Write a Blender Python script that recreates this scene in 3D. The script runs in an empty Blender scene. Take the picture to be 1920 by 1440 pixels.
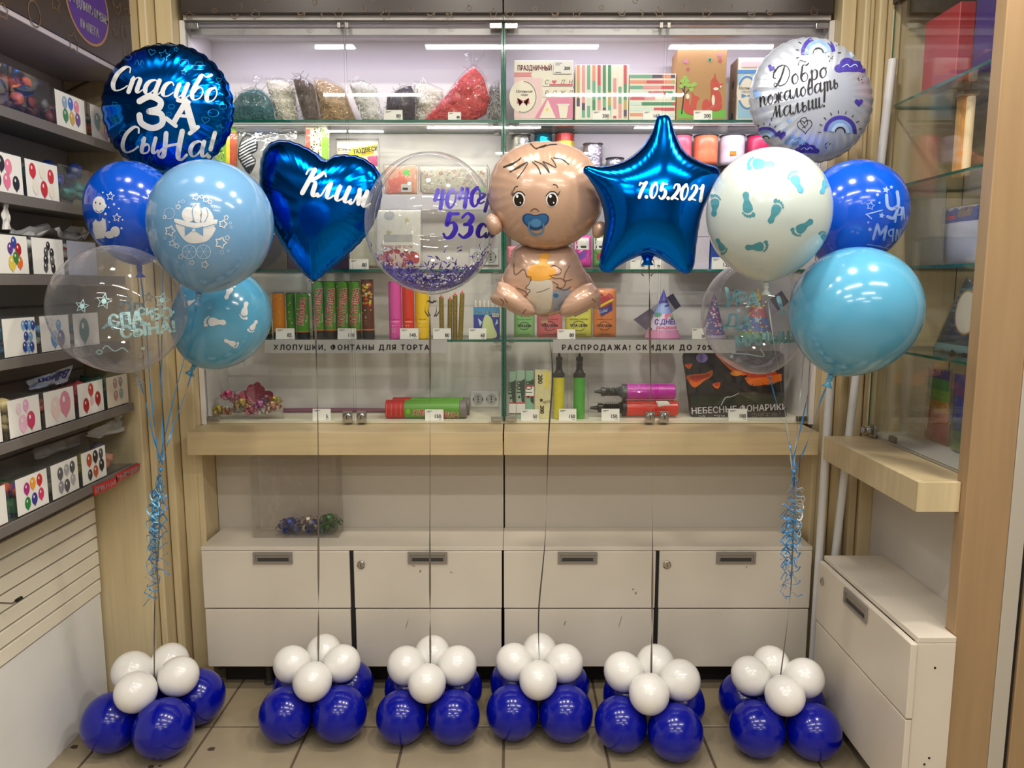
import bpy, bmesh, math, random
import numpy as np
from mathutils import Vector, Matrix, noise
from mathutils.bvhtree import BVHTree
random.seed(7); np.random.seed(7)
SC = bpy.context.scene
COL = SC.collection
pi = math.pi

# ---------------------------------------------------------------- camera, world, lights, exposure
F = 1408.0; HC = 1.65; PITCH = math.atan(190 / F)
cp, sp = math.cos(PITCH), math.sin(PITCH)
cam_d = bpy.data.cameras.new('camera'); cam = bpy.data.objects.new('camera', cam_d); COL.objects.link(cam)
cam.location = (0, 0, HC); cam.rotation_euler = (pi / 2 - PITCH, 0, 0)
cam_d.sensor_width = 36; cam_d.lens = F / 1920 * 36; cam_d.clip_start = .02
SC.camera = cam
SC.view_settings.view_transform = 'Standard'; SC.view_settings.look = 'None'
SC.view_settings.gamma = 1; SC.view_settings.use_curve_mapping = False
SC.view_settings.exposure = 0.0
SC.cycles.max_bounces = 14; SC.cycles.transparent_max_bounces = 32; SC.cycles.glossy_bounces = 6
SC.cycles.diffuse_bounces = 4; SC.cycles.transmission_bounces = 8
SC.cycles.sample_clamp_indirect = 4; SC.cycles.caustics_reflective = False; SC.cycles.caustics_refractive = False
W = bpy.data.worlds.new('world'); SC.world = W; W.use_nodes = True
W.node_tree.nodes['Background'].inputs[0].default_value = (.75, .74, .72, 1)
W.node_tree.nodes['Background'].inputs[1].default_value = 0.10

def area(name, loc, sx, sy, watt, col, rot=(0, 0, 0)):
    l = bpy.data.lights.new(name, 'AREA'); l.shape = 'RECTANGLE'; l.size = sx; l.size_y = sy
    l.energy = watt; l.color = col
    o = bpy.data.objects.new(name, l); COL.objects.link(o); o.location = loc; o.rotation_euler = rot
    return o
WARM = (1, .93, .81); COOL = (.95, .95, 1.0); LED = (.86, .84, 1.0)
# round ceiling spots above the display (real shop downlights)
for k, (x, y) in enumerate([(-1.05, 1.75), (-.25, 1.75), (.6, 1.75), (1.45, 1.75)]):
    area('spot_lamp', (x, y, 3.28), .14, .14, (11, 14, 20, 22)[k], WARM)
# rows of tube fixtures over the shop floor behind the camera
for (x, y) in [(-1.7, .55), (.0, .55), (1.7, .55), (-1.4, -.8), (.9, -.8), (-.3, -2.2), (1.9, -2.2), (-2.0, -2.4), (0.4, -3.8)]:
    area('tube_lamp', (x, y, 3.28), 1.2, .09, 23, (1, .965, .90))
# led strips under the roof of the display cabinets
area('led_strip', (-.64, 3.09, 2.60), 1.1, .03, 2.2, (.84, .76, 1.0), (math.radians(18), 0, 0))
area('led_strip', (.58, 3.09, 2.60), 1.1, .03, 2.2, (.78, .72, 1.0), (math.radians(18), 0, 0))

# led strips under the front edge of the upper glass shelves
area('led_strip', (-.64, 3.066, 2.264), 1.1, .012, 3.4, (1, .98, .86), (math.radians(25), 0, 0))
area('led_strip', (.58, 3.066, 2.264), 1.1, .012, 3.4, (.88, .82, 1.0), (math.radians(25), 0, 0))

# ---------------------------------------------------------------- projection helpers (pixel of the photograph -> point)
def P(px, py, Y):
    v = (py - 720) / F; z = Y / (cp - v * sp)
    return Vector(((px - 960) / F * z, Y, HC + z * (-sp - v * cp)))
def PX(px, py, X):
    v = (py - 720) / F; z = X * F / (px - 960)
    return Vector((X, z * (cp - v * sp), HC + z * (-sp - v * cp)))
def PZ(px, py, Z):
    v = (py - 720) / F; z = (Z - HC) / (-sp - v * cp)
    return Vector(((px - 960) / F * z, z * (cp - v * sp), Z))
CAMV = Vector((0, 0, HC))

# ---------------------------------------------------------------- materials
def lin(c):
    return tuple((x / 255 / 12.92 if x <= 10 else ((x / 255 + .055) / 1.055) ** 2.4) for x in c) + (1,)
MATS = {}
def M(name, rgb, rough=.5, metal=0, coat=0, var=0, vscale=6, bump=0, bscale=40, stretch=None, trans=0, sss=0, spec=.5, emit=0, alpha=1):
    if name in MATS: return MATS[name]
    m = bpy.data.materials.new(name); m.use_nodes = True; nt = m.node_tree; b = nt.nodes['Principled BSDF']
    c = lin(rgb); b.inputs['Base Color'].default_value = c
    b.inputs['Roughness'].default_value = rough; b.inputs['Metallic'].default_value = metal
    b.inputs['Coat Weight'].default_value = coat; b.inputs['Coat Roughness'].default_value = .06
    b.inputs['Specular IOR Level'].default_value = spec
    b.inputs['Transmission Weight'].default_value = trans; b.inputs['Alpha'].default_value = alpha
    if sss:
        b.inputs['Subsurface Weight'].default_value = sss; b.inputs['Subsurface Radius'].default_value = (.05, .05, .05)
    if emit:
        b.inputs['Emission Color'].default_value = c; b.inputs['Emission Strength'].default_value = emit
    if var or bump:
        tc = nt.nodes.new('ShaderNodeTexCoord'); mp = nt.nodes.new('ShaderNodeMapping')
        nt.links.new(tc.outputs['Object'], mp.inputs[0])
        if stretch: mp.inputs['Scale'].default_value = stretch
    if var:
        n = nt.nodes.new('ShaderNodeTexNoise'); n.inputs['Scale'].default_value = vscale; n.inputs['Detail'].default_value = 5
        nt.links.new(mp.outputs[0], n.inputs['Vector'])
        r = nt.nodes.new('ShaderNodeValToRGB')
        r.color_ramp.elements[0].position = .3; r.color_ramp.elements[1].position = .7
        r.color_ramp.elements[0].color = tuple(x * (1 - var) for x in c[:3]) + (1,)
        r.color_ramp.elements[1].color = tuple(min(1, x * (1 + var * .6)) for x in c[:3]) + (1,)
        nt.links.new(n.outputs[0], r.inputs[0]); nt.links.new(r.outputs[0], b.inputs['Base Color'])
    if bump:
        n2 = nt.nodes.new('ShaderNodeTexNoise'); n2.inputs['Scale'].default_value = bscale; n2.inputs['Detail'].default_value = 3
        nt.links.new(mp.outputs[0], n2.inputs['Vector'])
        bp = nt.nodes.new('ShaderNodeBump'); bp.inputs['Strength'].default_value = bump; bp.inputs['Distance'].default_value = .01
        nt.links.new(n2.outputs[0], bp.inputs['Height']); nt.links.new(bp.outputs[0], b.inputs['Normal'])
    MATS[name] = m; return m

def clear(name, tint=(255, 255, 255), refl=1.0, milk=0.0, milkrgb=(235, 235, 235), rough=.02, bump=0, bscale=30, edge=0):
    """thin clear sheet: light passes straight through, Fresnel mirror on top, a little haze"""
    if name in MATS: return MATS[name]
    m = bpy.data.materials.new(name); m.use_nodes = True; nt = m.node_tree; N = nt.nodes; L = nt.links
    N.remove(N['Principled BSDF']); out = N['Material Output']
    tr = N.new('ShaderNodeBsdfTransparent'); tr.inputs[0].default_value = lin(tint)
    gl = N.new('ShaderNodeBsdfGlossy'); gl.inputs['Roughness'].default_value = rough
    lw = N.new('ShaderNodeLayerWeight'); lw.inputs['Blend'].default_value = .5
    pw = N.new('ShaderNodeMath'); pw.operation = 'POWER'; pw.inputs[1].default_value = 5; L.new(lw.outputs['Facing'], pw.inputs[0])
    ma = N.new('ShaderNodeMath'); ma.operation = 'MULTIPLY_ADD'; ma.inputs[1].default_value = .9 * refl; ma.inputs[2].default_value = .045 * refl
    L.new(pw.outputs[0], ma.inputs[0])
    base = tr.outputs[0]
    if milk or edge:
        df = N.new('ShaderNodeBsdfDiffuse'); df.inputs[0].default_value = lin(milkrgb)
        mx = N.new('ShaderNodeMixShader'); L.new(base, mx.inputs[1]); L.new(df.outputs[0], mx.inputs[2])
        if edge:
            p2 = N.new('ShaderNodeMath'); p2.operation = 'POWER'; p2.inputs[1].default_value = 3; L.new(lw.outputs['Facing'], p2.inputs[0])
            m2 = N.new('ShaderNodeMath'); m2.operation = 'MULTIPLY_ADD'; m2.inputs[1].default_value = edge; m2.inputs[2].default_value = milk
            L.new(p2.outputs[0], m2.inputs[0]); L.new(m2.outputs[0], mx.inputs[0])
        else: mx.inputs[0].default_value = milk
        base = mx.outputs[0]
    m3 = N.new('ShaderNodeMixShader'); L.new(ma.outputs[0], m3.inputs[0]); L.new(base, m3.inputs[1]); L.new(gl.outputs[0], m3.inputs[2])
    if bump:
        tc = N.new('ShaderNodeTexCoord'); n2 = N.new('ShaderNodeTexNoise'); n2.inputs['Scale'].default_value = bscale; n2.inputs['Detail'].default_value = 2
        L.new(tc.outputs['Object'], n2.inputs['Vector']); bp = N.new('ShaderNodeBump'); bp.inputs['Strength'].default_value = bump; bp.inputs['Distance'].default_value = .02
        L.new(n2.outputs[0], bp.inputs['Height']); L.new(bp.outputs[0], gl.inputs['Normal'])
    L.new(m3.outputs[0], out.inputs[0]); MATS[name] = m; return m

def solid(rgb, rough=.45, metal=0, coat=0):
    return M('paint_%d_%d_%d_%d_%d' % (*rgb, int(rough * 100), int(metal * 10)), rgb, rough, metal, coat)

WOOD = M('beige_laminate', (212, 194, 154), .38, var=.10, vscale=3, stretch=(14, 14, .8), spec=.4)
WOODH = M('beige_laminate_long', (208, 187, 146), .38, var=.10, vscale=3, stretch=(.8, 14, 14), spec=.4)
POST = M('orange_beige_laminate', (166, 137, 102), .4, var=.08, vscale=3, stretch=(12, 12, .8), spec=.4)
WHITE = M('white_laminate', (216, 207, 192), .35, var=.03, vscale=5, spec=.45)
GREYP = M('grey_white_laminate', (196, 188, 176), .5, var=.03, vscale=4)
CABIN = M('cabinet_white', (226, 222, 220), .5, var=.02, vscale=3)
SLAT = M('slat_cream', (240, 234, 216), .45, var=.03, vscale=5)
BROWN = M('brown_fascia', (54, 43, 37), .35, var=.08, vscale=8)
BROWNL = M('brown_motif', (98, 80, 60), .5)
TILE = M('floor_tile', (158, 144, 118), .30, var=.10, vscale=7, bump=.05, bscale=60)
GROUT = M('floor_grout', (92, 78, 62), .9, var=.15, vscale=30)
DARK = M('black_plinth', (22, 20, 19), .7)
STEEL = M('chrome', (190, 188, 184), .18, 1)
STEELD = M('brushed_metal', (142, 138, 132), .38, .9)
HANDLE = M('grey_handle', (150, 144, 136), .45, .4)
HANDLED = M('handle_recess', (58, 54, 52), .6)
SHELFG = M('grey_shelf', (112, 106, 102), .5, var=.05, vscale=6)
GLASS = clear('pane_glass', (254, 255, 254), 1.0)
GEDGE = M('glass_edge', (28, 104, 84), .15, 0, coat=.5, var=.25, vscale=30, stretch=(3, 3, 3))
ACRYL = clear('acrylic', (253, 254, 254), 1.0, milk=.01)
FILM = clear('clear_film', (253, 253, 253), 1.2, milk=.015, rough=.06, bump=.9, bscale=22)
BUBBLE = clear('bubble_film', (250, 250, 250), 1.1, milk=.015, edge=.35, rough=.02)
LATEXC = clear('clear_latex', (240, 240, 242), 1.0, milk=.05, edge=.4, rough=.04, milkrgb=(225, 225, 232))
PAPER = M('white_paper', (238, 236, 230), .7)
INK = M('black_ink', (22, 22, 26), .6)
RED = M('red_print', (196, 32, 36), .5)
PIPE = M('white_plastic', (226, 226, 226), .35)

# ---------------------------------------------------------------- geometry builder
def cat(pts, closed=False, k=6):
    """Catmull-Rom through pts"""
    pts = [Vector(p) for p in pts]; n = len(pts)
    if n < 3 and not closed:
        return [pts[0].lerp(pts[-1], i / k) for i in range(k + 1)]
    out = []
    for i in range(n if closed else n - 1):
        if closed: a, b, c, d = pts[(i - 1) % n], pts[i], pts[(i + 1) % n], pts[(i + 2) % n]
        else: a, b, c, d = pts[max(i - 1, 0)], pts[i], pts[i + 1], pts[min(i + 2, n - 1)]
        for j in range(k):
            t = j / k
            out.append(.5 * ((2 * b) + (c - a) * t + (2 * a - 5 * b + 4 * c - d) * t * t + (3 * b - a - 3 * c + d) * t ** 3))
    if not closed: out.append(pts[-1])
    return out

class MB:
    def __init__(s, mat=None): s.v = []; s.f = []; s.m = []; s.mats = []; s.cur = 0; s.xf = None; s.use(mat) if mat else None
    def use(s, mat):
        if mat not in s.mats: s.mats.append(mat)
        s.cur = s.mats.index(mat); return s
    def av(s, p):
        p = Vector(p); p = s.xf @ p if s.xf is not None else p
        s.v.append(p); return len(s.v) - 1
    def af(s, idx): s.f.append(tuple(idx)); s.m.append(s.cur)
    def box(s, x0, x1, y0, y1, z0, z1):
        i = [s.av((x, y, z)) for z in (z0, z1) for y in (y0, y1) for x in (x0, x1)]
        for q in ((0, 2, 3, 1), (4, 5, 7, 6), (0, 1, 5, 4), (1, 3, 7, 5), (3, 2, 6, 7), (2, 0, 4, 6)): s.af([i[k] for k in q])
        return s
    def quad(s, a, b, c, d): s.af([s.av(a), s.av(b), s.av(c), s.av(d)]); return s
    def lathe(s, prof, c=(0, 0, 0), n=24, ax='z', cap=True):
        c = Vector(c); rings = []
        for r, h in prof:
            ring = []
            for k in range(n):
                a = 2 * pi * k / n; u, w = r * math.cos(a), r * math.sin(a)
                p = {'z': (u, w, h), 'x': (h, u, w), 'y': (w, h, u)}[ax]
                ring.append(s.av(c + Vector(p)))
            rings.append(ring)
        for A, B in zip(rings, rings[1:]):
            for k in range(n): s.af((A[k], A[(k + 1) % n], B[(k + 1) % n], B[k]))
        if cap: s.af(rings[0][::-1]); s.af(rings[-1])
        return s
    def tube(s, pts, r, n=6):
        pts = [Vector(p) for p in pts]; rings = []
        for i, p in enumerate(pts):
            t = (pts[min(i + 1, len(pts) - 1)] - pts[max(i - 1, 0)]).normalized()
            u = t.cross(Vector((0, 1, 0)) if abs(t.y) < .9 else Vector((1, 0, 0))).normalized(); w = t.cross(u)
            rr = r(i / (len(pts) - 1)) if callable(r) else r
            rings.append([s.av(p + rr * (math.cos(2 * pi * k / n) * u + math.sin(2 * pi * k / n) * w)) for k in range(n)])
        for A, B in zip(rings, rings[1:]):
            for k in range(n): s.af((A[k], A[(k + 1) % n], B[(k + 1) % n], B[k]))
        s.af(rings[0][::-1]); s.af(rings[-1]); return s
    def strip(s, pts, w, ang=lambda t: 0, thick=None):
        """flat ribbon along pts; ang turns its face about the path"""
        pts = [Vector(p) for p in pts]; L = []
        for i, p in enumerate(pts):
            t = (pts[min(i + 1, len(pts) - 1)] - pts[max(i - 1, 0)]).normalized()
            u = t.cross(Vector((0, 1, 0)) if abs(t.y) < .95 else Vector((1, 0, 0))).normalized(); n = t.cross(u)
            a = ang(i / (len(pts) - 1)); d = u * math.cos(a) + n * math.sin(a)
            ww = w(i / (len(pts) - 1)) if callable(w) else w
            L.append((s.av(p - d * ww / 2), s.av(p + d * ww / 2)))
        for A, B in zip(L, L[1:]): s.af((A[0], A[1], B[1], B[0]))
        return s
    def ico(s, c, r, sub=2, squash=(1, 1, 1), amp=0, fq=3, seed=0):
        V, Fc = ICO(sub); off = len(s.v); c = Vector(c)
        for p in V:
            d = 1 + amp * (noise.noise(Vector(p) * fq + Vector((seed, seed * 2.3, 0))) + .5 * noise.noise(Vector(p) * fq * 2.7 + Vector((seed, 0, 9))))
            s.av(c + Vector((p[0] * squash[0], p[1] * squash[1], p[2] * squash[2])) * r * d)
        for f in Fc: s.af([off + i for i in f])
        return s
_ICO = {}
def ICO(sub):
    if sub not in _ICO:
        bm = bmesh.new(); bmesh.ops.create_icosphere(bm, subdivisions=sub, radius=1)
        _ICO[sub] = ([tuple(v.co) for v in bm.verts], [tuple(v.index for v in f.verts) for f in bm.faces]); bm.free()
    return _ICO[sub]

ORG = {}
def props(o, **k):
    for a, b in k.items():
        if b is not None: o[a] = b
    return o
def thing(name, label, cat_, loc, group=None):
    o = bpy.data.objects.new(name, None); COL.objects.link(o); o.location = loc; o.empty_display_size = .05
    ORG[o.name] = Vector(loc); return props(o, label=label, category=cat_, group=group)
def O(name, mb, parent=None, loc=None, smooth=False, bevel=0, seg=2, **kw):
    """link a builder (world coordinates) as ONE mesh object"""
    org = ORG[parent.name] if parent is not None else Vector(loc) if loc is not None else Vector((0, 0, 0))
    me = bpy.data.meshes.new(name)
    me.from_pydata([tuple(v - org) for v in mb.v], [], mb.f)
    for m in mb.mats: me.materials.append(m)
    if len(mb.mats) > 1: me.polygons.foreach_set('material_index', mb.m)
    if smooth: me.polygons.foreach_set('use_smooth', [True] * len(me.polygons))
    me.update()
    o = bpy.data.objects.new(name, me); COL.objects.link(o)
    if parent is not None: o.parent = parent
    else: o.location = org
    ORG[o.name] = org
    if bevel:
        b = o.modifiers.new('bevel', 'BEVEL'); b.width = bevel; b.segments = seg; b.limit_method = 'ANGLE'; b.angle_limit = .7
    return props(o, **kw)
def bvh_of(mb): return BVHTree.FromPolygons([tuple(v) for v in mb.v], mb.f)

# ---------------------------------------------------------------- flat print, laid on real surfaces
def on_plane(Y): return lambda x, y: (P(x, y, Y), Vector((0, -1, 0)))
def on_bvh(*bvhs):
    def f(x, y):
        d = (P(x, y, 2.0) - CAMV).normalized(); best = None
        for b in bvhs:
            h = b.ray_cast(CAMV, d)
            if h[0] is not None and (best is None or h[3] < best[3]): best = h
        if best is None: return None
        n = best[1]
        if n.dot(d) > 0: n = -n
        return best[0], n
    return f
_TXT = {}
def text_mesh(s):
    if s not in _TXT:
        c = bpy.data.curves.new('t', 'FONT'); c.body = s; c.resolution_u = 3
        o = bpy.data.objects.new('t', c); COL.objects.link(o)
        me = bpy.data.meshes.new_from_object(o.evaluated_get(bpy.context.evaluated_depsgraph_get()))
        _TXT[s] = ([(v.co.x, v.co.y) for v in me.vertices], [tuple(p.vertices) for p in me.polygons])
        bpy.data.objects.remove(o); bpy.data.curves.remove(c); bpy.data.meshes.remove(me)
    return _TXT[s]

class PR:
    """collects flat polygons (x right, y down) and lays them on a surface"""
    def __init__(s): s.polys = []
    def poly(s, pts, mat, layer=0): s.polys.append(([(p[0], p[1]) for p in pts], mat, layer)); return s
    def rect(s, x0, y0, x1, y1, mat, layer=0): return s.poly([(x0, y0), (x1, y0), (x1, y1), (x0, y1)], mat, layer)
    def circ(s, x, y, rx, ry, mat, layer=0, n=20, rot=0):
        c, d = math.cos(rot), math.sin(rot); P_ = []
        for k in range(n):
            a, b = rx * math.cos(2 * pi * k / n), ry * math.sin(2 * pi * k / n); P_.append((x + a * c - b * d, y + a * d + b * c))
        return s.poly(P_, mat, layer)
    def star(s, x, y, r, mat, layer=0, rot=0, inner=.45, n=5, line=0):
        p = []
        for k in range(2 * n):
            a = -pi / 2 + rot + pi * k / n; q = r if k % 2 == 0 else r * inner; p.append((x + q * math.cos(a), y + q * math.sin(a)))
        if line: return s.stroke(p + [p[0]], line, mat, layer, smooth=False)
        return s.poly(p, mat, layer)
    def heart(s, x, y, r, mat, layer=0, rot=0, line=0):
        p = []
        for k in range(24):
            t = 2 * pi * k / 24; a = 16 * math.sin(t) ** 3 / 16 * r; b = -(13 * math.cos(t) - 5 * math.cos(2 * t) - 2 * math.cos(3 * t) - math.cos(4 * t)) / 16 * r
            p.append((x + a * math.cos(rot) - b * math.sin(rot), y + a * math.sin(rot) + b * math.cos(rot)))
        if line: return s.stroke(p + [p[0]], line, mat, layer, smooth=False)
        return s.poly(p, mat, layer)
    def stroke(s, pts, w, mat, layer=0, smooth=True, k=6, whi=None, cap=True):
        """pen line; with whi the down strokes swell to whi"""
        q = cat([(a, b, 0) for a, b in pts], k=k) if smooth else [Vector((a, b, 0)) for a, b in pts]
        n = len(q); L = []; ws = []
        for i, p in enumerate(q):
            t = q[min(i + 1, n - 1)] - q[max(i - 1, 0)]
            if t.length < 1e-9: t = Vector((1, 0, 0))
            t.normalize(); nn = Vector((-t.y, t.x, 0)); ww = w
            if whi is not None:
                dn = max(0, t.y * .95 - t.x * .25); ww = w + (whi - w) * min(1, dn ** 1.5 * 1.15)
            ws.append(ww)
            L.append((p, nn))
        ws = [sum(ws[max(0, i - 1):i + 2]) / len(ws[max(0, i - 1):i + 2]) for i in range(n)]
        E = [((p + nn * a / 2), (p - nn * a / 2)) for (p, nn), a in zip(L, ws)]
        for A, B in zip(E, E[1:]): s.poly([A[0], A[1], B[1], B[0]], mat, layer)
        if cap:
            for p, a in ((q[0], ws[0]), (q[-1], ws[-1])): s.circ(p.x, p.y, a / 2, a / 2, mat, layer, 8)
        return s
    def text(s, t, x, y, h, mat, layer=0, align='l', rot=0, shear=0, sx=1, bold=0, gap=0):
        """h = cap height; (x, y) = start of the base line"""
        k = h / .69
        if gap:
            xs = x
            for ch in t:
                if ch != ' ':
                    s.text(ch, x, y, h, mat, layer, 'l', rot, shear, sx, bold); wd = max([p[0] for p in text_mesh(ch)[0]] or [0]) * k * sx
                else: wd = .25 * k
                x += wd + gap
            return s
        V, Fc = text_mesh(t); wd = max([v[0] for v in V] or [0]) * k * sx
        ox = {'l': 0, 'c': -wd / 2, 'r': -wd}[align]; c, d = math.cos(rot), math.sin(rot)
        for (bx, by) in ([(0, 0)] if not bold else [(-bold / 2, 0), (bold / 2, 0), (0, bold / 3), (0, -bold / 3)]):
            T = []
            for (a, b) in V:
                u, w = ox + a * k * sx + shear * b * k + bx, -b * k + by; T.append((x + u * c - w * d, y + u * d + w * c))
            for f in Fc: s.poly([T[i] for i in f], mat, layer)
        return s
    def build(s, name, parent, fn, maxlen=None, step=.0005, base=.0007, **kw):
        mb = MB(); bm = None; tick = 0
        if maxlen:
            groups = {}
            for pts, mat, layer in s.polys: groups.setdefault((mat, layer), []).append(pts)
            items = []
            for (mat, layer), pl in groups.items():
                bm = bmesh.new()
                for pts in pl:
                    try: bm.faces.new([bm.verts.new((a, b, 0)) for a, b in pts])
                    except ValueError: pass
                bmesh.ops.triangulate(bm, faces=bm.faces[:])
                for _ in range(5):
                    es = [e for e in bm.edges if e.calc_length() > maxlen]
                    if not es: break
                    bmesh.ops.subdivide_edges(bm, edges=es, cuts=1); bmesh.ops.triangulate(bm, faces=[f for f in bm.faces if len(f.verts) > 3])
                bm.verts.ensure_lookup_table(); bm.verts.index_update()
                items.append(([tuple(v.co[:2]) for v in bm.verts], [tuple(v.index for v in f.verts) for f in bm.faces], mat, layer)); bm.free()
            items.sort(key=lambda q: q[3])
        else:
            items = [(pts, [tuple(range(len(pts)))], mat, layer) for pts, mat, layer in s.polys]
        for V, Fc, mat, layer in items:
            mb.use(mat); idx = []; tick += 1; lift = min(tick * 2.5e-6, .0004)
            for a, b in V:
                r = fn(a, b); idx.append(None if r is None else mb.av(r[0] + r[1] * (base + step * layer + lift)))
            for f in Fc:
                g = [idx[i] for i in f]
                if None in g: continue
                # face towards the camera side
                n = (mb.v[g[1]] - mb.v[g[0]]).cross(mb.v[g[2]] - mb.v[g[0]])
                if n.dot(mb.v[g[0]] - CAMV) > 0: g = g[::-1]
                mb.af(g)
        if not mb.f: return None
        return O(name, mb, parent, **kw)

# hand lettering: brush-script glyphs as pen strokes (x right, y up, x-height .5, capitals .8)
GL = {
 'а': (.60, [[(.42,.42),(.3,.5),(.12,.42),(.05,.22),(.14,.02),(.3,.08),(.42,.32)], [(.45,.5),(.43,.2),(.47,.03),(.55,.04),(.62,.14)]]),
 'б': (.52, [[(.5,.9),(.36,.82),(.2,.86),(.12,.6),(.06,.25),(.18,.02),(.36,.08),(.42,.27),(.32,.44),(.16,.4),(.09,.28)]]),
 'в': (.46, [[(.03,.3),(.2,.62),(.28,.82),(.2,.84),(.12,.5),(.1,.1),(.22,.0),(.37,.1),(.36,.3),(.24,.38),(.14,.3)]]),
 'г': (.42, [[(.05,.40),(.16,.5),(.30,.44),(.24,.30),(.09,.18),(.09,.04),(.22,.0),(.36,.1)]]),
 'ж': (.62, [[(.02,.42),(.1,.5),(.18,.38),(.16,.1),(.02,.02)],[(.3,.52),(.28,.0)],[(.58,.44),(.48,.5),(.4,.38),(.42,.08),(.58,.04)],[(.17,.26),(.41,.26)]]),
 'и': (.54, [[(.04,.40),(.1,.5),(.09,.15),(.17,.01),(.3,.15),(.36,.5)],[(.38,.5),(.36,.12),(.43,.01),(.55,.14)]]),
 'л': (.48, [[(.0,.06),(.05,.0),(.13,.1),(.2,.4),(.27,.5)],[(.28,.5),(.29,.1),(.37,.01),(.48,.14)]]),
 'м': (.60, [[(.0,.05),(.05,.0),(.11,.12),(.15,.5)],[(.16,.5),(.26,.06)],[(.26,.06),(.38,.5)],[(.39,.5),(.40,.1),(.47,.01),(.6,.14)]]),
 'н': (.54, [[(.09,.5),(.07,0)],[(.08,.24),(.37,.27)],[(.39,.5),(.37,.12),(.43,.01),(.54,.13)]]),
 'о': (.44, [[(.24,.5),(.08,.4),(.05,.18),(.16,.0),(.32,.1),(.36,.32),(.24,.5)]]),
 'п': (.54, [[(.03,.4),(.1,.5),(.09,.0)],[(.1,.3),(.22,.5),(.35,.44),(.35,.12),(.42,.01),(.54,.13)]]),
 'р': (.48, [[(.03,.4),(.11,.5),(.08,-.36)],[(.1,.3),(.24,.5),(.38,.4),(.36,.12),(.24,.0),(.12,.07)]]),
 'с': (.42, [[(.36,.4),(.26,.5),(.1,.4),(.05,.18),(.14,.02),(.28,.03),(.42,.16)]]),
 'т': (.66, [[(.03,.4),(.1,.5),(.1,0)],[(.1,.3),(.21,.5),(.29,.42),(.29,0)],[(.29,.3),(.41,.5),(.49,.42),(.49,.12),(.55,.01),(.66,.13)]]),
 'ш': (.70, [[(.03,.4),(.1,.5),(.09,.12),(.18,.01),(.28,.15),(.3,.5)],[(.31,.5),(.30,.12),(.38,.01),(.48,.15),(.5,.5)],[(.51,.5),(.5,.1),(.58,.01),(.7,.13)]]),
 'ы': (.58, [[(.03,.4),(.1,.5),(.08,.12),(.14,.0),(.28,.03),(.32,.17),(.24,.29),(.11,.24)],[(.46,.5),(.44,.12),(.5,.01),(.6,.12)]]),
 'ь': (.36, [[(.03,.4),(.1,.5),(.08,.12),(.16,.0),(.29,.08),(.27,.27),(.12,.25)]]),
 'К': (.60, [[(.02,.6),(.05,.76),(.21,.8)],[(.22,.8),(.12,.0)],[(.62,.7),(.52,.8),(.38,.6),(.19,.42)],[(.2,.42),(.38,.42),(.42,.12),(.49,.0),(.6,.1)]]),
 'С': (.56, [[(.5,.64),(.46,.8),(.3,.8),(.1,.55),(.06,.2),(.2,.0),(.4,.05),(.56,.2)]]),
 'Д': (.72, [[(.46,.78),(.34,.4),(.14,.06),(.02,.08),(.08,.18),(.3,.03),(.56,.12),(.7,.48),(.56,.80),(.28,.86),(.04,.66),(.0,.44),(.1,.38)]]),
 'М': (.72, [[(.02,-.08),(.0,.06),(.1,.08),(.24,.45),(.31,.62)],[(.31,.62),(.34,.1)],[(.34,.1),(.53,.62)],[(.53,.62),(.53,.12),(.59,.01),(.72,.13)]]),
 '0': (.46, [[(.24,.75),(.07,.55),(.06,.2),(.2,.0),(.36,.2),(.38,.55),(.24,.75)]]),
 '1': (.32, [[(.03,.58),(.19,.75)],[(.19,.75),(.19,0)]]),
 '2': (.46, [[(.06,.55),(.12,.72),(.28,.74),(.37,.56),(.26,.3),(.05,.04)],[(.05,.04),(.22,.07),(.41,.02)]]),
 '3': (.45, [[(.06,.62),(.2,.75),(.37,.62),(.3,.44),(.16,.4)],[(.16,.4),(.35,.36),(.38,.14),(.2,0),(.04,.1)]]),
 '4': (.46, [[(.12,.75),(.04,.36)],[(.04,.36),(.42,.36)],[(.33,.72),(.3,0)]]),
 '5': (.45, [[(.4,.74),(.12,.74)],[(.13,.74),(.1,.42)],[(.1,.42),(.28,.47),(.39,.28),(.3,.05),(.14,0),(.04,.12)]]),
 '7': (.42, [[(.04,.60),(.06,.72)],[(.06,.72),(.2,.69),(.41,.75)],[(.41,.75),(.24,.38),(.15,0)]]),
 '.': (.20, [[(.08,.05),(.09,.04)]]),
 '!': (.24, [[(.15,.8),(.09,.26)],[(.06,.04),(.07,.03)]]),
 ' ': (.26, []),
}
def word(pr, s, x, y, size, wlo, whi, mat, layer=0, shear=.22, rot=0, gap=0, sx=1):
    c, d = math.cos(rot), math.sin(rot); cx = 0
    for ch in s:
        adv, st = GL[ch]
        for pts in st:
            q = []
            for (a, b) in pts:
                u = cx + (a * sx + b * shear) * size; w = -b * size; q.append((x + u * c - w * d, y + u * d + w * c))
            dot = ch in '.!' and max(p[1] for p in pts) < .1
            pr.stroke(q, whi * 1.1 if dot else wlo, mat, layer, whi=whi * 1.1 if dot else whi, k=5)
        cx += adv * size * sx + gap
    return cx
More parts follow.
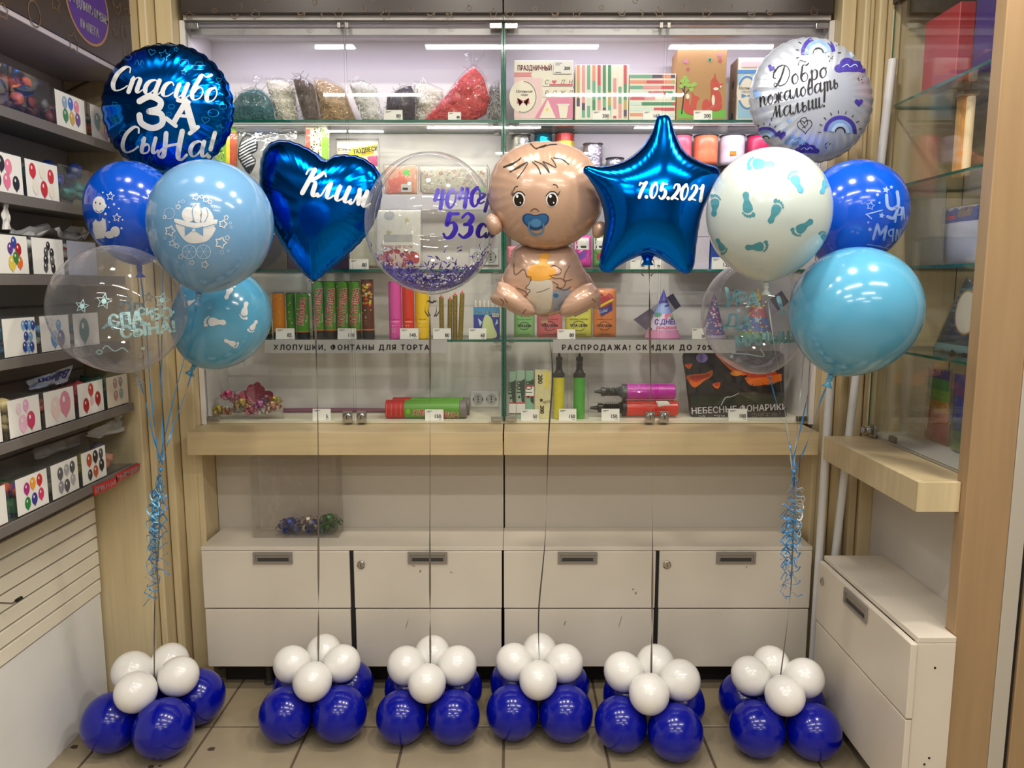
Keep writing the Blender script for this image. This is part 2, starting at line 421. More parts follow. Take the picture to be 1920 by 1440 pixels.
def foot(pr, x, y, L, mat, rot=0, flip=1, layer=0):
    """bare footprint: sole and five toes; toes towards -y before turning"""
    c, d = math.cos(rot), math.sin(rot)
    def tf(p): a, b = p[0] * flip * L, p[1] * L; return (x + a * c - b * d, y + a * d + b * c)
    sole = cat([(-.16,-.18,0),(0,-.27,0),(.17,-.2,0),(.18,0,0),(.11,.2,0),(.13,.4,0),(.02,.5,0),(-.1,.42,0),(-.08,.2,0),(-.15,0,0)], True, 4)
    pr.poly([tf(p) for p in sole], mat, layer)
    for k, (a, b, r) in enumerate([(-.15,-.36,.075),(-.03,-.40,.055),(.07,-.38,.048),(.15,-.33,.042),(.21,-.26,.036)]):
        p = tf((a, b)); pr.circ(p[0], p[1], r * L, r * L * 1.2, mat, layer, 10, rot)

# ---------------------------------------------------------------- inflated foil shapes (Poisson membrane on a ring mesh)
def membrane(out, ctr, R, n):
    """ring mesh inside outline `out` (n pts); returns 2-D points, triangles, height 0..1"""
    pts = [np.array(ctr)]; ts = [math.sin(pi / 2 * k / R) for k in range(1, R + 1)]
    for t in ts:
        for p in out: pts.append(np.array(ctr) + (np.array(p) - np.array(ctr)) * t)
    T = [(0, 1 + k, 1 + (k + 1) % n) for k in range(n)]
    for r in range(R - 1):
        a, b = 1 + r * n, 1 + (r + 1) * n
        for k in range(n):
            k2 = (k + 1) % n; T += [(a + k, b + k, b + k2), (a + k, b + k2, a + k2)]
    X = np.array(pts); T = np.array(T); N = len(X); K = np.zeros((N, N)); bvec = np.zeros(N)
    p0, p1, p2 = X[T[:, 0]], X[T[:, 1]], X[T[:, 2]]
    A = .5 * np.abs((p1[:, 0] - p0[:, 0]) * (p2[:, 1] - p0[:, 1]) - (p2[:, 0] - p0[:, 0]) * (p1[:, 1] - p0[:, 1])) + 1e-12
    g = [np.stack([p1[:, 1] - p2[:, 1], p2[:, 0] - p1[:, 0]], 1), np.stack([p2[:, 1] - p0[:, 1], p0[:, 0] - p2[:, 0]], 1), np.stack([p0[:, 1] - p1[:, 1], p1[:, 0] - p0[:, 0]], 1)]
    for i in range(3):
        np.add.at(bvec, T[:, i], A / 3)
        for j in range(3): np.add.at(K, (T[:, i], T[:, j]), (g[i] * g[j]).sum(1) / (4 * A))
    fr = np.arange(N - n); u = np.zeros(N); u[fr] = np.linalg.solve(K[np.ix_(fr, fr)], bvec[fr])
    return X, T, np.sqrt(np.clip(u / u.max(), 0, None)), ts
def resample(pts, n):
    pts = [Vector(p) for p in pts]; pts.append(pts[0]); L = [0]
    for a, b in zip(pts, pts[1:]): L.append(L[-1] + (b - a).length)
    out = []; j = 0
    for k in range(n):
        s = L[-1] * k / n
        while L[j + 1] < s: j += 1
        out.append(pts[j].lerp(pts[j + 1], (s - L[j]) / max(1e-9, L[j + 1] - L[j])))
    return out
def foil_mb(outline, ctr, Y, depth, mat, back=None, R=12, n=72, smooth=True, scallop=(0, 0), wrinkle=(0, 0), rim=0, lean=0, yaw=0, flat_back=False, k=6, crumple=0):
    """outline in photo pixels at depth Y -> closed pillow mesh (front towards -Y)"""
    o = cat([(a, b, 0) for a, b in outline], True, k) if smooth else [Vector((a, b, 0)) for a, b in outline]
    o = [P(p.x, p.y, Y) for p in o]; o = resample(o, n); c = P(*ctr, Y)
    out = [((p.x - c.x), (p.z - c.z)) for p in o]
    sa, sn = scallop
    X, T, h, ts = membrane(out, (0, 0), R, n)
    mb = MB(mat); wa, wn = wrinkle; N = len(X)
    tt = [0] + [t for t in ts for _ in range(n)]
    kk = [0] + [q for t in ts for q in range(n)]
    loc = []
    for i in range(N):
        th = 2 * pi * kk[i] / n; s = 1 - sa * tt[i] ** 10 * (1 - abs(math.cos(sn * th / 2))) if sn else 1
        hh = h[i] * depth * (1 + wa * tt[i] ** 5 * math.cos(wn * th))
        if crumple: hh *= 1 + crumple * noise.noise(Vector((X[i][0] * 28, X[i][1] * 28, Y * 7))) * min(1, h[i] * 2)
        loc.append((X[i][0] * s, hh, X[i][1] * s))
    cy, sy = math.cos(yaw), math.sin(yaw)
    def put(x, y, z): return mb.av((c.x + x * cy - y * sy, Y + x * sy + y * cy + lean * z, c.z + z))
    f = [put(x, -hh, z) for x, hh, z in loc]
    for t in T: mb.af((f[t[0]], f[t[2]], f[t[1]]))
    if back: mb.use(back)
    b = [f[i] if i >= N - n else put(x, (0 if flat_back else hh), z) for i, (x, hh, z) in enumerate(loc)]
    for t in T: mb.af((b[t[0]], b[t[1]], b[t[2]]))
    if rim:
        mb.use(mat); a = N - n
        r1 = [put(loc[a + q][0] * (1 + rim), -.0008, loc[a + q][2] * (1 + rim)) for q in range(n)]
        r2 = [put(loc[a + q][0] * (1 + rim), .0008, loc[a + q][2] * (1 + rim)) for q in range(n)]
        for q in range(n):
            q2 = (q + 1) % n; mb.af((f[a + q], f[a + q2], r1[q2], r1[q])); mb.af((r1[q], r1[q2], r2[q2], r2[q])); mb.af((r2[q], r2[q2], f[a + q2], f[a + q]))
    # consistent outward winding is left to the normals pass below
    return mb, c
def fix_normals(o):
    bm = bmesh.new(); bm.from_mesh(o.data); bmesh.ops.recalc_face_normals(bm, faces=bm.faces); bm.to_mesh(o.data); bm.free()
def prect(x0, y0, x1, y1, k=4):
    e = []
    for (a, b), (c, d) in zip([(x0, y0), (x1, y0), (x1, y1), (x0, y1)], [(x1, y0), (x1, y1), (x0, y1), (x0, y0)]):
        for i in range(k): e.append((a + (c - a) * i / k, b + (d - b) * i / k))
    return e
# ================================================================ SETTING
ST = dict(kind='structure')
# floor: grout bed with laid tiles
fl = O('floor', MB(GROUT).box(-4.2, 4.2, -5.2, 3.6, -.05, -.004), **ST)
TS = .365
tile_me = None
for i in range(-5, 5):
    for j in range(-4, 2):
        x0, y0 = -.03 + TS * i, 2.62 + TS * j
        if tile_me is None:
            o = O('tile', MB(TILE).box(.0045, TS - .0045, .0045, TS - .0045, -.012, 0), fl, bevel=.0015, seg=1); tile_me = o
        else:
            o = tile_me.copy(); COL.objects.link(o); o.parent = fl
        o.location = (x0, y0, random.uniform(-.0006, 0))
# small scuffs of dirt lying on the tiles
mb = MB(M('tile_chip', (70, 56, 44), .9))
O('floor_field', MB(TILE).box(-4.2, 4.2, -5.2, 2.62 - 4 * TS - .004, -.05, -.001), **ST)
for (a, b, c) in [(417, 1323, 12), (1187, 1332, 13), (432, 1435 * 1, 7)]:
    pass
pr = PR()
for (x, y, r) in [(139, 1400, 8), (396, 1404, 8), (283, 1437, 7), (300, 1436, 4), (270, 1420, 2)]:
    pr.poly([(x - r, y + r * .2), (x - r * .2, y - r * .35), (x + r, y - r * .3), (x + r * .6, y + r * .4), (x - r * .4, y + r * .5)], M('tile_chip', (70, 56, 44), .9))
pr.build('tile_chip', fl, lambda x, y: (PZ(x, y, 0), Vector((0, 0, 1))))

O('ceiling', MB(M('ceiling_white', (215, 213, 210), .8)).box(-4.2, 4.2, -5.2, 3.6, 3.34, 3.4), **ST)
O('wall_front', MB(M('far_shop', (196, 192, 188), .7, var=.35, vscale=1.2)).box(-4.2, 4.2, -5.25, -5.15, 0, 3.4), **ST)
O('wall_side', MB(M('far_shop_side', (190, 182, 172), .7, var=.35, vscale=1.5)).box(4.15, 4.25, -5.2, 2.1, 0, 3.4), **ST)

# ---- wall_left : slatwall carrying the shelves
WX = -1.59
wl = O('wall_left', MB(M('grey_backing', (150, 144, 140), .6)).box(WX - .06, WX - .012, -.6, 2.78, 0, 3.34), **ST)
def zl(py): return PX(178, py, WX).z
edges = [PX(178, y, WX).z for y in (982, 1010, 1038, 1066, 1093, 1120)]
step = (edges[0] - edges[-1]) / 5
z = edges[-1]
for k in range(7):
    O('slat', MB(SLAT).box(WX - .012, WX, 1.2, 2.775, z + .0035, z + step - .0035), wl, bevel=.002, seg=1); z += step
slz = z
O('lower_board', MB(M('lower_board', (238, 238, 236), .5, var=.03)).box(WX - .012, WX - .006, 1.2, 2.775, 0, edges[-1] - .004), wl)
for zz in np.arange(slz + .02, 2.30, .235):
    O('back_board', MB(M('shelf_back', (168, 160, 156), .55, var=.05)).box(WX - .012, WX - .003, 1.2, 2.775, zz, zz + .229), wl, bevel=.002, seg=1)
O('top_board', MB(M('shelf_back_light', (206, 198, 204), .5)).box(WX - .012, WX - .002, 1.2, 2.775, 2.27, 3.0), wl)

# ---- wall_back : laminate columns framing the display
wb = O('wall_back', MB(M('back_core', (200, 192, 184), .6)).box(-1.75, 1.75, 3.34, 3.4, 0, 3.34), **ST)
def board(x0, x1, y0, z0=0, z1=3.33, mat=WOOD, y1=3.33, bev=.003): return MB(mat).box(x0, x1, y0, y1, z0, z1)
O('column_panel', board(-1.72, -1.40, 2.79), wb, bevel=.004)
O('trim_1', board(-1.396, -1.372, 2.83), bevel=.004, **ST)
O('trim_2', board(-1.368, -1.336, 2.90), bevel=.006, **ST)
O('trim_3', board(-1.332, -1.2705, 2.96, 0, 3.33), bevel=.004, **ST)
O('side_board', board(-1.2700, -1.248, 2.955, 0, .984), wb, bevel=.002)
O('side_board', board(1.2112, 1.2312, 2.955, 0, .984), wb, bevel=.002)
O('trim_4', board(1.2320, 1.285, 2.96, 0, 3.33), bevel=.004, **ST)
O('trim_5', board(1.289, 1.312, 2.90), bevel=.006, **ST)
O('trim_6', board(1.316, 1.332, 2.915), bevel=.004, **ST)
O('trim_7', board(1.336, 1.366, 2.885), bevel=.006, **ST)
O('column_panel', board(1.37, 1.75, 2.87), wb, bevel=.004)
# recessed white boards between bench and drawers
for x0, x1 in ((-1.246, -.036), (-.030, 1.21)):
    O('lower_board', MB(GREYP).box(x0, x1, 3.085, 3.10, .60, .99), wb, bevel=.002)
O('plinth_board', MB(DARK).box(-1.24, 1.19, 3.05, 3.06, 0, .58), wb)

# ---- wall_right : white boards below, the post and the door frame beside it
wr = O('wall_right', MB(M('right_white', (214, 210, 204), .5, var=.03)).box(1.42, 1.46, 2.152, 2.868, 0, .983), **ST)
O('trim_8', MB(POST).box(1.308, 1.44, 2.10, 2.15, 0, 3.33), bevel=.003, **ST)
O('trim_9', MB(M('grey_strip', (186, 178, 166), .45)).box(1.441, 1.488, 2.10, 2.15, 0, 3.33), bevel=.002, **ST)
O('trim_10', MB(DARK).box(1.489, 1.502, 2.11, 2.15, 0, 3.33), **ST)
O('trim_11', MB(POST).box(1.503, 1.75, 2.10, 2.15, 0, 3.33), bevel=.003, **ST)
O('wall_corner', MB(M('right_outer', (176, 160, 134), .6)).box(1.76, 1.82, 2.1, 3.34, 0, 3.34), **ST)

# ================================================================ FURNITURE
YG, YB, ZS1, ZS2, ZS3, ZC = 3.03, 3.28, 2.281, 1.703, 1.421, 1.075
ZBASE = 1.085; ZTOP = 2.64
XL, XM, XR = -1.248, -.033, 1.211; GAP = .001
# bench ledges
for nm, x0, x1, lab in (('bench_ledge', -1.262, -.036, 'beige wooden ledge carrying the display case with party crackers'), ('bench_ledge', -.031, 1.19, 'beige wooden ledge carrying the display case with sky lantern pack')):
    t = thing(nm, lab, 'ledge', ((x0 + x1) / 2, 2.86, .99), 'ledges under the glass displays')
    O('ledge_top', MB(WOODH).box(x0, x1, 2.8785, 3.335, 1.055, ZC), t, bevel=.001)
    O('front_board', MB(WOODH).box(x0, x1, 2.858, 2.878, .985, ZC), t, bevel=.0012)
    O('underside', MB(WOODH).box(x0 + .004, x1 - .004, 2.879, 3.08, .988, 1.0), t)
# right-hand ledge
t = thing('bench_ledge', 'short beige ledge running towards the viewer beside the post', 'ledge', (1.3, 2.4, .99), 'ledges under the glass displays')
O('ledge_top', MB(WOODH).box(1.2065, 1.66, 2.152, 2.79, 1.06, ZC), t, bevel=.0015)
O('front_board', MB(WOOD).box(1.182, 1.206, 2.146, 2.79, .985, ZC), t, bevel=.0015)
O('end_board', MB(WOOD).box(1.182, 1.307, 2.126, 2.145, .985, ZC), t, bevel=.0015)
O('underside', MB(WOOD).box(1.207, 1.41, 2.155, 2.79, .99, 1.0), t)

def glass_sheet(mb, x0, x1, y0, y1, z0, z1, edges='xyz'):
    """clear faces on the large sides, green on the cut edges"""
    i = [mb.av((x, y, z)) for z in (z0, z1) for y in (y0, y1) for x in (x0, x1)]
    d = [x1 - x0, y1 - y0, z1 - z0]; thin = d.index(min(d))
    for q, ax in (((0, 2, 3, 1), 2), ((4, 5, 7, 6), 2), ((0, 1, 5, 4), 1), ((3, 2, 6, 7), 1), ((1, 3, 7, 5), 0), ((2, 0, 4, 6), 0)):
        mb.use(GLASS if ax == thin else GEDGE); mb.af([i[k] for k in q])
    return mb

def motifs(pr, shapes, mat, w=1.6):
    for kind, x, y, r in shapes:
        rot = (x * 7 % 10 - 5) * .06
        if kind == 's': pr.star(x, y, r, mat, 0, rot, .55, 5, w)
        if kind == 'h': pr.star(x, y, r * .8, mat, 0, rot, .7, 5, w)
        if kind == 'm': pr.stroke([(x - r, y - r * .5), (x - r * .5, y + r * .6), (x + r * .6, y + r * .6), (x + r, y - r * .7), (x + r * .3, y), (x - r * .3, y + r * .1), (x - r, y - r * .5)], w, mat)
        if kind == 'o': pr.stroke([(x + r * .8 * math.cos(a), y + r * math.sin(a)) for a in np.linspace(0, 2 * pi, 9)], w, mat)
        if kind == 'c': pr.stroke([(x - r * .5, y - r), (x + r * .4, y - r * .6), (x, y), (x + r * .5, y + r * .4), (x, y + r)], w, mat)

def display(x0, x1, side, lab):
    t = thing('display_cabinet', lab, 'cabinet', ((x0 + x1) / 2, 3.15, ZC), 'glass display cabinets')
    O('back_panel', MB(CABIN).box(x0, x1, YB, YB + .02, ZC + .0006, ZTOP + .02), t)
    O('top_panel', MB(CABIN).box(x0, x1, YG - .02, YB, ZTOP, ZTOP + .02), t)
    O('base_panel', MB(M('base_cream', (236, 228, 204), .35)).box(x0, x1, YG + .006, YB, ZC + .0006, ZBASE), t, bevel=.001)
    sx = (x0 - .02, x0) if side < 0 else (x1, x1 + .02)
    O('side_panel', MB(CABIN).box(sx[0], sx[1], YG - .012, YB, ZC + .0006, ZTOP), t, bevel=.001)
    O('lamp_rail', MB(M('alu_rail', (170, 166, 170), .4, .3)).box(x0 + .01, x1 - .01, YG + .02, YG + .05, ZTOP - .045, ZTOP - .012), t, bevel=.002)
    for z in (ZS1, ZS2, ZS3):
        sh = O('glass_shelf', glass_sheet(MB(), x0 + .004, x1 - .004, YG + .018, YB - .004, z - .010, z), t)
        if z == ZS1: O('lamp_strip', MB(M('lamp_strip', (226, 226, 230), .4)).box(x0 + .06, x1 - .06, YG + .02, YG + .045, z - .0165, z - .0105), t, bevel=.001)
        for xx in (x0 + .02, x1 - .04):
            for yy in (YG + .05, YB - .04): O('shelf_clip', MB(STEEL).box(xx, xx + .02, yy, yy + .015, z - .018, z - .0105), sh)
    dv = x1 if side < 0 else x0
    O('glass_divider', glass_sheet(MB(), *((dv - .009, dv - .0005) if side < 0 else (dv + .0005, dv + .009)), YG + .008, YB, ZBASE, ZTOP), t)
    xm = (x0 + x1) / 2
    for a, b, lk in ((x0 + .004, xm - .0045, b'r'), (xm + .0045, x1 - .004, b'l')):
        d = O('glass_door', glass_sheet(MB(), a, b, YG - .004, YG + .001, ZBASE + .003, ZTOP - .002), t)
        ex, hx = (a, 1) if lk == b'r' else (b, -1)
        for zz in (ZTOP - .030, ZBASE + .003):
            O('hinge', MB(STEEL).box(min(ex, ex + hx * .048), max(ex, ex + hx * .048), YG - .012, YG - .0045, zz, zz + .022), d, bevel=.002)
        ix = b - .01 if lk == b'r' else a + .01
        O('door_catch', MB(STEELD).box(ix - .012, ix + .002, YG - .012, YG - .0045, ZTOP - .028, ZTOP - .006), d, bevel=.002)
        lx = b - .024 if lk == b'r' else a + .024
        k = MB(STEEL).box(lx - .019, lx + .019, YG - .026, YG - .0045, ZBASE + .001, ZBASE + .046)
        k.lathe([(.017, YG - .027), (.017, YG - .034), (.013, YG - .036), (.006, YG - .036)], (lx, 0, ZBASE + .024), 18, 'y')
        k.use(DARK).box(lx - .0015, lx + .0015, YG - .0368, YG - .036, ZBASE + .018, ZBASE + .03)
        O('door_lock', k, d, bevel=.001)
    fx0, fx1 = (-1.245, XM - .002) if side < 0 else (XM + .002, 1.209)
    f = O('fascia_board', MB(BROWN).box(fx0, fx1, 2.985, 3.01, 2.655, 3.33), t, bevel=.002)
    pr = PR()
    base = [('s', 355, 30, 9), ('h', 402, 20, 6), ('m', 440, 31, 6), ('s', 480, 27, 10), ('h', 527, 17, 6), ('m', 565, 27, 7), ('c', 602, 27, 6), ('s', 635, 27, 10), ('h', 682, 18, 6), ('s', 723, 28, 10), ('h', 770, 18, 6), ('m', 808, 28, 7), ('m', 842, 26, 6), ('h', 880, 15, 6), ('s', 925, 25, 9), ('c', 452, 12, 6), ('o', 590, 4, 5), ('o', 700, -2, 5), ('o', 500, -6, 8), ('s', 560, -30, 10), ('m', 640, -28, 7), ('o', 860, -20, 8), ('s', 780, -26, 10)]
    if side > 0: base = [(k_, x + 601, y - 3, r) for k_, x, y, r in base if x + 601 < 1545]
    motifs(pr, base, BROWNL); pr.build('printed_motif', f, on_plane(2.985), kind='stuff')
    return t
display(XL, XM - GAP, -1, 'glass display cabinet with crackers and bags of paper shreds')
display(XM + GAP, XR, 1, 'glass display cabinet with ribbon spools and patterned gift boxes')

# drawer units
def recess_handle(parent, fx, xc, zt, w=.155, h=.048, ax='y'):
    """grey recessed pull: frame, dark pocket and lip"""
    def b(mb, u0, u1, d0, d1, z0, z1):
        if ax == 'y': mb.box(xc + u0, xc + u1, fx - d1, fx - d0, z0, z1)
        else: mb.box(fx - d1, fx - d0, xc + u0, xc + u1, z0, z1)
    m = MB(HANDLE); b(m, -w / 2 + .006, w / 2 - .006, .0005, .0025, zt - h + .006, zt - .006); m.use(HANDLED); b(m, -w / 2 + .016, w / 2 - .016, .0026, .0032, zt - h + .010, zt - h + .024)
    m.use(HANDLE)
    b(m, -w / 2, w / 2, .0005, .007, zt - .012, zt); b(m, -w / 2, w / 2, .0005, .007, zt - h, zt - h + .009)
    b(m, -w / 2, -w / 2 + .009, .0005, .007, zt - h + .0092, zt - .0122); b(m, w / 2 - .009, w / 2, .0005, .007, zt - h + .0092, zt - .0122)
    return O('handle', m, parent, bevel=.001, seg=1)
YF = 2.845; ZT = .600; ZM = .362; ZL = .116
def drawer_unit(x0, x1, cols, lab):
    t = thing('drawer_unit', lab, 'cabinet', ((x0 + x1) / 2, 2.95, 0), 'white drawer units')
    O('cabinet_top', MB(WHITE).box(x0, x1, YF + .004, 3.083, ZT + .002, ZT + .018), t, bevel=.002)
    O('carcass', MB(WHITE).box(x0 + .012, x1 - .012, YF + .022, 3.045, ZL + .004, ZT + .001), t)
    O('plinth', MB(DARK).box(x0 + .03, x1 - .03, 2.955, 2.965, .001, ZL + .003), t)
    for xx in (x0 + .22, x1 - .22):
        for yy in (2.93,): O('foot', MB(M('foot_grey', (60, 58, 56), .6)).lathe([(.022, .001), (.022, .01), (.014, .014), (.014, ZL + .004)], (xx, yy, 0), 12), t)
    gx = (cols[0][1] + cols[1][0]) / 2; O('gap_shade', MB(DARK).box(gx - .007, gx + .007, YF + .006, YF + .0215, ZL, ZT), t)  # black strip stands in for the shade in the gap between drawer columns
    for a, b, lock in cols:
        up = O('drawer', MB(WHITE).box(a + .002, b - .002, YF, YF + .02, ZM + .003, ZT), t, bevel=.003)
        lo = O('drawer', MB(WHITE).box(a + .004, b - .004, YF + .001, YF + .02, ZL, ZM - .003), t, bevel=.003)
        hc = a + (b - a) * (.485 if not lock else .5)
        recess_handle(up, YF, hc, ZT - .001)
        if lock:
            O('lock', MB(STEEL).lathe([(.016, YF - .0005), (.016, YF - .004), (.013, YF - .006), (.004, YF - .006)], (a + .032, 0, ZT - .054), 20, 'y').use(DARK).box(a + .031, a + .033, YF - .0068, YF - .006, ZT - .063, ZT - .047), up, smooth=False)
drawer_unit(-1.228, -.036, [(-1.228, -.640, 0), (-.628, -.038, 1)], 'low white drawer unit with clear box of bows on top')
drawer_unit(-.0345, 1.186, [(-.0345, .570, 0), (.580, 1.186, 1)], 'low white drawer unit beneath the ledge of lantern display')
# marks of wear on the fronts
for root_ in [o for o in bpy.data.objects if o.name.startswith('drawer_unit') and o.parent is None]:
    pr = PR(); sm = M('scuff', (150, 140, 128), .6); lo_, hi_ = (375, 944) if root_.location.x < 0 else (946, 1523)
    for (x, y, a, b) in [(775, 1061, 4, 1), (788, 1071, 2, 3), (846, 1073, 3, 1), (1187, 1105, 2, 2), (1192, 1112, 2, 3), (1059, 1168, 1, 5), (763, 1170, .6, 10), (1163, 1165, .6, 12), (1400, 1063, 1, 3)]:
        if lo_ < x < hi_: pr.circ(x, y, a, b, sm, 0, 8, .3)
    pr.build('scuff_mark', root_, on_plane(YF), kind='stuff')
# right-hand drawer unit, seen at an angle
t = thing('drawer_unit', 'white drawer unit at right angles to the others beside post', 'cabinet', (1.28, 2.4, 0), 'white drawer units')
O('cabinet_top', MB(WHITE).box(1.192, 1.306, 2.085, 2.755, .60, .618).box(1.306, 1.419, 2.152, 2.755, .60, .618), t, bevel=.002)
O('carcass', MB(WHITE).box(1.212, 1.415, 2.153, 2.735, .075, .599), t)
ep = O('end_panel', MB(WHITE).box(1.192, 1.306, 2.085, 2.104, .02, .599), t, bevel=.0015)
k = MB(DARK)
for (x, y) in ((1753, 1252), (1742, 1421), (1733, 1433)):
    p = P(x, y, 2.085); k.lathe([(.0035, 2.0848), (.0035, 2.0838)], (p.x, 0, p.z), 10, 'y')
O('screw_hole', k, ep, kind='stuff')
up = O('drawer', MB(WHITE).box(1.170, 1.190, 2.078, 2.748, .365, .600), t, bevel=.003)
lo = O('drawer', MB(WHITE).box(1.171, 1.190, 2.080, 2.745, .075, .359), t, bevel=.003)
recess_handle(up, 1.170, 2.43, .592, .17, .055, 'x')
O('lock', MB(STEEL).lathe([(.015, 1.1695), (.015, 1.166), (.011, 1.164), (.004, 1.164)], (0, 2.705, .535), 18, 'x').use(DARK).box(1.1632, 1.164, 2.704, 2.706, .528, .542), up)
O('plinth', MB(DARK).box(1.23, 1.41, 2.16, 2.72, 0, .074), t)

# pipes leaning in the corner
for top, bot, lab in ((PX(1674, 111, 1.333), Vector((1.243, 2.846, .001)), 'longer white plastic pipe leaning against the glass case, its top in view'), (Vector((1.213, 2.834, 1.80)), Vector((1.205, 2.838, .001)), 'upright white plastic pipe beside the ledge with lantern pack')):
    O('pipe', MB(PIPE).tube([bot, top], .0145, 16), None, bot, smooth=False, label=lab, category='pipe')

# ---- left pelmet (brown fascia box over the shelves)
t = thing('pelmet', 'brown pelmet with gold motifs above the wall shelves', 'pelmet', (-1.45, 2.0, 2.37))
f = O('fascia_board', MB(BROWN).box(-1.355, -1.335, .7, 2.775, 2.372, 3.30), t, bevel=.002)
O('soffit', MB(M('soffit_grey', (172, 164, 172), .5)).box(WX + .002, -1.337, .7, 2.775, 2.355, 2.371), t, bevel=.002)
pr = PR()
y0, y1 = PX(126, 20, -1.335).y, PX(200, 20, -1.335).y; R_ = (y1 - y0) / 2; zc = PX(165, 77, -1.335).z + R_; yc = (y0 + y1) / 2
pr.circ(yc, -zc, R_ + .008, R_ + .008, M('gold_print', (150, 112, 70), .5), 0, 40); pr.circ(yc, -zc, R_, R_, M('purple_print', (72, 38, 122), .4), 1, 40)
for k, (s, h) in enumerate([('50 РУБ.', .024), ('ПРОДЛИТЬ ВРЕМЯ', .024), ('ПОЛЕТА', .024)]):
    pr.text(s, yc, -zc - .03 + k * .058, h, PAPER, 2, 'c', 0, .0, .72, .0016)
for kind, x, y, r in [('o', 64, 26, 1), ('s', 138, 80, 1), ('s', 103, 5, .8), ('m', 218, 12, .8), ('o', 232, 62, .7), ('s', 238, 26, .7), ('h', 236, 100, .8), ('h', 5, 20, .8), ('h', 215, 60, .5)]:
    p = PX(x, y, -1.335); motifs(pr, [(kind, p.y, -p.z, .034 * r)], BROWNL, .004)
pr.build('printed_sign', f, lambda u, v: (Vector((-1.335, u, -v)), Vector((1, 0, 0))))

# ---- six grey wall shelves
SX = -1.42
SHZ = [2.134, 1.896, 1.669, 1.434, 1.203, .973]
names = ['topmost grey wall shelf under the pelmet', 'grey wall shelf holding bins with pink and red balloon pictures', 'grey wall shelf with zebra balloon picture bin', 'grey wall shelf with blue balloon picture bins', 'grey wall shelf holding the printed silver bag', 'lowest grey wall shelf with red sale strips']
for z, lab in zip(SHZ, names):
    t = thing('wall_shelf', lab, 'shelf', (-1.5, 2.2, z), 'grey shelves on the slat wall')
    O('shelf_board', MB(SHELFG).box(WX + .001, SX, 1.5, 2.772, z - .022, z), t, bevel=.002)
    O('front_lip', MB(SHELFG).box(SX + .0005, SX + .006, 1.5, 2.772, z - .026, z + .004), t, bevel=.001)
t = thing('wall_hook', 'black tipped metal hook sticking out of the slat wall', 'hook', PX(0, 1135, WX))
h0 = PX(-14, 1128, WX + .001)
O('hook_rod', MB(STEELD).tube([h0, h0 + Vector((.012, 0, -.004)), h0 + Vector((.06, .0, -.006)), h0 + Vector((.075, 0, .004))], .003, 8), t, smooth=True)
O('hook_tip', MB(DARK).tube([h0 + Vector((.072, 0, .002)), h0 + Vector((.09, 0, .013))], .0055, 8), t, smooth=True)
O('hook_plate', MB(DARK).box(WX + .0005, WX + .004, h0.y - .012, h0.y + .012, h0.z - .03, h0.z + .012), t, bevel=.001)
cab = [PX(125, 172, WX + .012), P(160, 155, 2.784), P(200, 141, 2.784), P(250, 136, 2.784)]
O('cable', MB(M('grey_cable', (96, 84, 78), .6)).tube(cat(cab), .0035, 6), None, cab[0], label='thin grey cable pinned across the column behind blue foil balloon', category='cable')

# ---- right-hand display case behind the post
t = thing('display_case', 'glass fronted corner case of rainbow packs beside the post', 'cabinet', (1.5, 2.5, ZC))
O('back_panel', MB(M('case_beige', (196, 184, 158), .5, var=.05)).box(1.661, 1.68, 2.155, 2.834, ZC, 3.0), t)
O('end_panel', MB(WOOD).box(1.381, 1.66, 2.835, 2.855, ZC + .001, 3.0), t, bevel=.002)
O('base_panel', MB(M('base_white', (226, 222, 214), .35)).box(1.360, 1.66, 2.155, 2.834, ZC + .0006, ZC + .008), t)
O('stile', MB(WOOD).box(1.352, 1.380, 2.812, 2.852, ZC, 3.0), t, bevel=.002)
O('top_rail', MB(M('case_top', (120, 104, 90), .45)).box(1.351, 1.66, 2.155, 2.811, 2.66, 2.70), t, bevel=.002)
O('fascia_board', MB(BROWN).box(1.341, 1.3505, 2.16, 2.80, 2.62, 3.2), t)
for z in (2.284, 1.993, 1.707, 1.412):
    O('glass_shelf', glass_sheet(MB(), 1.372, 1.655, 2.16, 2.83, z - .009, z), t)
d = O('glass_door', glass_sheet(MB(), 1.353, 1.358, 2.16, 2.808, ZC + .010, 2.655), t)
k = MB(STEEL).box(1.343, 1.3525, 2.735, 2.775, ZC + .004, ZC + .05)
k.lathe([(.016, 1.3425), (.016, 1.331), (.010, 1.321), (.014, 1.309), (.012, 1.305)], (0, 2.755, ZC + .03), 18, 'x')
O('door_lock', k, d, bevel=.001)
O('hinge', MB(STEELD).box(1.359, 1.37, 2.62, 2.66, ZC + .010, ZC + .03), d, bevel=.001)

# sockets
def socket(px, py, lab):
    c = P(px, py, YB); t = thing('socket', lab, 'socket', c)
    O('socket_plate', MB(PIPE).box(c.x - .062, c.x + .062, YB - .010, YB - .0005, c.z - .035, c.z + .035), t, bevel=.003)
    for dx in (-.029, .029):
        o = O('socket_well', MB(M('socket_grey', (196, 196, 196), .4)).lathe([(.0235, YB - .0102), (.0235, YB - .0125), (.021, YB - .0125), (.021, YB - .0105)], (c.x + dx, 0, c.z), 20, 'y'), t)
        m = MB(INK)
        for dz in (-.011, 0, .011): m.lathe([(.003, YB - .0126), (.003, YB - .0132)], (c.x + dx, 0, c.z + dz), 8, 'y')
        for sx in (-.0205, .0205): m.box(c.x + dx + sx - .002, c.x + dx + sx + .002, YB - .0132, YB - .0126, c.z - .006, c.z + .006)
        O('socket_pin', m, t, kind='stuff')
socket(909, 748, 'white double socket above the pair of lying crackers')
socket(908, 482, 'white double socket behind the clear balloon and baby balloon')
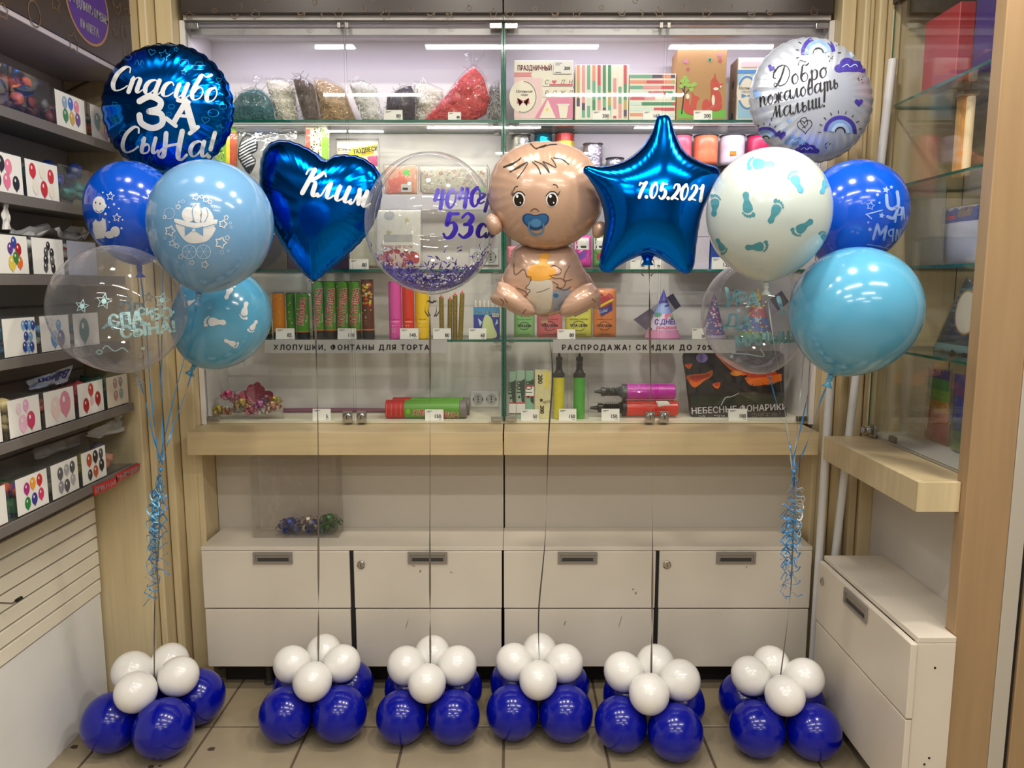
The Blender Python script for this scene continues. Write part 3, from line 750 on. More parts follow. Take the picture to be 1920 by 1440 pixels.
# ================================================================ BALLOONS
def latex_mat(name, rgb, rough=.16): return M(name, rgb, rough, 0, coat=.5, spec=.6, sss=.15)
NAVY = M('royal_latex', (2, 14, 146), .2, coat=.35, spec=.4)
WHITEL = latex_mat('white_latex', (240, 238, 234), .25)
BLUEL = latex_mat('blue_latex', (6, 84, 208))
SKYL = latex_mat('pale_blue_latex', (116, 168, 214))
AQUAL = latex_mat('aqua_latex', (92, 170, 208))
MILKL = latex_mat('milk_latex', (208, 220, 216), .2)
SILVERR = M('silver_ribbon', (128, 121, 112), .3, .6)
BLUER = M('blue_ribbon', (66, 146, 210), .3, .2)
PALER = M('pale_ribbon', (196, 206, 210), .35, .2)
PRINTW = M('white_print', (232, 234, 236), .4)
PALEP = M('pale_print', (198, 222, 244), .4)
BFOIL = M('blue_foil', (0, 112, 226), .14, 1)
SFOIL = M('silver_foil', (206, 214, 230), .26, .5)

# six weights on the floor, each four blue and four white balloons tied together
def unit_sphere(name, mat, neck=True):
    prof = [(0.0005, 1.0)]
    for k in range(1, 18):
        a = pi * k / 18; prof.append((math.sin(a) * (1 - .05 * max(0, -math.cos(a)) ** 2), math.cos(a)))
    prof += [(.09, -1.02), (.05, -1.06), (.10, -1.13)]
    mb = MB(mat).lathe(prof, (0, 0, 0), 32)
    me = bpy.data.meshes.new(name); me.from_pydata([tuple(v) for v in mb.v], [], mb.f); me.materials.append(mat)
    me.polygons.foreach_set('use_smooth', [True] * len(me.polygons)); return me
SB, SW = unit_sphere('blue_balloon', NAVY), unit_sphere('white_balloon', WHITEL)
def balloon_part(me, name, root, c, r, to, sq=1.0):
    """small tied balloon whose knot points at `to` (local coordinates)"""
    o = bpy.data.objects.new(name, me); COL.objects.link(o); o.parent = root; o.location = c
    d = (Vector(to) - Vector(c)).normalized(); o.rotation_euler = (-d).to_track_quat('Z', 'Y').to_euler(); o.scale = (r, r, r * sq)
    return o
BASES = [
 ((205, 1347), (303, 1358), 'four blue and four white balloons tied as weight under the bunch with round blue foil'),
 ((535, 1340), (638, 1338), 'four blue and four white balloons tied as weight under the blue heart'),
 ((752, 1342), (852, 1342), 'four blue and four white balloons tied as weight under the clear balloon with feathers'),
 ((960, 1335), (1062, 1338), 'four blue and four white balloons tied as weight under the baby balloon'),
 ((1163, 1355), (1267, 1372), 'four blue and four white balloons tied as weight under the blue star'),
 ((1428, 1365), (1536, 1370), 'four blue and four white balloons tied as weight under the bunch with silver foil')]
BASEC = []
for n_, (a, b, lab) in enumerate(BASES):
    pa, pb = PZ(a[0], a[1], .1), PZ(b[0], b[1], .1); ax = (pb - pa); half = ax.length / 2; ax.normalize(); ay = Vector((-ax.y, ax.x, 0))
    r = min(half * 1.01, .104); c = (pa + pb) / 2 + ay * half; c.z = 0; c.y -= .03 if n_ == 0 else 0; c.x += (.022 if n_ == 0 else -.018 if n_ == 5 else 0); rot = math.atan2(ax.y, ax.x)
    t = thing('balloon_weight', lab, 'balloons', c, 'balloon weights on the tiled floor'); t.rotation_euler.z = rot
    for sx in (-1, 1):
        for sy in (-1, 1):
            q = r * random.uniform(.96, 1.0)
            balloon_part(SB, 'blue_balloon', t, (sx * half * .98, sy * half * .98, q * 1.008), q, (0, 0, .13), .98)
    for k, (x, y) in enumerate(((0, -.098), (-.094, .004), (.094, .004), (0, .09))):
        q = .070 * random.uniform(.97, 1.04)
        balloon_part(SW, 'white_balloon', t, (x + random.uniform(-.008, .008), y, .226 + (.012 if y > -.05 else 0)), q, (0, 0, .16), 1.04)
    BASEC.append((c, t))
    bpy.context.view_layer.update()

# balloons in the air ------------------------------------------------------------
def latex(name, label, cx, cy, hw, top, knot, Y, mat, group=None, cat_='balloon', ky=1.0):
    """latex balloon: widest half-width hw px round (cx, cy), crown at pixel height `top`, tied at pixel `knot`"""
    c = P(cx, cy, Y); kn = P(*knot, Y); sc = (P(cx + hw, cy, Y) - c).length
    ax = (c - kn); L = ax.length; ax.normalize(); tl = (P(cx, top, Y) - c).length
    t = thing(name, label, cat_, c, group)
    u = Vector((0, 1, 0)); w = ax.cross(u).normalized(); u = w.cross(ax)
    rot = Matrix((w, u, ax)).transposed().to_4x4(); mb = MB(mat); mb.xf = Matrix.Translation(c) @ rot
    prof = []
    for k in range(0, 15):
        a = pi / 2 * k / 14; prof.append((max(.0004, sc * math.sin(a)), tl * math.cos(a)))
    for k in range(1, 19):
        s = math.sin(pi / 2 * k / 18.6); prof.append((sc * max(.0, (1 - s ** 2.1)) ** .60, -(L - .012) * s))
    prof += [(.010, -(L - .010)), (.007, -L)]
    mb.lathe(prof, n=44)
    body = O('balloon_skin', mb, t, smooth=True)
    kb = MB(mat); kb.xf = mb.xf; kb.lathe([(.005, -L + .004), (.009, -L - .004), (.005, -L - .009), (.010, -L - .018), (.016, -L - .026), (.012, -L - .025)], n=16)
    O('knot', kb, t, smooth=True)
    return t, body, bvh_of(mb), kn
NODE_K = [0]
def string(parent, a, b, mat, w=.0055, bow=.0, twist=9, name='ribbon', seg=60):
    a, b = Vector(a), Vector(b); pts = []
    if b.z > .5: NODE_K[0] += 1; b = b + Vector((.008 * math.cos(NODE_K[0] * 1.256), .008 * math.sin(NODE_K[0] * 1.256), .004))
    for i in range(seg + 1):
        s = i / seg; p = a.lerp(b, s); p.x += bow * math.sin(pi * s); p.y += .006 * math.sin(2.3 * pi * s); pts.append(p)
    return O(name, MB(mat).strip(pts, w, lambda s: .9 + twist * s + 1.3 * math.sin(7 * s)), parent, smooth=True)
def tail(parent, p, n=3, mat=SILVERR, s=.03):
    for k in range(n):
        a = 2 * pi * k / n + .6; q = [Vector(p), Vector(p) + Vector((math.cos(a) * s * .7, math.sin(a) * s * .4, .006)), Vector(p) + Vector((math.cos(a) * s, math.sin(a) * s * .6, -.025)), Vector(p) + Vector((math.cos(a) * s * .5, math.sin(a) * s * .5, -.045))]
        O('ribbon_end', MB(mat).strip(cat(q), .006, lambda t: .5 + 2 * t), parent, smooth=True)

NODE_L = P(301, 880, 2.42); NODE_R = P(1489, 884, 2.36)
# --- bunch by the shelves
BL = 'balloons of the bunch beside the wall shelves'
mb, c = foil_mb([(315 + 123 * math.cos(a), 205 + 121 * math.sin(a)) for a in np.linspace(0, 2 * pi, 25)[:-1]], (315, 205), 2.62, .095, BFOIL, R=16, n=128, scallop=(.028, 34), wrinkle=(.07, 32), rim=.018, lean=-.06)
t = thing('foil_balloon', 'round dark blue foil balloon lettered Спасибо за сына', 'balloon', c, BL)
O('foil_skin', mb, t, smooth=True); bv = bvh_of(mb)
pr = PR(); LB = M('light_blue_line', (36, 142, 214), .25, .6)
word(pr, 'Спасибо', 206, 168, 56, 2.5, 8.6, PRINTW, 2, .2, .125, 1, .96)
for pts in ([(262, 190), (282, 181), (301, 190), (298, 203), (280, 209)], [(280, 209), (302, 214), (304, 232), (286, 240), (266, 231), (262, 216)]): pr.stroke(pts, 11.5, PRINTW, 2)
for pts, w in (([(349, 190), (326, 230)], 10), ([(348, 190), (363, 242)], 13), ([(331, 216), (357, 219)], 6), ([(312, 222), (330, 236)], 8), ([(356, 250), (371, 238)], 8), ([(334, 188), (354, 192)], 8)): pr.stroke(pts, w, PRINTW, 2, False)
word(pr, 'Сы', 225, 284, 58, 3.5, 7.5, PRINTW, 2, .12, .06, 3); 
pr.stroke([(312, 250), (308, 288), (301, 294), (298, 286), (314, 274), (334, 270)], 5, PRINTW, 2, whi=9); pr.stroke([(342, 246), (334, 290), (340, 299), (350, 290)], 5, PRINTW, 2, whi=10)
word(pr, 'а!', 352, 293, 58, 3.5, 8, PRINTW, 2, .12, .04)
for (x, y, r, k_) in [(308, 104, 11, 's'), (285, 98, 8, 'h'), (345, 118, 9, 'o'), (372, 123, 13, 'b'), (262, 122, 9, 'w'), (240, 108, 7, 'o'), (322, 200, 6, 'o'), (317, 214, 5, 'o'), (385, 225, 9, 'h'), (400, 212, 10, 'o'), (222, 225, 9, 's'), (232, 250, 8, 'o'), (418, 200, 7, 'o'), (412, 240, 8, 's'), (392, 262, 6, 'o'), (345, 135, 6, 's'), (410, 150, 6, 'h'), (215, 195, 6, 'h'), (250, 240, 6, 'w'), (285, 300, 8, 'w'), (330, 93, 5, 's')]:
    if k_ == 's': pr.star(x, y, r, LB, 0, .2, .45, 5, 1.3)
    elif k_ == 'h': pr.heart(x, y, r * .8, LB, 0, .2, 1.3)
    elif k_ == 'o': pr.stroke([(x + r * math.cos(a), y + r * .7 * math.sin(a)) for a in np.linspace(0, 2 * pi, 9)], 1.3, LB)
    elif k_ == 'w': pr.stroke([(x - r, y), (x - r / 2, y - r), (x, y), (x + r / 2, y - r), (x + r, y)], 1.3, LB)
    else:
        pr.stroke([(x - r, y), (x + r, y), (x + r * .7, y + r * .6), (x - r * .7, y + r * .6), (x - r, y)], 1.3, LB, 0, False); pr.stroke([(x - r * .6, y), (x - r * .3, y - r * .5), (x + r * .5, y - r * .5), (x + r * .7, y)], 1.3, LB, 0, False)
pr.build('printed_lettering', t, on_bvh(bv), 9)
string(t, P(305, 326, 2.632), NODE_L, BLUER, .005)

t, o, bv, kn = latex('latex_balloon', 'royal blue latex balloon printed with baby and stars', 250, 392, 84, 302, (262, 505), 2.46, BLUEL, BL)
pr = PR()
pr.circ(186, 384, 12, 16, PRINTW, 0); pr.circ(197, 386, 3, 4, PRINTW, 0)
pr.poly([(174, 418), (186, 404), (198, 412), (200, 430), (196, 446), (180, 448), (176, 436)], PRINTW); pr.circ(216, 434, 9, 10, PRINTW); pr.circ(206, 440, 9, 7, PRINTW); pr.circ(186, 408, 6, 7, BLUEL, 1); pr.stroke([(180, 394), (186, 398), (192, 394)], 1.2, BLUEL, 1)
for a, b in ((180, 380), (188, 382)): pr.circ(a, b, 1.3, 2, INK, 1, 8)
pr.build('printed_baby', t, on_bvh(bv), 7); pr = PR()
for (x, y, r, l) in [(207, 368, 8, 1.6), (219, 408, 8, 1.6), (282, 366, 8, 1.6), (214, 383, 3, 0), (198, 401, 3.5, 0), (228, 428, 3, 0), (300, 352, 3, 0)]: pr.star(x, y, r, PRINTW, 0, .1, .45, 5, l)
for (x, y) in [(193, 361), (204, 389), (223, 391), (205, 416), (230, 412)]: pr.circ(x, y, 1.6, 1.6, PRINTW, 0, 8)
pr.build('printed_stars', t, on_bvh(bv), 7, kind='stuff'); string(t, kn, NODE_L, BLUER, .005)

t, o, bv, kn = latex('latex_balloon', 'pale blue latex balloon printed with white pram', 397, 415, 112, 300, (372, 556), 2.22, SKYL, BL)
pr = PR()
pr.poly(cat([(330, 417, 0), (338, 440, 0), (352, 454, 0), (368, 456, 0), (388, 452, 0), (400, 438, 0), (402, 425, 0), (365, 422, 0)], True, 3), PRINTW, 0)
pr.poly(cat([(327, 413, 0), (332, 410, 0), (366, 418, 0), (400, 412, 0), (408, 413, 0), (400, 425, 0), (366, 428, 0), (336, 423, 0)], True, 3), PRINTW, 1)
pr.circ(354, 402, 13, 14, PRINTW, 0); pr.poly(cat([(364, 414, 0), (360, 392, 0), (366, 382, 0), (374, 383, 0), (378, 400, 0), (376, 416, 0)], True, 3), PRINTW, 1); pr.poly(cat([(378, 416, 0), (376, 395, 0), (386, 388, 0), (396, 398, 0), (400, 412, 0)], True, 3), PRINTW, 1)
for pts in ([(364, 414), (361, 394), (368, 383)], [(376, 416), (378, 398), (374, 385)], [(384, 416), (390, 402), (386, 390)], [(328, 418), (366, 428), (404, 420)]): pr.stroke(pts, 1.4, SKYL, 2)
pr.poly([(347, 424), (363, 430), (347, 442)], SKYL, 3); pr.poly([(381, 424), (363, 430), (381, 442)], SKYL, 3); pr.circ(364, 431, 3, 3, PALEP, 4, 10)
for x in (355, 382):
    pr.stroke([(x + 13 * math.cos(a), 472 + 13 * math.sin(a)) for a in np.linspace(0, 2 * pi, 11)], 1.3, PALEP)
    for a in range(6): pr.stroke([(x, 472), (x + 12 * math.cos(a * pi / 3), 472 + 12 * math.sin(a * pi / 3))], .8, PALEP, 0, False, cap=False)
for (x, y, r, l) in [(367, 369, 7, 2), (378, 369, 4, 1.4), (386, 374, 6, 1.8), (394, 379, 4, 1.4), (319, 433, 10, 2.6), (334, 388, 5, 1.4), (418, 420, 8, 2.4), (424, 408, 5, 1.4), (414, 455, 11, 3), (426, 446, 5, 1.4), (323, 456, 6, 1.6), (332, 461, 5, 1.4), (360, 492, 5, 1.2), (384, 496, 7, 1.6), (339, 481, 5, 1.2), (309, 407, 4, 1.2)]: pr.star(x, y, r, PRINTW, 0, .3, .6, 5, l)
for (x, y, r) in [(343, 378, 3), (336, 379, 2), (432, 418, 2.2), (433, 426, 2.2), (416, 473, 3.5), (428, 470, 2), (310, 446, 2.5), (400, 388, 2.5), (318, 400, 10), (326, 446, 3)]: pr.stroke([(x + r * math.cos(a), y + r * math.sin(a)) for a in np.linspace(0, 2 * pi, 9)], .9, PALEP)
pr.build('printed_picture', t, on_bvh(bv), 8); string(t, kn, NODE_L, BLUER, .005)

t, o, bv, kn = latex('latex_balloon', 'aqua latex balloon with white footprints tilted below pale blue one', 417, 592, 88, 500, (362, 690), 2.60, AQUAL, BL)
pr = PR(); o2 = []
for k_, (x, y, L, rot, fl_) in enumerate([(402, 604, 44, -1.5, 1), (459, 583, 36, 3.35, 1), (430, 546, 34, .4, -1), (434, 643, 30, 2.0, 1), (474, 612, 28, 3.7, -1), (356, 568, 26, -1.9, 1)]):
    pr = PR(); foot(pr, x, y, L, PRINTW, rot, fl_); pr.build('footprint', t, on_bvh(bv), 7)
string(t, kn, NODE_L, BLUER, .005)

t, o, bv, kn = latex('clear_balloon', 'clear balloon lettered in pale mint, hanging before the wall shelves', 223, 580, 120, 460, (258, 705), 2.24, LATEXC, BL)
MINT = M('mint_print', (176, 216, 220), .45); MINTD = M('mint_print_dim', (128, 178, 190), .5)
pr = PR()
pr.text('СПА', 204, 614, 22, MINT, 0, 'l', -.14, 0, .95, 3); pr.text('СИ', 257, 590, 13, MINT, 0, 'l', .06, 0, 1.1, 2); pr.text('БО', 282, 600, 19, MINT, 0, 'l', -.1, 0, 1.1, 3); pr.text('за', 262, 610, 9, MINT, 0, 'l', 0, 0, 1, 1.5)
pr.text('СЫНА!', 226, 634, 21, MINT, 0, 'l', -.12, 0, 1.05, 3)
for (x, y, r) in [(195, 565, 15), (304, 563, 15), (154, 574, 13)]:
    pr.star(x, y, r, MINT, 0, .2, .45, 5, 1.6); pr.circ(x, y, 5, 5, MINT, 0, 12)
for pts in ([(192, 655), (200, 648), (215, 658), (230, 652), (240, 660)], [(180, 660), (186, 664), (192, 660), (186, 656), (180, 660)]): pr.stroke(pts, 2, MINT)
pr.circ(268, 653, 4, 3, MINT, 0, 10); pr.circ(325, 585, 2, 3, MINT, 0, 8)
pr.build('printed_lettering', t, on_bvh(bv), 8)
# print on the far side, showing through mirrored
back = PR()
back.text('АБИ', -30, 0, 18, MINTD, 0, 'l', .15, 0, -1, 3); 
fb = lambda x, y: (lambda h: None if h[0] is None else (h[0], h[1]))(bv.ray_cast(P(x, y, 2.24) + Vector((0, .02, 0)), Vector((0, 1, 0))))
bp = PR()
for (s, x, y, h) in [('ПС', 212, 596, 22), ('СЫНА', 226, 630, 18), ('за', 190, 606, 10)]: bp.text(s, x, y, h, MINTD, 0, 'l', .12, 0, -1, 2.5)
for (x, y, r) in [(180, 565, 12), (222, 560, 10)]: bp.star(x, y, r, MINTD, 0, .2, .45, 5, 2)
bp.build('printed_lettering', t, fb, 8)
string(t, kn, NODE_L, BLUER, .005)

# curled ribbons under each node and the line down to the weight
def curls(name, label, node, base, mats, px_end, Yd):
    t = thing(name, label, 'ribbons', node); d = P(*px_end, Yd) - node
    for k in range(9):
        q = []; ph = random.uniform(0, 6); Lk = random.uniform(.55, 1.0); n_ = 90; sg = random.choice((-1, 1)); tu = random.uniform(7, 11)
        ox = Vector((random.uniform(-.016, .016), random.uniform(-.02, .02), 0))
        for i in range(n_):
            s = i / (n_ - 1); g = min(1, s * 3.5); rad = .013 * g * (1 + .35 * math.sin(ph + 5 * s))
            if s > .86: rad *= 1 + 3 * (s - .86)
            q.append(node + d * s * Lk + ox * g * 1.4 + Vector((rad * math.cos(sg * tu * 2 * pi * s + ph), rad * math.sin(sg * tu * 2 * pi * s + ph), .006 * math.sin(tu * 4 * pi * s))))
        O('curl', MB(mats[k % len(mats)]).strip(q, .0042, lambda s: 1.2 + 4 * s), t, smooth=True)
    O('knot', MB(mats[0]).ico(node, .008, 1), t, smooth=True)
    O('line', MB(SILVERR).strip(cat([node, node + d * .5 + Vector((.004, 0, 0)), node + d * .98, Vector((base.x, base.y, .20))]), .005, lambda s: 1 + 6 * s), t, smooth=True)
curls('curling_ribbon', 'curled pale blue ribbons hanging below the bunch beside wall shelves', NODE_L, BASEC[0][0], [BLUER, BLUER, M('pale_blue_ribbon', (128, 196, 232), .3, .2)], (290, 1138), 2.46)
curls('curling_ribbon', 'curled blue and white ribbons hanging below the bunch with silver foil', NODE_R, BASEC[5][0], [BLUER, PALER], (1480, 1138), 2.40)

# --- single balloons
def single(t, px, py, Y, k, bow=0, mat=SILVERR):
    b = BASEC[k][0]; string(t, P(px, py, Y), Vector((b.x, b.y, .20)), mat, .0075, bow)
# heart
heart = [(613, 301), (628, 292), (652, 291), (680, 297), (708, 318), (719, 350), (712, 395), (690, 440), (650, 480), (612, 510), (588, 526), (565, 508), (535, 472), (508, 430), (489, 385), (483, 340), (486, 295), (503, 268), (530, 262), (560, 270), (590, 285)]
mb, c = foil_mb(heart, (600, 390), 2.74, .085, BFOIL, R=16, n=128, scallop=(.014, 40), wrinkle=(.05, 44), rim=.012, k=8, yaw=-.10)
t = thing('foil_balloon', 'blue heart shaped foil balloon lettered Клим', 'balloon', c)
O('foil_skin', mb, t, smooth=True); bv = bvh_of(mb)
pr = PR(); word(pr, 'К', 560, 360, 60, 3.5, 9, PRINTW, 1, .1, .28); word(pr, 'лим', 594, 368, 58, 3.5, 8.5, PRINTW, 1, .12, .22, 0, 1.06)
pr.build('printed_lettering', t, on_bvh(bv), 8); tail(t, P(588, 530, 2.74), 2); single(t, 588, 526, 2.74, 1, .010)
# clear bubble with feathers
c0 = P(808, 420, 2.54); r0 = (P(931, 420, 2.54) - c0).length
t = thing('bubble_balloon', 'large clear round balloon lettered 4040 гр 53 см with purple feathers inside', 'balloon', c0)
mb = MB(BUBBLE); mb.xf = Matrix.Translation(c0)
mb.lathe([(max(.0004, r0 * math.sin(a)), r0 * 1.06 * math.cos(a)) for a in np.linspace(0, pi * .985, 40)], n=64)
O('balloon_skin', mb, t, smooth=True); bv = bvh_of(mb)
sm = MB(clear('bubble_seam', (225, 225, 225), 1.4, milk=.25)); q = [c0 + Vector((r0 * 1.001 * math.sin(a) * math.cos(1.05), -r0 * 1.001 * math.sin(a) * math.sin(1.05) * .6, 0)) for a in [0]]
ring = [c0 + Vector((r0 * 1.003 * math.cos(a) * .93, -r0 * 1.003 * math.cos(a) * .37, r0 * 1.063 * math.sin(a))) for a in np.linspace(0, 2 * pi, 73)]
O('seam', sm.tube(ring, .0016, 6), t, smooth=True)
PURP = M('violet_print', (52, 34, 160), .35)
pr = PR(); word(pr, '4040', 812, 392, 46, 4, 8, PURP, 1, .16, -.06, 1.5); word(pr, 'гр.', 893, 381, 38, 3, 7, PURP, 1, .16, .06); pr.build('printed_lettering', t, on_bvh(bv), 8); pr = PR()
word(pr, '53', 828, 446, 60, 5, 10, PURP, 1, .18, -.02, 2); pr.build('printed_lettering', t, on_bvh(bv), 8); pr = PR(); word(pr, 'см', 892, 445, 50, 4, 9, PURP, 1, .14, .0, 0, .85)
pr.build('printed_lettering', t, on_bvh(bv), 8)
kn = c0 + Vector((0, 0, -r0 * 1.06)); O('knot', MB(BUBBLE).lathe([(.012, .01), (.006, -.006), (.014, -.028)], kn, 12), t, smooth=True)
tail(t, kn + Vector((0, 0, -.03)), 4, M('dark_ribbon', (96, 92, 92), .3, .6), .028); single(t, 806, 556, 2.54, 2)
mb = MB(M('violet_feather', (70, 56, 170), .8))
for k in range(1100):
    a = random.gauss(0, .62); dep = random.gauss(-.1, .5); pol = pi - abs(random.gauss(.62, .22)) if k % 3 else pi - random.uniform(.2, .9)
    az = random.choice((random.gauss(pi, .8), random.gauss(0, .6), random.gauss(-pi / 2, .7)))
    d = Vector((math.sin(pol) * math.cos(az), math.sin(pol) * math.sin(az), math.cos(pol) * 1.05)); p = c0 + d * r0 * .965
    tg = Vector((random.uniform(-1, 1), random.uniform(-1, 1), random.uniform(-.4, .6))); tg = (tg - d * tg.dot(d)).normalized() * random.uniform(.012, .026)
    e = p + tg - d * random.uniform(.002, .008); mb.strip([p, p.lerp(e, .5) - d * .002, e], lambda s: .0062 * (1.15 - s), lambda s: random.uniform(0, 3))
O('feathers', mb, None, c0, kind='stuff', label='purple feather bits lying inside the clear round balloon', category='feathers')

# baby
SKIN = M('skin_foil', (196, 161, 138), .22, .2, coat=.4); SKIND = M('line_brown', (92, 60, 44), .5)
t = thing('baby_balloon', 'foil balloon shaped as a baby with blue dummy', 'balloon', P(1022, 420, 2.40))
YBB = 2.40
hb, _ = foil_mb([(917, 352), (925, 318), (948, 288), (985, 270), (1022, 265), (1060, 270), (1098, 290), (1122, 325), (1130, 365), (1124, 405), (1102, 436), (1068, 458), (1030, 467), (990, 462), (955, 444), (932, 418), (919, 385)], (1024, 368), YBB, .105, SKIN, R=14, n=112, scallop=(.012, 30), wrinkle=(.045, 30), rim=.008)
O('head', hb, t, smooth=True); bh = bvh_of(hb)
tb, _ = foil_mb([(962, 468), (985, 456), (1020, 462), (1060, 456), (1078, 468), (1092, 498), (1104, 520), (1112, 548), (1092, 556), (1082, 572), (1052, 586), (1020, 592), (988, 584), (966, 566), (950, 548), (938, 540), (944, 512), (956, 490)], (1022, 525), YBB + .045, .075, SKIN, R=12, n=96, scallop=(.015, 26), wrinkle=(.05, 26), rim=.008)
O('torso', tb, t, smooth=True); bt = bvh_of(tb)
bf = []
for pts, ctr in (([(936, 528), (958, 534), (980, 552), (1000, 574), (1004, 588), (990, 594), (970, 590), (946, 578), (928, 570), (919, 560), (928, 544)], (960, 565)), ([(1108, 530), (1088, 536), (1066, 552), (1052, 574), (1050, 588), (1062, 594), (1084, 590), (1108, 578), (1124, 566), (1124, 548)], (1088, 566))):
    fb_, _ = foil_mb(pts, ctr, YBB - .01, .05, SKIN, R=9, n=72, scallop=(.03, 14), wrinkle=(.08, 14), rim=.01); O('foot', fb_, t, smooth=True); bf.append(bvh_of(fb_))
for pts, ctr in (([(912, 408), (922, 400), (936, 410), (942, 428), (932, 440), (920, 438), (912, 425)], (927, 420)), ([(1112, 424), (1126, 414), (1136, 420), (1136, 436), (1124, 446), (1112, 444)], (1124, 432))):
    eb, _ = foil_mb(pts, ctr, YBB - .035, .026, SKIN, R=7, n=48); O('ear', eb, t, smooth=True)
for pts, ctr in (([(944, 512), (934, 528), (926, 552), (922, 566), (934, 568), (946, 552), (956, 532)], (938, 542)), ([(1100, 512), (1112, 528), (1122, 552), (1126, 574), (1114, 580), (1102, 560), (1092, 534)], (1108, 546))):
    eb, _ = foil_mb(pts, ctr, YBB + .05, .03, SKIN, R=7, n=48, wrinkle=(.1, 12)); O('elbow', eb, t, smooth=True)
pr = PR(); H = on_bvh(bh); EYE = M('eye_dark', (32, 22, 18), .2); DUM = M('dummy_blue', (40, 106, 168), .2, .1, coat=.4); DUMD = M('dummy_dark', (22, 72, 126), .25)
for pts in ([(995, 270), (1005, 279), (1012, 276), (1024, 272)], [(1006, 278), (1018, 276), (1030, 272), (1044, 271)], [(945, 314), (962, 308), (977, 296)], [(944, 313), (966, 304), (975, 299)], [(956, 322), (974, 314), (988, 304)], [(958, 322), (976, 310), (989, 304)], [(970, 335), (980, 322), (990, 306)], [(999, 304), (1008, 313), (1014, 326)], [(1002, 302), (1018, 309), (1030, 324), (1026, 314), (1018, 304)], [(1018, 303), (1030, 308), (1042, 314), (1040, 306), (1034, 297)], [(1038, 296), (1054, 299), (1066, 308)]): pr.stroke(pts, 1.6, INK, 1, whi=2.6)
pr.build('printed_hair', t, H, 7, kind='stuff'); pr = PR()
for x, y in ((973, 374), (1035, 374)):
    pr.circ(x, y, 11, 14, PRINTW, 0); pr.circ(x, y + 1, 9, 12, EYE, 1); pr.circ(x - 3, y - 6, 2.4, 3, PRINTW, 2, 10); pr.circ(x + 3, y + 6, 1.4, 1.6, PRINTW, 2, 8)
    pr.stroke([(x - 11, y - 7), (x - 4, y - 14), (x + 5, y - 14), (x + 11, y - 8)], 2, INK, 2)
    for k in (-1, 0, 1): pr.stroke([(x + (10 if x > 1000 else -10) + k * 1.5, y - 9 - k), (x + (14 if x > 1000 else -14) + k, y - 13 - 3 * k)], 1.2, INK, 2, False)
pr.build('printed_eyes', t, H, 7, kind='stuff'); pr = PR()
pr.stroke([(963, 357), (966, 351), (971, 349)], 1.5, INK, 1); pr.stroke([(1037, 346), (1043, 347), (1046, 352)], 1.5, INK, 1); pr.stroke([(995, 396), (1000, 392), (1006, 392), (1010, 396)], 1.8, SKIND, 1); pr.build('printed_nose_and_brows', t, H, 7, kind='stuff'); pr = PR()
pr.poly(cat([(981, 404, 0), (990, 400, 0), (1004, 403, 0), (1020, 400, 0), (1029, 406, 0), (1028, 416, 0), (1020, 425, 0), (1010, 431, 0), (998, 431, 0), (988, 424, 0), (980, 414, 0)], True, 4), DUMD, 1)
pr.poly(cat([(984, 405, 0), (991, 402, 0), (1004, 405, 0), (1019, 402, 0), (1026, 407, 0), (1025, 415, 0), (1018, 422, 0), (1005, 424, 0), (991, 422, 0), (984, 414, 0)], True, 4), DUM, 2)
pr.circ(1005, 418, 10, 8, M('dummy_light', (84, 146, 200), .2), 3, 18); pr.stroke([(993, 416), (992, 428), (998, 438), (1008, 440), (1018, 434), (1019, 420)], 3, M('dummy_light', (84, 146, 200), .2), 4)
pr.build('printed_dummy', t, H, 7)
pr = PR(); ORA = M('teat_orange', (222, 160, 62), .3, .2); BOT = M('bottle_white', (214, 206, 192), .25, .3)
pr.poly(cat([(990, 530, 0), (1022, 524, 0), (1036, 532, 0), (1034, 570, 0), (1026, 586, 0), (1000, 584, 0), (990, 566, 0)], True, 3), BOT, 0)
pr.poly([(1036, 545), (1066, 540), (1082, 556), (1070, 575), (1036, 584)], M('nappy_grey', (150, 158, 172), .3, .3), 0); pr.circ(1042, 554, 5, 4, DUM, 1, 12)
pr.poly(cat([(988, 512, 0), (996, 498, 0), (1010, 494, 0), (1012, 480, 0), (1022, 474, 0), (1030, 478, 0), (1026, 492, 0), (1040, 504, 0), (1040, 518, 0), (1016, 526, 0), (996, 524, 0)], True, 3), ORA, 1)
for pts in ([(964, 495), (966, 515), (982, 505), (988, 518), (996, 520), (992, 532), (986, 540), (994, 544), (988, 552), (980, 558), (974, 556)], [(1032, 500), (1040, 498), (1052, 506), (1048, 514), (1034, 516)], [(1030, 516), (1040, 522), (1052, 522), (1060, 530), (1054, 540), (1044, 538)], [(1036, 528), (1046, 534), (1044, 540)], [(1068, 498), (1060, 512), (1058, 526), (1072, 524)], [(970, 540), (984, 546), (990, 554)], [(1042, 538), (1058, 544), (1070, 538)]): pr.stroke(pts, 1.3, SKIND, 2)
pr.stroke([(1006, 548), (1016, 546), (1030, 540)], .9, SKIND, 2); pr.build('printed_body', t, on_bvh(bt), 7)
pr = PR()
for pts in ([(938, 560), (944, 566), (942, 572)], [(946, 560), (952, 568)], [(1110, 560), (1116, 566)], [(986, 580), (980, 588)]): pr.stroke(pts, 1.2, SKIND)
pr.build('printed_toes', t, on_bvh(*bf), 7)
O('tail_valve', MB(SKIN).box(P(1014, 592, 2.44).x, P(1028, 592, 2.44).x, 2.442, 2.446, P(1021, 606, 2.44).z, P(1021, 588, 2.44).z), t, bevel=.001)
b = BASEC[3][0]
O('ribbon', MB(M('dark_ribbon', (96, 92, 92), .3, .6)).strip(cat([P(1022, 604, 2.445), P(1036, 690, 2.47), P(1028, 830, 2.50), P(1022, 1010, 2.54), P(1010, 1150, 2.56), Vector((b.x, b.y, .20))], k=14), .0055, lambda s: 1 + 7 * s), t, smooth=True)
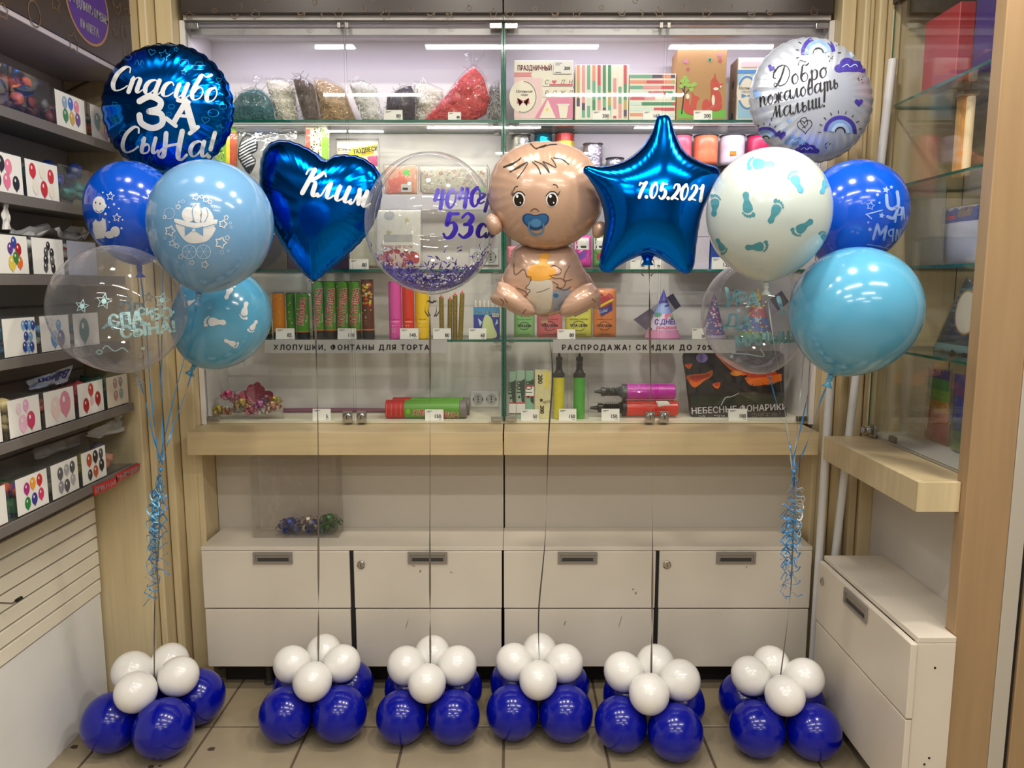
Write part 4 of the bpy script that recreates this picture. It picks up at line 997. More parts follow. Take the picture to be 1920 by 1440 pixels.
# star
star = [(1232, 221), (1244, 216), (1256, 221), (1266, 250), (1284, 285), (1318, 305), (1344, 314), (1350, 330), (1338, 352), (1316, 400), (1306, 455), (1302, 492), (1294, 510), (1278, 511), (1262, 500), (1236, 484), (1212, 477), (1186, 485), (1158, 500), (1146, 510), (1130, 508), (1124, 494), (1130, 455), (1134, 410), (1122, 365), (1102, 332), (1094, 322), (1100, 311), (1130, 313), (1170, 302), (1202, 278), (1222, 248)]
mb, c = foil_mb(star, (1218, 372), 2.29, .085, BFOIL, R=16, n=160, scallop=(.004, 40), wrinkle=(.03, 60), rim=.006, k=5)
t = thing('foil_balloon', 'blue star shaped foil balloon lettered 7.05.2021', 'balloon', c)
O('foil_skin', mb, t, smooth=True); bv = bvh_of(mb)
pr = PR(); word(pr, '7.05.2021', 1194, 370, 38, 3.2, 6.4, PRINTW, 1, .12, .055, 2, .82)
pr.build('printed_lettering', t, on_bvh(bv), 7); tail(t, P(1214, 490, 2.33), 2)
O('neck', MB(BFOIL).lathe([(.028, .03), (.012, .0), (.02, -.012)], P(1214, 490, 2.315), 10), t, smooth=True); single(t, 1217, 492, 2.33, 4, .006)

# --- bunch by the glass case
BR = 'balloons of the bunch beside the glass case'
mb, c = foil_mb([(1521 + 120 * math.cos(a), 188 + 117 * math.sin(a)) for a in np.linspace(0, 2 * pi, 25)[:-1]], (1521, 188), 2.62, .095, SFOIL, R=16, n=128, scallop=(.016, 36), wrinkle=(.10, 36), rim=.010, yaw=.12)
t = thing('foil_balloon', 'round silver foil balloon lettered Добро пожаловать малыш', 'balloon', c, BR)
O('foil_skin', mb, t, smooth=True); bv = bvh_of(mb); pr = PR()
word(pr, 'Д', 1450, 165, 44, 1.5, 3.6, INK, 3, .22, -.2); word(pr, 'обро', 1484, 159, 36, 1.4, 3.4, INK, 3, .18, -.22, .6)
word(pr, 'пожаловать', 1424, 200, 33, 1.3, 3.2, INK, 3, .2, -.235, .5, .86); word(pr, 'Малыш!', 1446, 224, 35, 1.4, 3.3, INK, 3, .2, -.24, .5, .9)
pr.stroke([(1497, 122), (1500, 114), (1510, 116), (1514, 112)], 1.4, INK, 3)
VIO, LVIO, PBL = M('violet_print2', (72, 60, 160), .35), M('lilac_print', (130, 164, 216), .35), M('pale_blue_print', (176, 200, 232), .35)
def rainbow(x, y, r, rot):
    for rr, m_ in ((1, VIO), (.72, LVIO), (.5, PBL)):
        a = [(x + r * rr * math.cos(q), y + r * rr * math.sin(q)) for q in np.linspace(pi + rot, 2 * pi + rot, 10)]; pr.stroke(a, r * .24, m_, 1, cap=False)
    pr.stroke([(x + r * .32 * math.cos(q), y + r * .32 * math.sin(q)) for q in np.linspace(pi + rot, 2 * pi + rot, 8)], 1.8, INK, 1)
    for q in np.linspace(pi + rot - .1, 2 * pi + rot + .1, 10): pr.stroke([(x + r * 1.28 * math.cos(q), y + r * 1.28 * math.sin(q)), (x + r * 1.45 * math.cos(q), y + r * 1.45 * math.sin(q))], 1.5, INK, 1, False)
def cloud(x, y, r, m_):
    for dx, dy, q in ((-.8, .1, .4), (-.2, -.25, .6), (.5, -.1, .5), (1, .15, .35)): pr.circ(x + dx * r, y + dy * r, q * r, q * r * .8, m_, 1, 14)
    pr.rect(x - r * 1.1, y + r * .05, x + r * 1.2, y + r * .35, m_, 1); pr.stroke([(x - r * .6, y), (x - r * .2, y - r * .2), (x, y), (x + r * .4, y - r * .2), (x + r * .6, y)], 1.2, PALEP, 2)
rainbow(1534, 100, 29, -.12); rainbow(1575, 248, 28, .1); rainbow(1436, 262, 22, -.3)
cloud(1593, 126, 24, VIO); cloud(1512, 280, 18, VIO); cloud(1490, 265, 16, LVIO)
for (x, y, r, m_, rot) in [(1446, 128, 7, VIO, .4), (1610, 192, 8, VIO, 0), (1465, 253, 9, VIO, 0), (1480, 226, 5, LVIO, 0), (1420, 176, 9, LVIO, .3), (1548, 128, 2, INK, 0), (1597, 102, 6, PBL, 0)]: pr.heart(x, y, r, m_, 1, rot)
pr.heart(1509, 236, 14, INK, 1, -.1, 1.3); pr.stroke([(1510, 240), (1500, 226), (1510, 220), (1514, 232), (1504, 240)], 1.2, INK, 1)
for (x, y) in [(1557, 110), (1613, 150), (1552, 272)]:
    for k in range(9): pr.circ(x + random.uniform(-5, 5), y + random.uniform(-6, 6), 1, 1, INK, 1, 6)
pr.build('printed_lettering', t, on_bvh(bv), 8); string(t, P(1534, 303, 2.62), NODE_R, PALER, .004)

t, o, bv, kn = latex('latex_balloon', 'royal blue latex balloon lettered Ура малыш partly behind white one', 1602, 395, 94, 300, (1560, 508), 2.40, BLUEL, BR)
pr = PR(); LAV = M('lavender_print', (150, 176, 236), .4)
pr.stroke([(1662, 366), (1664, 386), (1672, 392), (1680, 388)], 6, LAV); pr.stroke([(1682, 360), (1684, 384), (1676, 408), (1664, 406)], 6, LAV); pr.stroke([(1682, 388), (1678, 416)], 4, LAV); pr.stroke([(1682, 390), (1690, 390), (1688, 402), (1681, 402)], 3.5, LAV); pr.stroke([(1690, 412), (1693, 388), (1695, 410)], 3, LAV)
for pts in ([(1637, 448), (1645, 420)], [(1645, 420), (1650, 440)], [(1650, 440), (1662, 424)], [(1662, 424), (1657, 449)]): pr.stroke(pts, 5, LAV, 0, False)
pr.stroke([(1672, 430), (1666, 434), (1668, 442), (1674, 440), (1675, 428), (1673, 452)], 3, LAV); pr.stroke([(1679, 450), (1682, 430), (1685, 448)], 3, LAV); pr.stroke([(1688, 430), (1687, 446)], 3, LAV)
for (x, y, r, l) in [(1632, 386, 8, 1.6), (1653, 404, 6, 0), (1661, 356, 7, 0), (1671, 351, 4, 0)]: pr.star(x, y, r, LAV, 0, .2, .5, 5, l)
for (x, y, r) in [(1645, 365, 3), (1649, 380, 2), (1631, 430, 3.5), (1628, 417, 2)]: pr.circ(x, y, r, r, LAV, 0, 10)
pr.stroke([(1624, 402), (1654, 394)], 2.4, LAV, 0, False); pr.stroke([(1625, 402), (1634, 410)], 2.4, LAV, 0, False); pr.stroke([(1626, 458), (1650, 462), (1672, 470), (1660, 480)], 1.6, LAV)
pr.build('printed_lettering', t, on_bvh(bv), 6); string(t, kn, NODE_R, BLUER, .005)

t, o, bv, kn = latex('latex_balloon', 'white latex balloon printed with blue footprints', 1440, 398, 113, 277, (1437, 536), 2.18, MILKL, BR)
FB, FT = M('foot_blue', (96, 186, 226), .4), M('foot_teal', (74, 150, 166), .4)
for (x, y, L, m_, rot, f_) in [(1425, 308, 54, FB, -1.5, 1), (1493, 340, 48, FB, -.5, -1), (1402, 385, 52, FT, 3.0, 1), (1453, 396, 50, FT, .45, 1), (1504, 426, 48, FT, -2.2, -1), (1420, 462, 46, FT, 1.5, 1), (1340, 384, 44, FT, .1, 1), (1352, 462, 34, FT, 2.6, -1), (1547, 345, 40, FB, .4, 1), (1545, 446, 30, FT, -.4, 1)]:
    pr = PR(); foot(pr, x, y, L, m_, rot, f_); pr.build('footprint', t, on_bvh(bv), 7)
string(t, kn, NODE_R, PALER, .004)

t, o, bv, kn = latex('latex_balloon', 'plain aqua latex balloon by the glass case', 1603, 580, 117, 463, (1556, 710), 2.16, latex_mat('aqua_plain_latex', (90, 168, 204)), BR)
string(t, kn, NODE_R, BLUER, .005)
t, o, bv, kn = latex('clear_balloon', 'clear balloon lettered Ура in mint before the sky lantern pack', 1412, 592, 95, 488, (1443, 706), 2.56, LATEXC, BR)
pr = PR()
pr.text('У', 1352, 574, 34, MINTD, 0, 'l', .2, 0, .9, 3); pr.text('РА', 1378, 572, 24, MINTD, 0, 'l', .05, 0, 1, 3); pr.text('!', 1462, 590, 34, MINTD, 0, 'l', -.3, 0, 1, 3)
pr.text('ДА', 1358, 612, 24, MINTD, 0, 'l', .1, 0, 1, 3); pr.text('МАЛЫШ', 1378, 650, 20, MINTD, 0, 'l', -.08, 0, .95, 2.5)
for (x, y, r) in [(1437, 630, 11), (1385, 582, 5), (1372, 668, 5), (1420, 600, 6)]: pr.star(x, y, r, MINT, 0, .2, .5, 5)
pr.stroke([(1372, 662), (1402, 664), (1432, 668), (1426, 655)], 1.6, MINT)
pr.build('printed_lettering', t, on_bvh(bv), 8); string(t, kn, NODE_R, BLUER, .005)
# ================================================================ GOODS IN THE DISPLAY
GREEN = M('cracker_green', (92, 156, 46), .35); BLACK = M('black_band', (34, 30, 30), .5); ORANGE = M('orange_print', (232, 128, 40), .4)
CREAM = M('cream_print', (240, 232, 214), .5); YEL = M('yellow_print', (238, 216, 40), .45); PINKP = M('pink_print', (232, 116, 154), .5)
GREYT = M('grey_print', (120, 118, 122), .6)

def card(x0, y0, x1, y1, txt, label, Y=3.054, group='white price cards', small=1):
    """little folded price card standing on the shelf"""
    a, b = P(x0, y1, Y), P(x1, y0, Y); zb = min((ZS1, ZS2, ZS3, ZBASE), key=lambda z: abs(z - a.z) if z <= a.z + .03 else 9)
    zb += .0004; hgt = b.z - a.z; L_ = Vector(((a.x + b.x) / 2, Y, zb)); mb = MB(PAPER)
    th = .16
    mb.xf = Matrix.Translation(L_) @ Matrix.Rotation(-th, 4, 'X')
    w = b.x - a.x; mb.box(-w / 2, w / 2, 0, .0006, 0, hgt)
    mb.xf = Matrix.Translation(L_ + Vector((0, math.sin(th) * hgt * 2, 0))) @ Matrix.Rotation(th, 4, 'X'); mb.box(-w / 2, w / 2, -.0006, 0, 0, hgt)
    o = O('price_card', mb, None, L_, label=label, category='price card', group=group)
    dy = (P(0, 0, Y) - P(0, 0, Y)).z
    pr = PR(); s = (x1 - x0) / 36; yb = y1 - (a.z - zb) * 0
    pr.text(txt, x1 - 3 * s, y1 - 5 * s, 7 * s, INK, 0, 'r', 0, 0, .9, .5); pr.rect(x0 + 3 * s, y0 + 3 * s, x0 + 14 * s, y0 + 3.9 * s, GREYT); pr.rect(x0 + 3 * s, y0 + 5 * s, x0 + 10 * s, y0 + 5.7 * s, GREYT); pr.rect(x1 - 9 * s, y1 - 2.6 * s, x1 - 3 * s, y1 - 2 * s, GREYT)
    def fn(x, y):
        p = P(x, y, Y); q = p.z - a.z
        return (Vector((p.x, Y + math.sin(th) * q, zb + q * math.cos(th))), Vector((0, -1, .1)))
    pr.build('printed_price', o, fn, kind='stuff')
    return o
def carton(name, label, cat_, x0, x1, top, Y, depth, zb, mat, group=None, side=None):
    ym = top + 40; a, b = P(x0, ym, Y), P(x1, ym, Y); zt = P((x0 + x1) / 2, top, Y).z
    t = thing(name, label, cat_, ((a.x + b.x) / 2, Y + depth / 2, zb + .0004), group)
    mb = MB(mat).box(a.x, b.x, Y, Y + depth, zb + .0005, zt); O('carton', mb, t, bevel=.0015, seg=1); return t
def cyl(name, label, cat_, x0, x1, top, Y, zb, prof_mats, group=None, n=28, lean=0):
    """upright round thing; prof_mats = [(fraction of height, radius factor, material)] from the bottom"""
    ym = top + 45; a, b = P(x0, ym, Y), P(x1, ym, Y); r = (b.x - a.x) / 2; c = (a + b) / 2; zt = P((x0 + x1) / 2, top, Y).z; h = zt - zb - .0005
    t = thing(name, label, cat_, (c.x, Y + r, zb + .0005), group); bvs = []
    for (f0, f1, q0, q1, mat, nm) in prof_mats:
        mb = MB(mat); mb.xf = Matrix.Translation((c.x, Y + r, zb + .0005)) @ Matrix.Rotation(lean, 4, 'Y')
        mb.lathe([(r * q0 * .96, f0 * h), (r * q0, f0 * h + .001), (r * q1, f1 * h - .001), (r * q1 * .96, f1 * h)], (0, 0, 0), n)
        O(nm, mb, t, bevel=0); bvs.append(bvh_of(mb))
    return t, bvs, zt
def pillow(name, label, cat_, pts, ctr, Y, depth, mat, group=None, part='bag', smooth=False, n=64, R=8, crumple=.25, root=None, k=6, **kw):
    mb, c = foil_mb(pts, ctr, Y, depth, mat, R=R, n=n, smooth=smooth, crumple=crumple, k=k, **kw)
    lo = min(v.z for v in mb.v); zs = min((ZS1, ZS2, ZS3, ZBASE, ZS2 + .53), key=lambda z: abs(z - lo)) + .001
    if abs(zs - lo) < .035 and zs < 2.29:
        for v in mb.v: v.z = max(v.z, zs)
    t = root or thing(name, label, cat_, c, group); O(part, mb, t, smooth=True); return t, bvh_of(mb)

# ---- top shelf: cellophane bags of paper shreds
def shred_mat(nm, rgb): return M('shreds_' + nm, rgb, .55, bump=.7, bscale=90, var=.22, vscale=60)
SHB = [('teal', (58, 110, 112), [(434, 222), (438, 185), (452, 166), (472, 158), (492, 162), (508, 178), (518, 222)], (476, 195), 3.13, 'teal'),
 ('cream', (226, 220, 198), [(498, 138), (530, 138), (552, 150), (560, 222), (522, 222), (510, 178)], (530, 185), 3.17, 'cream white'),
 ('brown', (84, 68, 54), [(550, 140), (563, 136), (588, 150), (600, 222), (572, 222), (558, 172)], (576, 185), 3.13, 'dark brown'),
 ('straw', (182, 154, 112), [(588, 137), (612, 137), (644, 152), (666, 208), (672, 222), (604, 222), (594, 166)], (626, 185), 3.18, 'straw coloured'),
 ('white', (228, 226, 218), [(654, 146), (688, 147), (706, 160), (718, 222), (682, 222), (668, 186)], (688, 188), 3.13, 'bright white'),
 ('black', (52, 48, 58), [(726, 168), (748, 154), (770, 146), (778, 162), (779, 222), (722, 222)], (752, 190), 3.18, 'black'),
 ('ivory', (230, 226, 208), [(777, 138), (800, 140), (830, 152), (834, 186), (812, 222), (782, 222)], (804, 182), 3.22, 'ivory'),
 ('coral', (206, 72, 74), [(796, 216), (832, 176), (866, 134), (888, 116), (906, 134), (918, 176), (912, 205), (884, 221), (804, 222)], (866, 185), 3.13, 'coral red'),
 ('silver', (150, 150, 152), [(914, 222), (918, 152), (936, 142), (940, 222)], (928, 185), 3.16, 'silver grey')]
for nm, rgb, pts, ctr, Y, cn in SHB:
    zb = P(ctr[0], 222, Y).z; lift = (ZS1 + .004 - zb) * 480
    pts = [(x, y - lift) for x, y in pts]; ctr = (ctr[0], ctr[1] - lift)
    m = shred_mat(nm, rgb); t, bv = pillow('shred_bag', '%s paper shreds in a cellophane bag on the top glass shelf' % cn, 'bag', pts, ctr, Y, .042, m, 'bags of paper shreds', 'filler', n=56, R=7, crumple=.5)
    m2 = M('strand_' + nm, tuple(min(255, int(c * 1.18 + 8)) for c in rgb), .5); mb = MB(m2)
    xs = [p[0] for p in pts]; ys = [p[1] for p in pts]; fn = on_bvh(bv)
    for k in range(170):
        r = fn(random.uniform(min(xs), max(xs)), random.uniform(min(ys), max(ys)))
        if r is None: continue
        p, nrm = r; d = Vector((random.uniform(-1, 1), 0, random.uniform(-1, 1))).normalized() * random.uniform(.014, .034); q = p + nrm * random.uniform(.0005, .004)
        if min(q.z, q.z + d.z) < ZS1 + .006: d.z = abs(d.z); q.z = max(q.z, ZS1 + .006)
        mb.strip(cat([q, q + d * .5 + Vector((random.uniform(-.008, .008), -.003, random.uniform(-.008, .008))), q + d], k=4), .0016, lambda s: random.uniform(-.5, .5))
    O('shreds', mb, t, kind='stuff')
    sh = [(ctr[0] + (x - ctr[0]) * 1.05, min(ctr[1] + (y - ctr[1]) * (1.10 if y < ctr[1] else 1.0), max(ys))) for x, y in pts]
    pillow('', '', '', sh, ctr, Y, .050, FILM, None, 'cellophane', n=56, R=7, crumple=.35, root=t)
    if nm in ('teal', 'coral'):
        tx, ty = (472, 158 - lift) if nm == 'teal' else (888, 116 - lift)
        mb = MB(FILM)
        for k in range(5): mb.strip(cat([P(tx, ty + 6, Y), P(tx + (k - 2) * 4, ty - 8, Y - .004 * k), P(tx + (k - 2) * 9 + 3, ty - 24, Y + .004 * k)]), lambda s: .006 + .014 * s, lambda s: .3 * s + k)
        O('gathered_top', mb, t, smooth=True)

# ---- top shelf: boxes of party sets
def stripes(pr, x0, y0, x1, y1, vertical, n, layer=0):
    pal = [M('set_' + nm, c, .5) for nm, c in (('red', (206, 84, 96)), ('green', (112, 172, 146)), ('rose', (226, 158, 156)), ('mint', (206, 226, 214)), ('plum', (84, 70, 104)), ('sand', (192, 168, 108)), ('salmon', (228, 150, 122)), ('pine', (74, 142, 106)))]
    for k in range(n):
        w = ((x1 - x0) if vertical else (y1 - y0)) / n; s0 = (x0 if vertical else y0) + k * w + w * .12; s1 = s0 + w * .60; q = y0 if vertical else x0; e = y1 if vertical else x1
        while q < e - 2:
            L_ = random.uniform(.15, .34) * (e - q + 60); q2 = min(e, q + L_); c = random.choice(pal + [CREAM])
            pr.rect(*((s0, q, s1, q2) if vertical else (q, s0, q2, s1)), c, layer); q = q2
IV = M('ivory_card', (234, 230, 214), .5)
t = carton('gift_box', 'ivory and pink party set box printed ПРАЗДНИЧНЫЙ НАБОР', 'box', 964, 1074, 113, 3.10, .10, ZS1, IV)
pr = PR(); PL, PM, PD = M('pale_pink', (238, 204, 204), .5), M('mid_pink', (226, 140, 170), .5), M('deep_rose', (206, 100, 120), .5)
pr.text('ПРАЗДНИЧНЫЙ НАБОР', 970, 132, 9, PD, 1, 'l', 0, 0, .62, .5); pr.poly([(964, 136), (998, 136), (995, 140), (998, 144), (964, 144)], M('rose_flag', (222, 140, 144), .5), 1)
pr.rect(964, 146, 1015, 222, PL, 0); pr.poly([(1002, 222), (1026, 182), (1074, 182), (1074, 222)], PM, 1); pr.circ(981, 182, 26, 31, CREAM, 2, 26)
pr.stroke([(981 + 24 * math.cos(a), 182 + 29 * math.sin(a)) for a in np.linspace(-1.5, 1.9, 14)], 1.6, GREYT, 3); pr.text('Маленькая', 967, 174, 5, INK, 4, 'l', 0, .2, .8); pr.text('леди', 976, 180, 4.5, INK, 4, 'l', 0, .2, .9)
for s in (-1, 1): pr.poly([(981, 189), (981 + 11 * s, 184), (981 + 12 * s, 195), (981, 192), (981 + 7 * s, 199)], PD, 4)
for k, ch in enumerate('С♥ДНРОЖД'):
    x, y = 1024 + (k % 4) * 15, 155 + (k // 4) * 20; pr.rect(x - 6.5, y - 9, x + 6.5, y + 7, CREAM, 3)
    if ch == '♥': pr.heart(x, y - 1, 4.5, PD, 4)
    else: pr.text(ch, x, y + 3.5, 8, INK, 4, 'c', 0, .2, .9)
pr.rect(1030, 158, 1074, 161, PD, 5); pr.poly([(1027, 187), (1042, 222), (1011, 222)], CREAM, 4); pr.poly([(1046, 197), (1066, 197), (1062, 222), (1050, 222)], CREAM, 4); pr.star(1026, 206, 4, YEL, 5); pr.rect(1044, 195, 1068, 198, PAPER, 5)
pr.build('printed_front', t, on_plane(3.10))
card(1039, 115, 1074, 138, '300', 'white price card reading 300 leaning on the ivory party set box', 3.094) if False else None
o = O('price_card', MB(PAPER).box(P(1038, 138, 3.094).x, P(1072, 138, 3.094).x, 3.0945, 3.0955, P(0, 138, 3.094).z, P(0, 115, 3.094).z), None, P(1055, 127, 3.095), label='white price card reading 300 clipped on the ivory party set box', category='price card', group='white price cards')
pr = PR(); pr.text('300', 1069, 131, 6, INK, 0, 'r', 0, 0, .9, .4); pr.rect(1041, 118, 1054, 119, GREYT); pr.rect(1041, 121, 1050, 122, GREYT); pr.rect(1041, 135, 1052, 136, INK); pr.build('printed_price', o, on_plane(3.0943), kind='stuff')
t = carton('gift_box', 'white gift box with upright coloured stripes', 'box', 1079, 1179, 121, 3.11, .10, ZS1, IV, 'striped gift boxes'); pr = PR(); stripes(pr, 1080, 122, 1178, 222, True, 10); pr.build('printed_stripes', t, on_plane(3.11))
t = carton('gift_box', 'lower white gift box with level coloured stripes', 'box', 1180, 1267, 138, 3.11, .10, ZS1, IV, 'striped gift boxes'); pr = PR(); stripes(pr, 1181, 139, 1266, 221, False, 8); pr.build('printed_stripes', t, on_plane(3.11))
KR = M('kraft_card', (186, 142, 92), .6, var=.06, vscale=10)
t = carton('gift_box', 'tall kraft gift box printed with two red foxes and tree', 'box', 1270, 1362, 92, 3.11, .11, ZS1, KR)
pr = PR(); FX = M('fox_red', (200, 72, 60), .5); LEAF = M('leaf_green', (150, 192, 84), .5); GRS = M('grass_print', (112, 186, 70), .5)
pr.poly([(1271, 206), (1290, 204), (1315, 210), (1340, 203), (1361, 206), (1361, 222), (1271, 222)], GRS, 0); pr.stroke([(1278, 213), (1282, 180), (1284, 150)], 2.4, INK, 1); pr.stroke([(1282, 178), (1290, 170), (1298, 160)], 1.6, INK, 1); pr.stroke([(1282, 172), (1278, 164), (1276, 156)], 1.4, INK, 1)
for (x, y) in [(1279, 152), (1284, 146), (1288, 152), (1277, 162), (1290, 160), (1298, 160), (1302, 158), (1296, 168), (1284, 158)]: pr.circ(x, y, 4.5, 4, LEAF, 2, 10)
pr.poly(cat([(1282, 206, 0), (1284, 188, 0), (1291, 176, 0), (1292, 194, 0), (1298, 212, 0), (1290, 214, 0)], True, 3), FX, 3); pr.poly(cat([(1294, 214, 0), (1296, 192, 0), (1298, 180, 0), (1304, 180, 0), (1311, 184, 0), (1306, 192, 0), (1304, 212, 0)], True, 3), FX, 4); pr.circ(1289, 181, 3.5, 5, CREAM, 4, 10)
pr.poly([(1298, 181), (1297, 173), (1302, 179)], FX, 4)
pr.poly(cat([(1332, 205, 0), (1333, 176, 0), (1333, 152, 0), (1340, 147, 0), (1348, 156, 0), (1346, 168, 0), (1352, 180, 0), (1352, 205, 0)], True, 3), FX, 3); pr.poly([(1335, 153), (1341, 136), (1343, 150)], FX, 4); pr.poly([(1345, 158), (1357, 157), (1350, 167)], FX, 4); pr.circ(1324, 200, 8, 14, FX, 2, 16); pr.circ(1337, 188, 3, 10, CREAM, 5, 12); pr.circ(1342, 167, 5, 3, CREAM, 5, 12); pr.poly([(1349, 162), (1355, 160), (1350, 166)], CREAM, 5)
for (x, y, r, c) in [(1286, 115, 6, 'm'), (1331, 112, 5, 't'), (1349, 103, 5, 'm'), (1350, 113, 5, 'r'), (1290, 130, 4, 'r')]: pr.star(x, y, r, {'m': M('mauve_print', (198, 130, 158), .5), 't': M('teal_print', (120, 168, 148), .5), 'r': M('wine_print', (186, 84, 96), .5)}[c], 1, .3, .6)
pr.circ(1331, 112, 2, 2, INK, 2, 8); pr.build('printed_front', t, on_plane(3.11))
t = carton('gift_box', 'cream and blue party set box with trucks on the side', 'box', 1383, 1450, 108, 3.12, .10, ZS1, IV)
pr = PR(); SB_ = M('set_blue', (84, 144, 206), .5); SBL = M('set_pale_blue', (160, 206, 232), .5)
pr.rect(1383, 140, 1450, 222, SBL, 0); pr.rect(1383, 131, 1420, 138, SB_, 1); pr.circ(1401, 174, 20, 34, CREAM, 1, 24); pr.stroke([(1401 + 17 * math.cos(a), 174 + 30 * math.sin(a)) for a in np.linspace(-2.6, -.5, 10)], 4, SB_, 2); pr.stroke([(1401 + 17 * math.cos(a), 174 + 30 * math.sin(a)) for a in np.linspace(.5, 2.6, 10)], 4, SB_, 2)
pr.text('Маленький', 1384, 168, 5.5, INK, 3, 'l', 0, .2, .8); pr.text('ПРИНЦ', 1390, 175, 4.5, GREYT, 3, 'l', 0, 0, .9); pr.poly([(1390, 176), (1390, 184), (1400, 180)], SB_, 3); pr.poly([(1410, 176), (1410, 184), (1400, 180)], SB_, 3); pr.rect(1390, 116, 1430, 126, PL, 1); pr.build('printed_front', t, on_plane(3.12))
sx = P(1383, 160, 3.12).x; mb = MB(M('box_side_brown', (150, 128, 108), .6)).box(sx - .004, sx - .0003, 3.1205, 3.219, ZS1 + .002, P(1383, 108, 3.12).z - .002); mb.use(BLACK)
for (zz, r) in ((.03, .022), (.16, .018)): mb.lathe([(r, sx - .0045), (r * .5, sx - .005)], (0, 3.17, ZS1 + zz), 14, 'x')
O('printed_side', mb, t)
card(720, 203, 754, 223, '80', 'white price card reading 80 before the black shred bag'); card(1111, 203, 1145, 222, '200', 'white price card reading 200 before the upright striped box'); card(1206, 203, 1240, 222, '160', 'white price card reading 160 before the level striped box'); card(1301, 203, 1336, 222, '200', 'white price card reading 200 before the fox gift box')
card(840, 206, 864, 222, '80', 'small white price card under the coral red shreds', 3.056)

# ---- second shelf, crackers' side
def fpack(name, label, cat_, x0, y0, x1, y1, Y, mat, prints=None, depth=.008, film=True, group=None, bottom=None):
    """flat hanging-style pack: card sheet in a cellophane sleeve"""
    t, bv = pillow(name, label, cat_, prect(x0, y0, x1, y1), ((x0 + x1) / 2, (y0 + y1) / 2), Y, depth, mat, group, 'pack_card', n=32, R=5, crumple=.15)
    if prints:
        pr = PR(); prints(pr); pr.build('printed_front', t, on_bvh(bv), 14)
    if film: pillow('', '', '', prect(x0 - 3, y0 - 4, x1 + 3, y1 + 1), ((x0 + x1) / 2, (y0 + y1) / 2), Y, depth + .006, FILM, None, 'cellophane', n=32, R=5, crumple=.5, root=t)
    return t
def confetti(pr, x0, y0, x1, y1, n, pal, r=1.4, layer=1):
    for k in range(n): pr.circ(random.uniform(x0, x1), random.uniform(y0, y1), r, r, random.choice(pal), layer, 6)
PAL = [RED, YEL, GREEN, PINKP, INK, SB_, PAPER]
GRN2 = M('lime_print', (140, 190, 48), .45)
z2 = P(0, 503, 3.12)
def pr_a(pr):
    pr.rect(413, 240, 424, 500, GRN2, 0); pr.rect(424, 240, 431, 500, YEL, 0); pr.rect(431, 240, 444, 500, M('rust_print', (206, 84, 44), .45), 0); confetti(pr, 390, 260, 420, 330, 120, PAL)
fpack('party_pack', 'tall rainbow edged confetti pack beside the zebra striped balloon pack', 'pack', 404, 238, 445, 502, 3.16, GRN2, pr_a)
t, bv = pillow('balloon_pack', 'black and white zebra striped foil balloon in its bag', 'pack', [(452, 262), (466, 250), (482, 262), (482, 282), (472, 290), (480, 300), (474, 318), (466, 326), (450, 304), (446, 290)], (466, 290), 3.12, .02, BLACK, None, 'zebra_balloon', smooth=True, n=48, R=7)
pr = PR()
for k in range(9): pr.stroke([(449, 272 + k * 6), (466, 262 + k * 6), (480, 256 + k * 6)], 2.6, PRINTW, 0, False, cap=False)
pr.build('printed_stripes', t, on_bvh(bv), 6)
pillow('', '', '', prect(446, 240, 560, 502), (500, 380), 3.125, .03, FILM, None, 'cellophane', n=48, R=8, crumple=.7, root=t)
def pr_c(pr): pr.rect(573, 234, 582, 500, M('coral_print', (214, 96, 76), .45), 0); pr.rect(603, 234, 616, 500, GRN2, 0); confetti(pr, 583, 240, 602, 330, 150, [INK, CREAM, GREYT, YEL], 1.6)
fpack('party_pack', 'red and green edged confetti pack behind the blue heart', 'pack', 573, 234, 617, 502, 3.15, CREAM, pr_c)
def pr_d(pr):
    pr.poly([(632, 277), (662, 277), (708, 270), (708, 290), (632, 300)], YEL, 0); pr.circ(646, 280, 12, 10, CREAM, 1, 18); pr.text('СТРАНА', 646, 283, 4.6, INK, 2, 'c', 0, 0, .85, .5); pr.text('карнавалия', 646, 287, 2, INK, 2, 'c')
    pr.text('ПОДВЕСКИ', 664, 289, 8, INK, 2, 'l', -.16, 0, .8, .8); pr.text('для шаров', 678, 291, 3.5, RED, 2, 'l', -.16, 0, .9); pr.poly([(688, 294), (708, 291), (708, 312), (696, 310)], M('magenta_print', (190, 76, 130), .4), 1); pr.star(690, 306, 9, M('coral_star', (214, 120, 90), .4), 1)
fpack('party_pack', 'clear hanging pack with yellow label ПОДВЕСКИ', 'pack', 632, 264, 709, 502, 3.17, M('pale_card', (222, 220, 200), .5), pr_d)
NEON = M('neon_pink', (246, 128, 112), .5); NEONG = M('neon_green', (92, 226, 92), .5)
# clear stand with a strip of white price rail
za = P(0, 367, 3.14).z; t = thing('acrylic_stand', 'clear step stand holding neon stars on the second shelf', 'stand', (P(800, 380, 3.14).x, 3.18, ZS2 + .0005))
xa, xb = P(716, 380, 3.14).x, P(918, 380, 3.14).x
O('stand_top', MB(ACRYL).box(xa, xb, 3.12, 3.26, za - .006, za - .001), t); O('price_rail', MB(M('rail_white', (214, 212, 222), .35)).box(xa, xb, 3.114, 3.119, P(0, 393, 3.114).z, za), t, bevel=.001)
for x in (xa + .001, xb - .006): O('stand_leg', MB(ACRYL).box(x, x + .005, 3.125, 3.25, ZS2 + .0006, za - .0065), t)
def pr_e(pr):
    for (x, y, r, m_) in [(735, 345, 16, NEON), (752, 338, 18, NEON), (745, 355, 14, NEON), (764, 350, 16, M('neon_orange', (246, 150, 110), .5)), (762, 324, 9, NEONG), (728, 358, 8, NEON)]: pr.star(x, y, r, m_, 1, x * .1)
    pr.rect(752, 345, 772, 360, PAPER, 2); pr.rect(755, 352, 765, 356, INK, 3)
